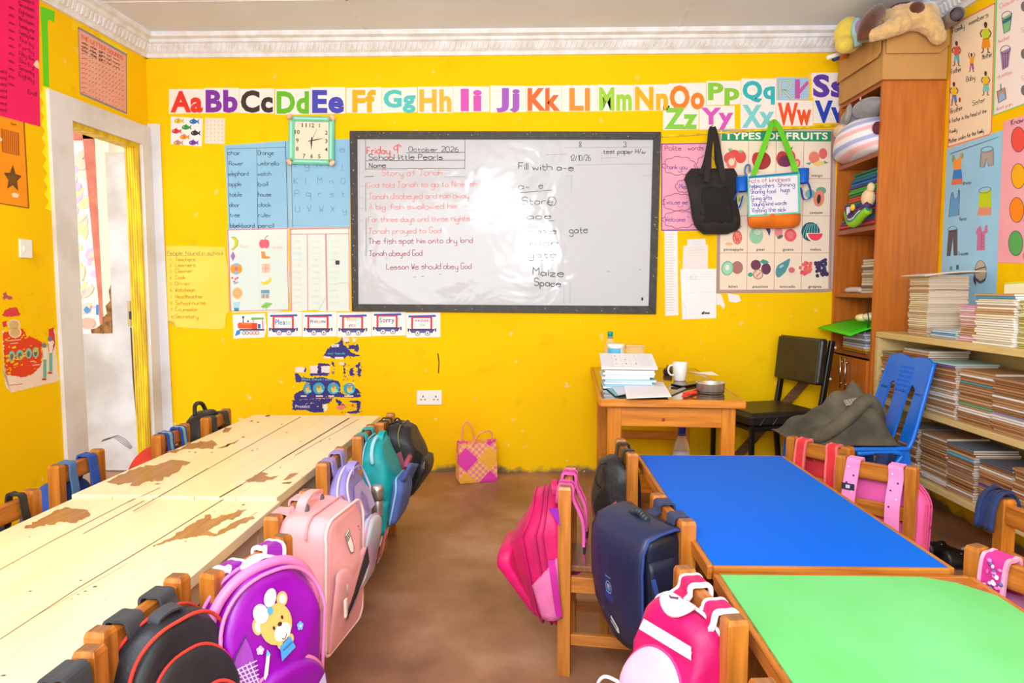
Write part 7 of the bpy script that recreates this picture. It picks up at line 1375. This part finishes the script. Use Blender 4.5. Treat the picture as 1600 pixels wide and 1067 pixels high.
# mug
MUGM = mat('white_glaze', C(246, 242, 236), .15)
c = dk_(1062, 594); mg = thing('mug', 'white mug on the teacher desk', 'mug', Matrix.Translation((c.x, c.y, DZ)))
b = MB(); b.lathe([(0, .0), (.030, .0), (.032, .004), (.0415, .098), (.040, .1), (.038, .097), (.029, .008), (0, .007)], MUGM); b.build('body', mg); b = MB(); b.tube(catmull([(-.037, -.0, .085), (-.058, -.0, .078), (-.062, -.0, .05), (-.05, -.0, .032), (-.033, -.0, .03)], 5), .0055, MUGM); b.build('handle', mg)
# steel bowl
c = dk_(1110, 613); b = MB(); b.lathe([(0, 0), (.060, 0), (.064, .003), (.066, .046), (.069, .05), (.066, .051), (.062, .046), (.060, .006), (0, .005)], STL, (c.x, c.y, DZ + .001), 32); b.lathe([(.0645, .006), (.0655, .010)], pm(60, 56, 56, .3), (c.x, c.y, DZ + .001), 32, cap=False); b.build('steel_dish', label='round stainless steel dish at the front right of the desk', cat='dish')
def flat(px, th, m, name, label, cat, z=DZ + .001, ch=.0):
    b = MB(); b.prism([atz(x, y, z) for x, y in px], (0, 0, th), m); return b.build(name, label=label, cat=cat, bevel=ch)
flat([(1048, 603), (1088, 597.5), (1098, 601), (1067, 606.5)], .012, pm(24, 22, 24, .2), 'phone', 'black phone lying in front of the mug', 'phone', ch=.003)
flat([(1048, 614), (1069, 605.5), (1072, 608), (1049, 618)], .004, pm(150, 140, 126, .35), 'ruler', 'grey ruler on the desk beside the phone', 'ruler')
for k, (p, q, lab) in enumerate((((1067, 619), (1090, 609), 'red marker pen leaning on the steel dish, the longer one'), ((1067, 615), (1089, 613), 'red pen lying nearest the steel dish'))):
    b = MB(); a, d = dk_(*p, DZ + .009), dk_(*q, DZ + .009 + .008 * k); b.tube([a, a.lerp(d, .25), a.lerp(d, .27), d], [.0055, .0065, .008, .008], pm(232, 50, 34, .35), 10); b.build('marker_pen', label=lab, cat='pen')
flat([(1036, 585), (1044, 577), (1051, 579), (1050, 587)], .03, pm(34, 32, 44, .5), 'wallet', 'dark wallet behind the mug on the desk', 'wallet', ch=.006)
b = MB(); A_, B_ = dk_(1074, 580), dk_(1112, 586); b.grid(lambda u, v: V((A_.x + (B_.x - A_.x) * u + .03 * v, A_.y + (B_.y - A_.y) * u - .10 * (1 - u * .6) * v, DZ + .003 + .02 * u * u * (1 - v))), 10, 5, pm(250, 240, 214)); o = b.build('paper_sheet', label='curling cream sheet at the back right of the desk', cat='paper'); o.modifiers.new('thick', 'SOLIDIFY').thickness = .002
b = MB(); pts = catmull([dk_(1034, 570), dk_(1040, 571), dk_(1045, 573), dk_(1050, 570)], 5); b.tube([p + V((0, 0, .004)) for p in pts], .004, pm(150, 90, 40, .4)); b.build('cable', label='short brown cable at the back of the desk', cat='cable')
# bottles, tub, clear box
CLR = mat('clear_plastic', C(250, 250, 250), .08, trans=.85, ior=1.08); WTRM = mat('milky_water', C(240, 242, 246), .15, trans=.3, ior=1.1)
def bottle(label, p, s_, cap, water, tag_=None):
    t = thing('water_bottle', label, 'bottle', Matrix.Translation(p)); b = MB()
    b.lathe([(r_ * s_, z_ * s_) for r_, z_ in ((0, .0), (.034, 0), (.038, .008), (.038, .05), (.036, .06), (.038, .07), (.038, .15), (.034, .18), (.016, .225), (.0135, .235), (.0135, .245))], CLR); b.build('body', t)
    b = MB(); b.lathe([(r_ * s_, z_ * s_) for r_, z_ in ((.0165, .236), (.0165, .262), (.0145, .266), (0, .266))], pm(*cap, .35)); b.lathe([(.018 * s_, .226 * s_), (.018 * s_, .231 * s_)], pm(*cap, .35)); b.build('cap', t)
    b = MB(); b.lathe([(0, .002)] + [(r_ * s_ * .95, z_ * s_) for r_, z_ in ((.033, .003), (.0365, .01), (.0365, water))] + [(0, water * s_)], WTRM); b.build('water', t); return t
c = dq(.085, .86, DZ); bottle('clear water bottle with a teal cap at the back of the desk', V((c.x, c.y, DZ)), .95, (0, 150, 160), .06)
c = dq(.445, .52, .165); bottle('clear water bottle with a blue cap standing on the footrest under the desk', V((c.x, c.y, .166)), 1.16, (20, 50, 170), .15)
c = dq(.105, .69, DZ + .13); 
tub = thing('plastic_tub', 'white plastic tub with a sky blue label on the back of the paper stack', 'tub', Matrix.Translation(dq(.105, .66, z0 + .127))); b = MB(); b.lathe([(0, 0), (.042, 0), (.044, .003), (.046, .05), (.048, .052), (.048, .066), (.046, .068), (0, .068)], WPL); b.build('body', tub)
b = MB(); b.grid(lambda u, v: V((.0472 * math.cos(math.radians(200 + 95 * u)), .0472 * math.sin(math.radians(200 + 95 * u)), .006 + .04 * v)), 10, 2, pm(90, 180, 214)); b.build('tub_label', tub, label='sky blue label')
c = dq(.21, .70, z0 + .127); b = MB(); R_ = Matrix.Rotation(DA, 3, 'Z'); b.box(c + V((0, 0, .028)), (.10, .07, .055), CLR, R_, ch=.008); b.box(c + V((0, 0, .057)), (.106, .076, .006), pm(236, 190, 120, .3), R_, ch=.002); b.build('clear_box', label='clear plastic box on the back of the paper stack', cat='box')
# ================================================================== in and on the cabinet
def cz(x, y, z): return V((CX + x, CY0 + y, z))
fc = [(24, 104, 84), (20, 120, 90), (16, 90, 150), (30, 110, 170), (66, 56, 140), (90, 180, 40), (70, 170, 50), (28, 130, 80), (226, 90, 30), (214, 70, 30), (20, 120, 100), (36, 60, 150), (70, 50, 130), (190, 40, 40), (60, 60, 150), (150, 40, 60), (40, 110, 110), (120, 60, 110), (206, 60, 60), (110, 70, 50)]
fn = ['dark green', 'emerald green', 'deep blue', 'ocean blue', 'violet blue', 'lime green', 'leaf green', 'forest green', 'orange', 'burnt orange', 'sea green', 'royal blue', 'indigo', 'red', 'slate blue', 'crimson', 'petrol', 'plum', 'scarlet', 'brown']
z = SHZ[1] + .001; r = random.Random(21)
for k in range(19, -1, -1):
    h = r.choice((.012, .016, .018)); y1 = .475 - (19 - k) * .0085 + r.uniform(-.01, .01); b = MB(); b.box(cz(.135 + r.uniform(-.006, .006), (y1 + .05) / 2 + .02, z + h / 2), (.235, y1 - .05, h), pm(*fc[k], .45), ch=.003); b.build('folder', label='%s folder in the coloured stack on the second cabinet shelf' % fn[k], cat='folder', group='coloured folders in the cabinet'); z += h + .0012
PLC = cloth('cream_plush', 240, 206, 160, .9, .9, .5, 200, .4)
b = MB(); b.ell(cz(-.012, .085, SHZ[1] + .155), (.036, .042, .05), PLC); b.ell(cz(-.012, .06, SHZ[1] + .21), (.02, .02, .028), PLC); b.build('plush_toy', label='small cream plush toy leaning on the coloured folders', cat='soft toy')
cl = thing('cloth_bag', 'rolled purple, teal and lime cloth bag with a yellow button on the second cabinet shelf', 'bag', Matrix.Translation(cz(-.02, .14, SHZ[1])))
for k, (dz, dr, m_, nm_) in enumerate(((.0, .0, (150, 214, 30), 'lime_panel'), (.03, .012, (84, 50, 110), 'purple_panel'), (.012, .02, (20, 140, 130), 'teal_band'), (.024, .028, (226, 226, 230), 'white_band'))):
    b = MB(); pts = catmull([V((-.01 - k * .004, .15 - k * .012, .10 + dz)), V((-.012 - k * .004, .10, .035 + dz)), V((-.012 - k * .004, .04, .028 + dz)), V((-.01 - k * .004, -.03, .06 + dz)), V((-.006, -.09, .085 + dz))], 6); b.tube(pts, [.024 - k * .004 for _ in pts], cloth('bag_%s' % nm_, *m_), 10); b.build(nm_, cl)
b = MB(); b.ell((-.03, .045, .115), (.012, .02, .02), pm(250, 206, 30, .4)); b.build('button', cl, label='yellow button')
# pillow and grey plush on the top shelf
PIL = bpy.data.materials.new('striped_cotton'); PIL.use_nodes = True; nt = PIL.node_tree; tcn = nt.nodes.new('ShaderNodeTexCoord'); mpn = nt.nodes.new('ShaderNodeMapping'); mpn.inputs['Rotation'].default_value = (.12, .1, 0); nt.links.new(tcn.outputs['Object'], mpn.inputs[0]); sx_ = nt.nodes.new('ShaderNodeSeparateXYZ'); nt.links.new(mpn.outputs[0], sx_.inputs[0]); mth = nt.nodes.new('ShaderNodeMath'); mth.operation = 'MULTIPLY'; mth.inputs[1].default_value = 10.5; nt.links.new(sx_.outputs['Z'], mth.inputs[0]); fr = nt.nodes.new('ShaderNodeMath'); fr.operation = 'FRACT'; nt.links.new(mth.outputs[0], fr.inputs[0]); rp = nt.nodes.new('ShaderNodeValToRGB'); rp.color_ramp.interpolation = 'LINEAR'
e = rp.color_ramp.elements; e[0].position = 0; e[0].color = C(244, 238, 240); e[1].position = 1; e[1].color = C(244, 238, 240)
for p_, c_ in ((.18, C(244, 236, 238)), (.24, C(250, 188, 190)), (.42, C(250, 190, 190)), (.48, C(240, 234, 244)), (.62, C(238, 234, 246)), (.68, C(174, 180, 226)), (.86, C(178, 182, 226)), (.92, C(244, 238, 240))): q_ = e.new(p_); q_.color = c_
nt.links.new(fr.outputs[0], rp.inputs[0]); nt.links.new(rp.outputs[0], nt.nodes['Principled BSDF'].inputs['Base Color']); nt.nodes['Principled BSDF'].inputs['Roughness'].default_value = .8
def pil(u, v):
    th = 2 * math.pi * u; y = .02 + v * .47; env = max(.02, math.sin(math.pi * min(.98, max(.02, v)))) ** .45; k = .34 + .74 * (1 - v) ** .8; x = .075 + (.185 + .02 * v) * env * math.copysign(abs(math.cos(th)) ** .7, math.cos(th)); zz_ = SHZ[0] + .006 + (.005 + .128 * env * k) * (1 + math.copysign(abs(math.sin(th)) ** .8, math.sin(th))); n_ = mnoise.noise(V((x * 8, y * 8, zz_ * 8))) * .008
    return cz(min(max(x, -.115) + n_, dX - .02), min(max(y, .025), dY - .026), max(zz_ + n_, SHZ[0] + .004))
b = MB(); b.grid(pil, 36, 22, PIL, closed_u=True); b.build('pillow', label='striped pink and lilac pillow bulging from the top cabinet shelf', cat='pillow')
GPL = cloth('grey_plush', 150, 148, 152, .85, .9, .6, 160, .4); ep = thing('plush_toy', 'grey plush elephant lying on the striped pillow in the cabinet', 'soft toy')
b = MB()
for c_, r_ in (((-.0, .15, 2.215), (.075, .13, .055)), ((-.02, .30, 2.19), (.06, .075, .062)), ((-.045, .36, 2.15), (.035, .05, .04))): b.ell(cz(*c_), r_, GPL, nu=20, nv=12)
o = b.build('body', ep); rm = o.modifiers.new('fuse', 'REMESH'); rm.mode = 'VOXEL'; rm.voxel_size = .008; rm.use_smooth_shade = True
b = MB(); b.ell(cz(-.075, .315, 2.125), (.04, .055, .04), PLC); b.build('foot', ep, label='cream foot of the plush'); b = MB(); b.ell(cz(-.075, .23, 2.205), (.012, .034, .055), GPL, Matrix.Rotation(.35, 3, 'X')); b.build('ear', ep)
b = MB(); b.ell(cz(-.085, .225, 2.20), (.006, .022, .038), cloth('pale_ear', 190, 180, 176), Matrix.Rotation(.35, 3, 'X')); b.build('ear_lining', ep); b = MB(); b.tube([cz(-.06, .12, 2.245), cz(-.07, .10, 2.262)], .004, pm(236, 170, 170)); b.build('stitching', ep)
b = MB(); b.ell(cz(.0, .035, 2.08), (.03, .014, .035), cloth('maroon_cloth', 96, 24, 50)); b.build('cloth', label='small maroon cloth tucked beside the striped pillow', cat='cloth')
# third shelf: papers, plastic sleeve, pink sheet
gc = [(196, 186, 170), (180, 172, 160), (206, 196, 180), (170, 160, 150), (150, 120, 90), (196, 180, 150), (110, 96, 90)]; z = SHZ[2] + .001
for k in range(13): h = .014; b = MB(); b.box(cz(.13, .115 + r.uniform(-.008, .008), z + h / 2), (.22, .16 - .003 * (k % 3), h), pm(*gc[(k * 3) % 7]), ch=.003); b.build('notebook', label='dog eared grey notebook in the pile on the third cabinet shelf', cat='book', group='grey notebooks in the cabinet'); z += h + .001
b = MB(); b.prism([cz(.012, y, zz_) for y, zz_ in ((.024, SHZ[2] + .002), (.032, SHZ[2] + .002), (.036, SHZ[2] + .22), (.03, SHZ[2] + .24))], (.16, 0, 0), pm(238, 170, 180)); b.build('card_sheet', label='pink card standing by the near end of the third cabinet shelf', cat='card')
b = MB(); b.tube(catmull([cz(.03, .40, SHZ[2] + .016), cz(.035, .31, SHZ[2] + .022), cz(.04, .215, SHZ[2] + .018)], 5), [.006] + [.018] * 9 + [.012], mat('crinkled_sleeve', C(206, 190, 186), .25, bump=.5, bscale=60), 8); b.build('plastic_sleeve', label='crinkled plastic sleeve lying on the third cabinet shelf', cat='plastic bag')
# fourth shelf: magazines, green folder, white cloth
z = SHZ[3] + .001; mc = [(150, 96, 50), (206, 150, 40), (196, 200, 210), (170, 176, 190), (110, 116, 130), (214, 214, 222), (150, 156, 170), (190, 190, 200), (120, 120, 130)]
for k in range(9): h = .0135; b = MB(); b.box(cz(.11, .19 + r.uniform(-.008, .008), z + h / 2), (.24, .30 - k * .006, h), pm(*mc[k], .45), Matrix.Rotation(r.uniform(-.04, .04), 3, 'Z'), ch=.004); b.build('magazine', label='%s magazine in the pile under the green folder' % ['brown', 'yellow', 'pale grey', 'blue grey', 'dark grey', 'white', 'steel grey', 'silver', 'charcoal'][k], cat='magazine', group='magazines under the green folder'); z += h + .001
b = MB(); b.grid(lambda u, v: cz(-.115 + u * .30, .02 + v * .43, z + .006 + .055 * (u ** .8) * (1 - .3 * v) + .02 * v - .028 * (1 - u) ** 2), 10, 10, mat('bright_green_folder', C(40, 206, 20), .4)); o = b.build('folder', label='bright green folder lying on the magazines, sticking out of the cabinet', cat='folder'); o.modifiers.new('thick', 'SOLIDIFY').thickness = .004
b = MB(); b.ell(cz(.04, .075, z + .082), (.06, .05, .026), cloth('cream_cloth', 246, 232, 200)); b.ell(cz(.0, .13, z + .075), (.035, .035, .022), cloth('yellow_cloth', 246, 226, 150)); b.build('cloth_ball', label='cream and yellow cloth bundle on the green folder', cat='cloth')
b = MB(); b.tube(catmull([cz(-.004, .05, 1.15), cz(-.006, .055, 1.08), cz(-.004, .04, 1.02), cz(-.006, .05, .95)], 6), .003, pm(30, 26, 26)); b.build('cable', label='thin black cable hanging at the front of the cabinet', cat='cable')
# carton with folded flaps
CTN = mat('carton', C(206, 156, 92), .75, C(192, 140, 76), 5, (1, 1, .5), bump=.05, bscale=90); CTD = mat('carton_edge', C(170, 120, 64), .8)
bx = thing('carton', 'open brown cardboard carton on top of the cabinet', 'box', Matrix.Translation((CX, CY0, CT + .001))); X0, X1, Y0, Y1, H = -.012, .325, -.02, .50, .315
b = MB()
for (a, c_, s_) in (((X0, (Y0 + Y1) / 2, H / 2), (.006, Y1 - Y0, H), 0), ((X1, (Y0 + Y1) / 2, H / 2), (.006, Y1 - Y0, H), 0), (((X0 + X1) / 2, Y0, H / 2), (X1 - X0, .006, H), 0), (((X0 + X1) / 2, Y1, H / 2), (X1 - X0, .006, H), 0)): b.box((a[0], a[1], a[2]), c_, CTN)
b.box(((X0 + X1) / 2, (Y0 + Y1) / 2, .004), (X1 - X0, Y1 - Y0, .006), CTN); b.box(((X0 + X1) / 2, (Y0 + Y1) / 2, H - .02), (X1 - X0 - .01, Y1 - Y0 - .01, .006), CTD); b.build('body', bx)
b = MB(); b.prism([V((X0 + .005, Y0 - .004, H)), V((X1, Y0 - .004, H)), V((X1, Y0 - .012, H - .14)), V((X1 - .055, Y0 - .018, H - .185)), V((X0 + .005, Y0 - .018, H - .185))], (0, -.005, 0), CTN); b.build('flap', bx)
b = MB(); b.prism([V((X0 - .004, Y0 + .005, H)), V((X0 - .004, Y1 - .02, H)), V((X0 - .022, Y1 - .02, H - .19)), V((X0 - .018, Y0 + .03, H - .19)), V((X0 - .014, Y0 + .005, H - .17))], (-.005, 0, 0), CTN); b.map = lambda u, v, w: V((X0 - .0112 - v * .1 - w, .055 - u, H - v)); b.line([(.0, .10), (.006, .08), (.016, .095), (.004, .115), (.02, .135), (.008, .165)], .0035, pm(60, 40, 30), .002); b.build('flap', bx)
b = MB(); b.box(((X0 + X1) / 2, Y0 - .0036, .06), (.05, .001, .115), mat('brown_tape', C(196, 148, 84), .3)); b.build('packing_tape', bx)
# plush dog, yellow bundle, poster roll, stick, plastic film
FUR = cloth('tan_plush', 232, 190, 128, .88, .95, .9, 130, .5, 30); BRF = cloth('brown_plush', 104, 58, 34, .8, .95, .9, 130, .4, 30)
dg = thing('plush_dog', 'large tan plush dog with brown patches draped over the carton', 'soft toy')
def dp(x, y, Y_): return aty(x, y, Y_)
b = MB()
def limb(pts, rs): 
    pp = [dp(*p) for p in pts]
    for i in range(len(pp) - 1):
        for k in range(6): t = k / 6; b.ell(pp[i].lerp(pp[i + 1], t), (rs[i] * (1 - t) + rs[i + 1] * t,) * 3, FUR, nu=14, nv=8)
    b.ell(pp[-1], (rs[-1],) * 3, FUR, nu=14, nv=8)
limb([(1404, 30, 3.78), (1425, 26, 3.76), (1448, 28, 3.76)], [.068, .072, .066]); limb([(1408, 36, 3.74), (1385, 48, 3.72), (1364, 55, 3.70)], [.055, .04, .033]); limb([(1448, 32, 3.74), (1460, 46, 3.73), (1466, 58, 3.73)], [.06, .045, .038]); limb([(1388, 30, 3.86), (1404, 26, 3.84)], [.05, .06])
o = b.build('body', dg); rm = o.modifiers.new('fuse', 'REMESH'); rm.mode = 'VOXEL'; rm.voxel_size = .007; rm.use_smooth_shade = True
tx = bpy.data.textures.new('fur_clumps', 'CLOUDS'); tx.noise_scale = .012; dm = o.modifiers.new('fur', 'DISPLACE'); dm.texture = tx; dm.strength = .012; dm.mid_level = .5
b = MB(); pts = catmull([dp(1374, 16, 3.78), dp(1362, 30, 3.74), dp(1353, 48, 3.72), dp(1349, 64, 3.72)], 5); b.tube(pts, [.028 + .016 * math.sin(math.pi * min(1, k / (len(pts) - 1) * .8 + .15)) for k in range(len(pts))], BRF, 12); b.build('ear', dg, label='long brown ear')
b = MB(); b.ell(dp(1433, 12, 3.70), (.038, .024, .032), BRF); b.build('back_patch', dg, label='brown patch on the back'); b = MB(); b.tube(catmull([dp(1392, 14, 3.84), dp(1400, 9, 3.83), dp(1412, 6, 3.83), dp(1440, 6, 3.83)], 4), .010, cloth('maroon_collar', 110, 50, 60)); b.build('collar', dg)
yb_ = thing('plush_toy', 'yellow soft toy with a pale blue edge behind the plush dog', 'soft toy'); YPL = cloth('yellow_plush', 244, 214, 80, .92, .9, .4, 90, .3)
b = MB(); b.ell(dp(1326, 55, 4.05), (.08, .075, .10), YPL); b.ell(dp(1320, 70, 4.0), (.05, .05, .045), YPL); o = b.build('body', yb_); rm = o.modifiers.new('fuse', 'REMESH'); rm.mode = 'VOXEL'; rm.voxel_size = .01; rm.use_smooth_shade = True
b = MB(); b.tube(catmull([dp(1340, 32, 3.97), dp(1336, 45, 3.95), dp(1339, 58, 3.95), dp(1341, 72, 3.95)], 5), .022, cloth('ice_blue_plush', 170, 214, 220)); b.build('edge', yb_, label='pale blue edge'); b = MB(); b.ell(dp(1343, 43, 3.93), (.025, .02, .04), cloth('mauve_plush', 180, 130, 180)); b.build('ear', yb_, label='mauve ear')
b = MB(); b.tube([dp(1293, 90, 4.12), dp(1327, 80, 4.22)], .012, pm(250, 246, 240, .4)); b.build('poster_tube', label='white rolled paper poking out over the cabinet front', cat='paper roll'); b = MB(); b.tube([dp(1303, 92, 4.16), dp(1330, 83, 4.26)], .015, pm(30, 60, 110, .4)); b.tube([dp(1309, 90, 4.18), dp(1330, 84, 4.27)], .018, pm(226, 110, 40, .4)); b.build('poster_tube', label='blue and orange tube under the white rolled paper', cat='tube')
b = MB(); a_, c_ = dp(1496, 22, 3.62), dp(1466, 44, 3.95); d_ = (c_ - a_).normalized(); b.tube([a_, c_], .035, mat('grey_paper_roll', C(226, 224, 222), .6, C(190, 182, 178), 9), 20, cap=False); b.tube([a_ - d_ * .0005, c_], .026, pm(90, 76, 84), 20); b.tube([a_, c_], [.0352, .0352], pm(160, 150, 150), 20, cap=False); b.build('paper_roll', label='rolled grey chart lying on the carton against the right wall', cat='paper roll')
b = MB(); FLM = mat('clear_film', C(214, 212, 214), .12, bump=.8, bscale=18); b.ell(dp(1462, 18, 3.92), (.10, .06, .075), FLM, nu=18, nv=12); b.build('plastic_bag', label='crumpled clear plastic bag behind the plush dog', cat='plastic bag')
# shoes under the blue table
SHO = mat('black_shoe', C(22, 20, 22), .35); SIN = pm(150, 130, 110)
def shoe(x, y, a, label, L=.17):
    t = thing('shoe', label, 'shoe', Matrix.Translation((x, y, 0)) @ rotz(a)); b = MB(); rings = []
    for k in range(11):
        u = k / 10; w = .030 + .010 * math.sin(u * 3.0) - .018 * max(0, u - .8) * 3; hh = .055 - .028 * u + .01 * math.sin(u * 5); rings.append([V((u * L, w * math.cos(q), .012 + max(-.006, hh * math.sin(q)) * (1 if k < 10 else .6))) for q in [2 * math.pi * j / 16 for j in range(16)]])
    b.loft(rings, SHO); b.build('upper', t); b = MB(); b.prism([V((u * L * 1.02 - .002, s_ * (.034 + .010 * math.sin(u * 3.0) - .018 * max(0, u - .8) * 3), .0)) for s_, us in ((1, range(0, 11)), (-1, range(10, -1, -1))) for u in [q / 10 for q in us]], (0, 0, .010), pm(16, 16, 16)); b.build('sole', t)
    b = MB(); b.ell((.05, 0, .058), (.042, .020, .006), SIN); b.build('insole', t, label='tan insole'); b = MB(); b.strap([V((.075, -.04, .03)), V((.08, 0, .068)), V((.075, .04, .03))], .02, .004, SHO, side=(1, 0, 0)); b.build('strap', t); return t
shoe(1.78, 3.02, math.radians(12), 'black strap shoe on the floor right of the pink backpack, the farther one'); shoe(1.80, 2.92, math.radians(4), 'black strap shoe on the floor right of the pink backpack, the nearer one')
b = MB(); c = atz(1519, 862, .02); b.lathe([(0, 0), (.035, 0), (.042, .02), (.040, .03), (.034, .024), (.03, .006), (0, .005)], pm(200, 196, 190, .4), (c.x, c.y, .0)); b.build('bowl', label='small pale lid on the floor beside the black shoes', cat='lid')
# ================================================================== every thing's own origin at its foot
bpy.context.view_layer.update()
for o in [q for q in COL.objects if q.parent is None and q.type in ('EMPTY', 'MESH') and q.get('kind') != 'structure']:
    if o.type == 'EMPTY':
        if o.matrix_world.translation.length > 1e-6 or not o.children: continue
        pts = [c.matrix_local @ V(k) for c in o.children if c.type == 'MESH' for k in c.bound_box]
        if not pts: continue
        lo = V([min(p[i] for p in pts) for i in range(3)]); hi = V([max(p[i] for p in pts) for i in range(3)]); base = V(((lo.x + hi.x) / 2, (lo.y + hi.y) / 2, lo.z)); o.location = base
        for c in o.children: c.location = c.location - base
    elif o.data.users == 1 and o.location.length < 1e-6 and o.rotation_euler.x == 0 and o.rotation_euler.z == 0:
        pts = [V(k) for k in o.bound_box]; lo = V([min(p[i] for p in pts) for i in range(3)]); hi = V([max(p[i] for p in pts) for i in range(3)]); base = V(((lo.x + hi.x) / 2, (lo.y + hi.y) / 2, lo.z)); o.data.transform(Matrix.Translation(-base)); o.location = base
for me in bpy.data.meshes:          # outward normals
    import bmesh
    bm = bmesh.new(); bm.from_mesh(me); bmesh.ops.recalc_face_normals(bm, faces=bm.faces); bm.to_mesh(me); bm.free()
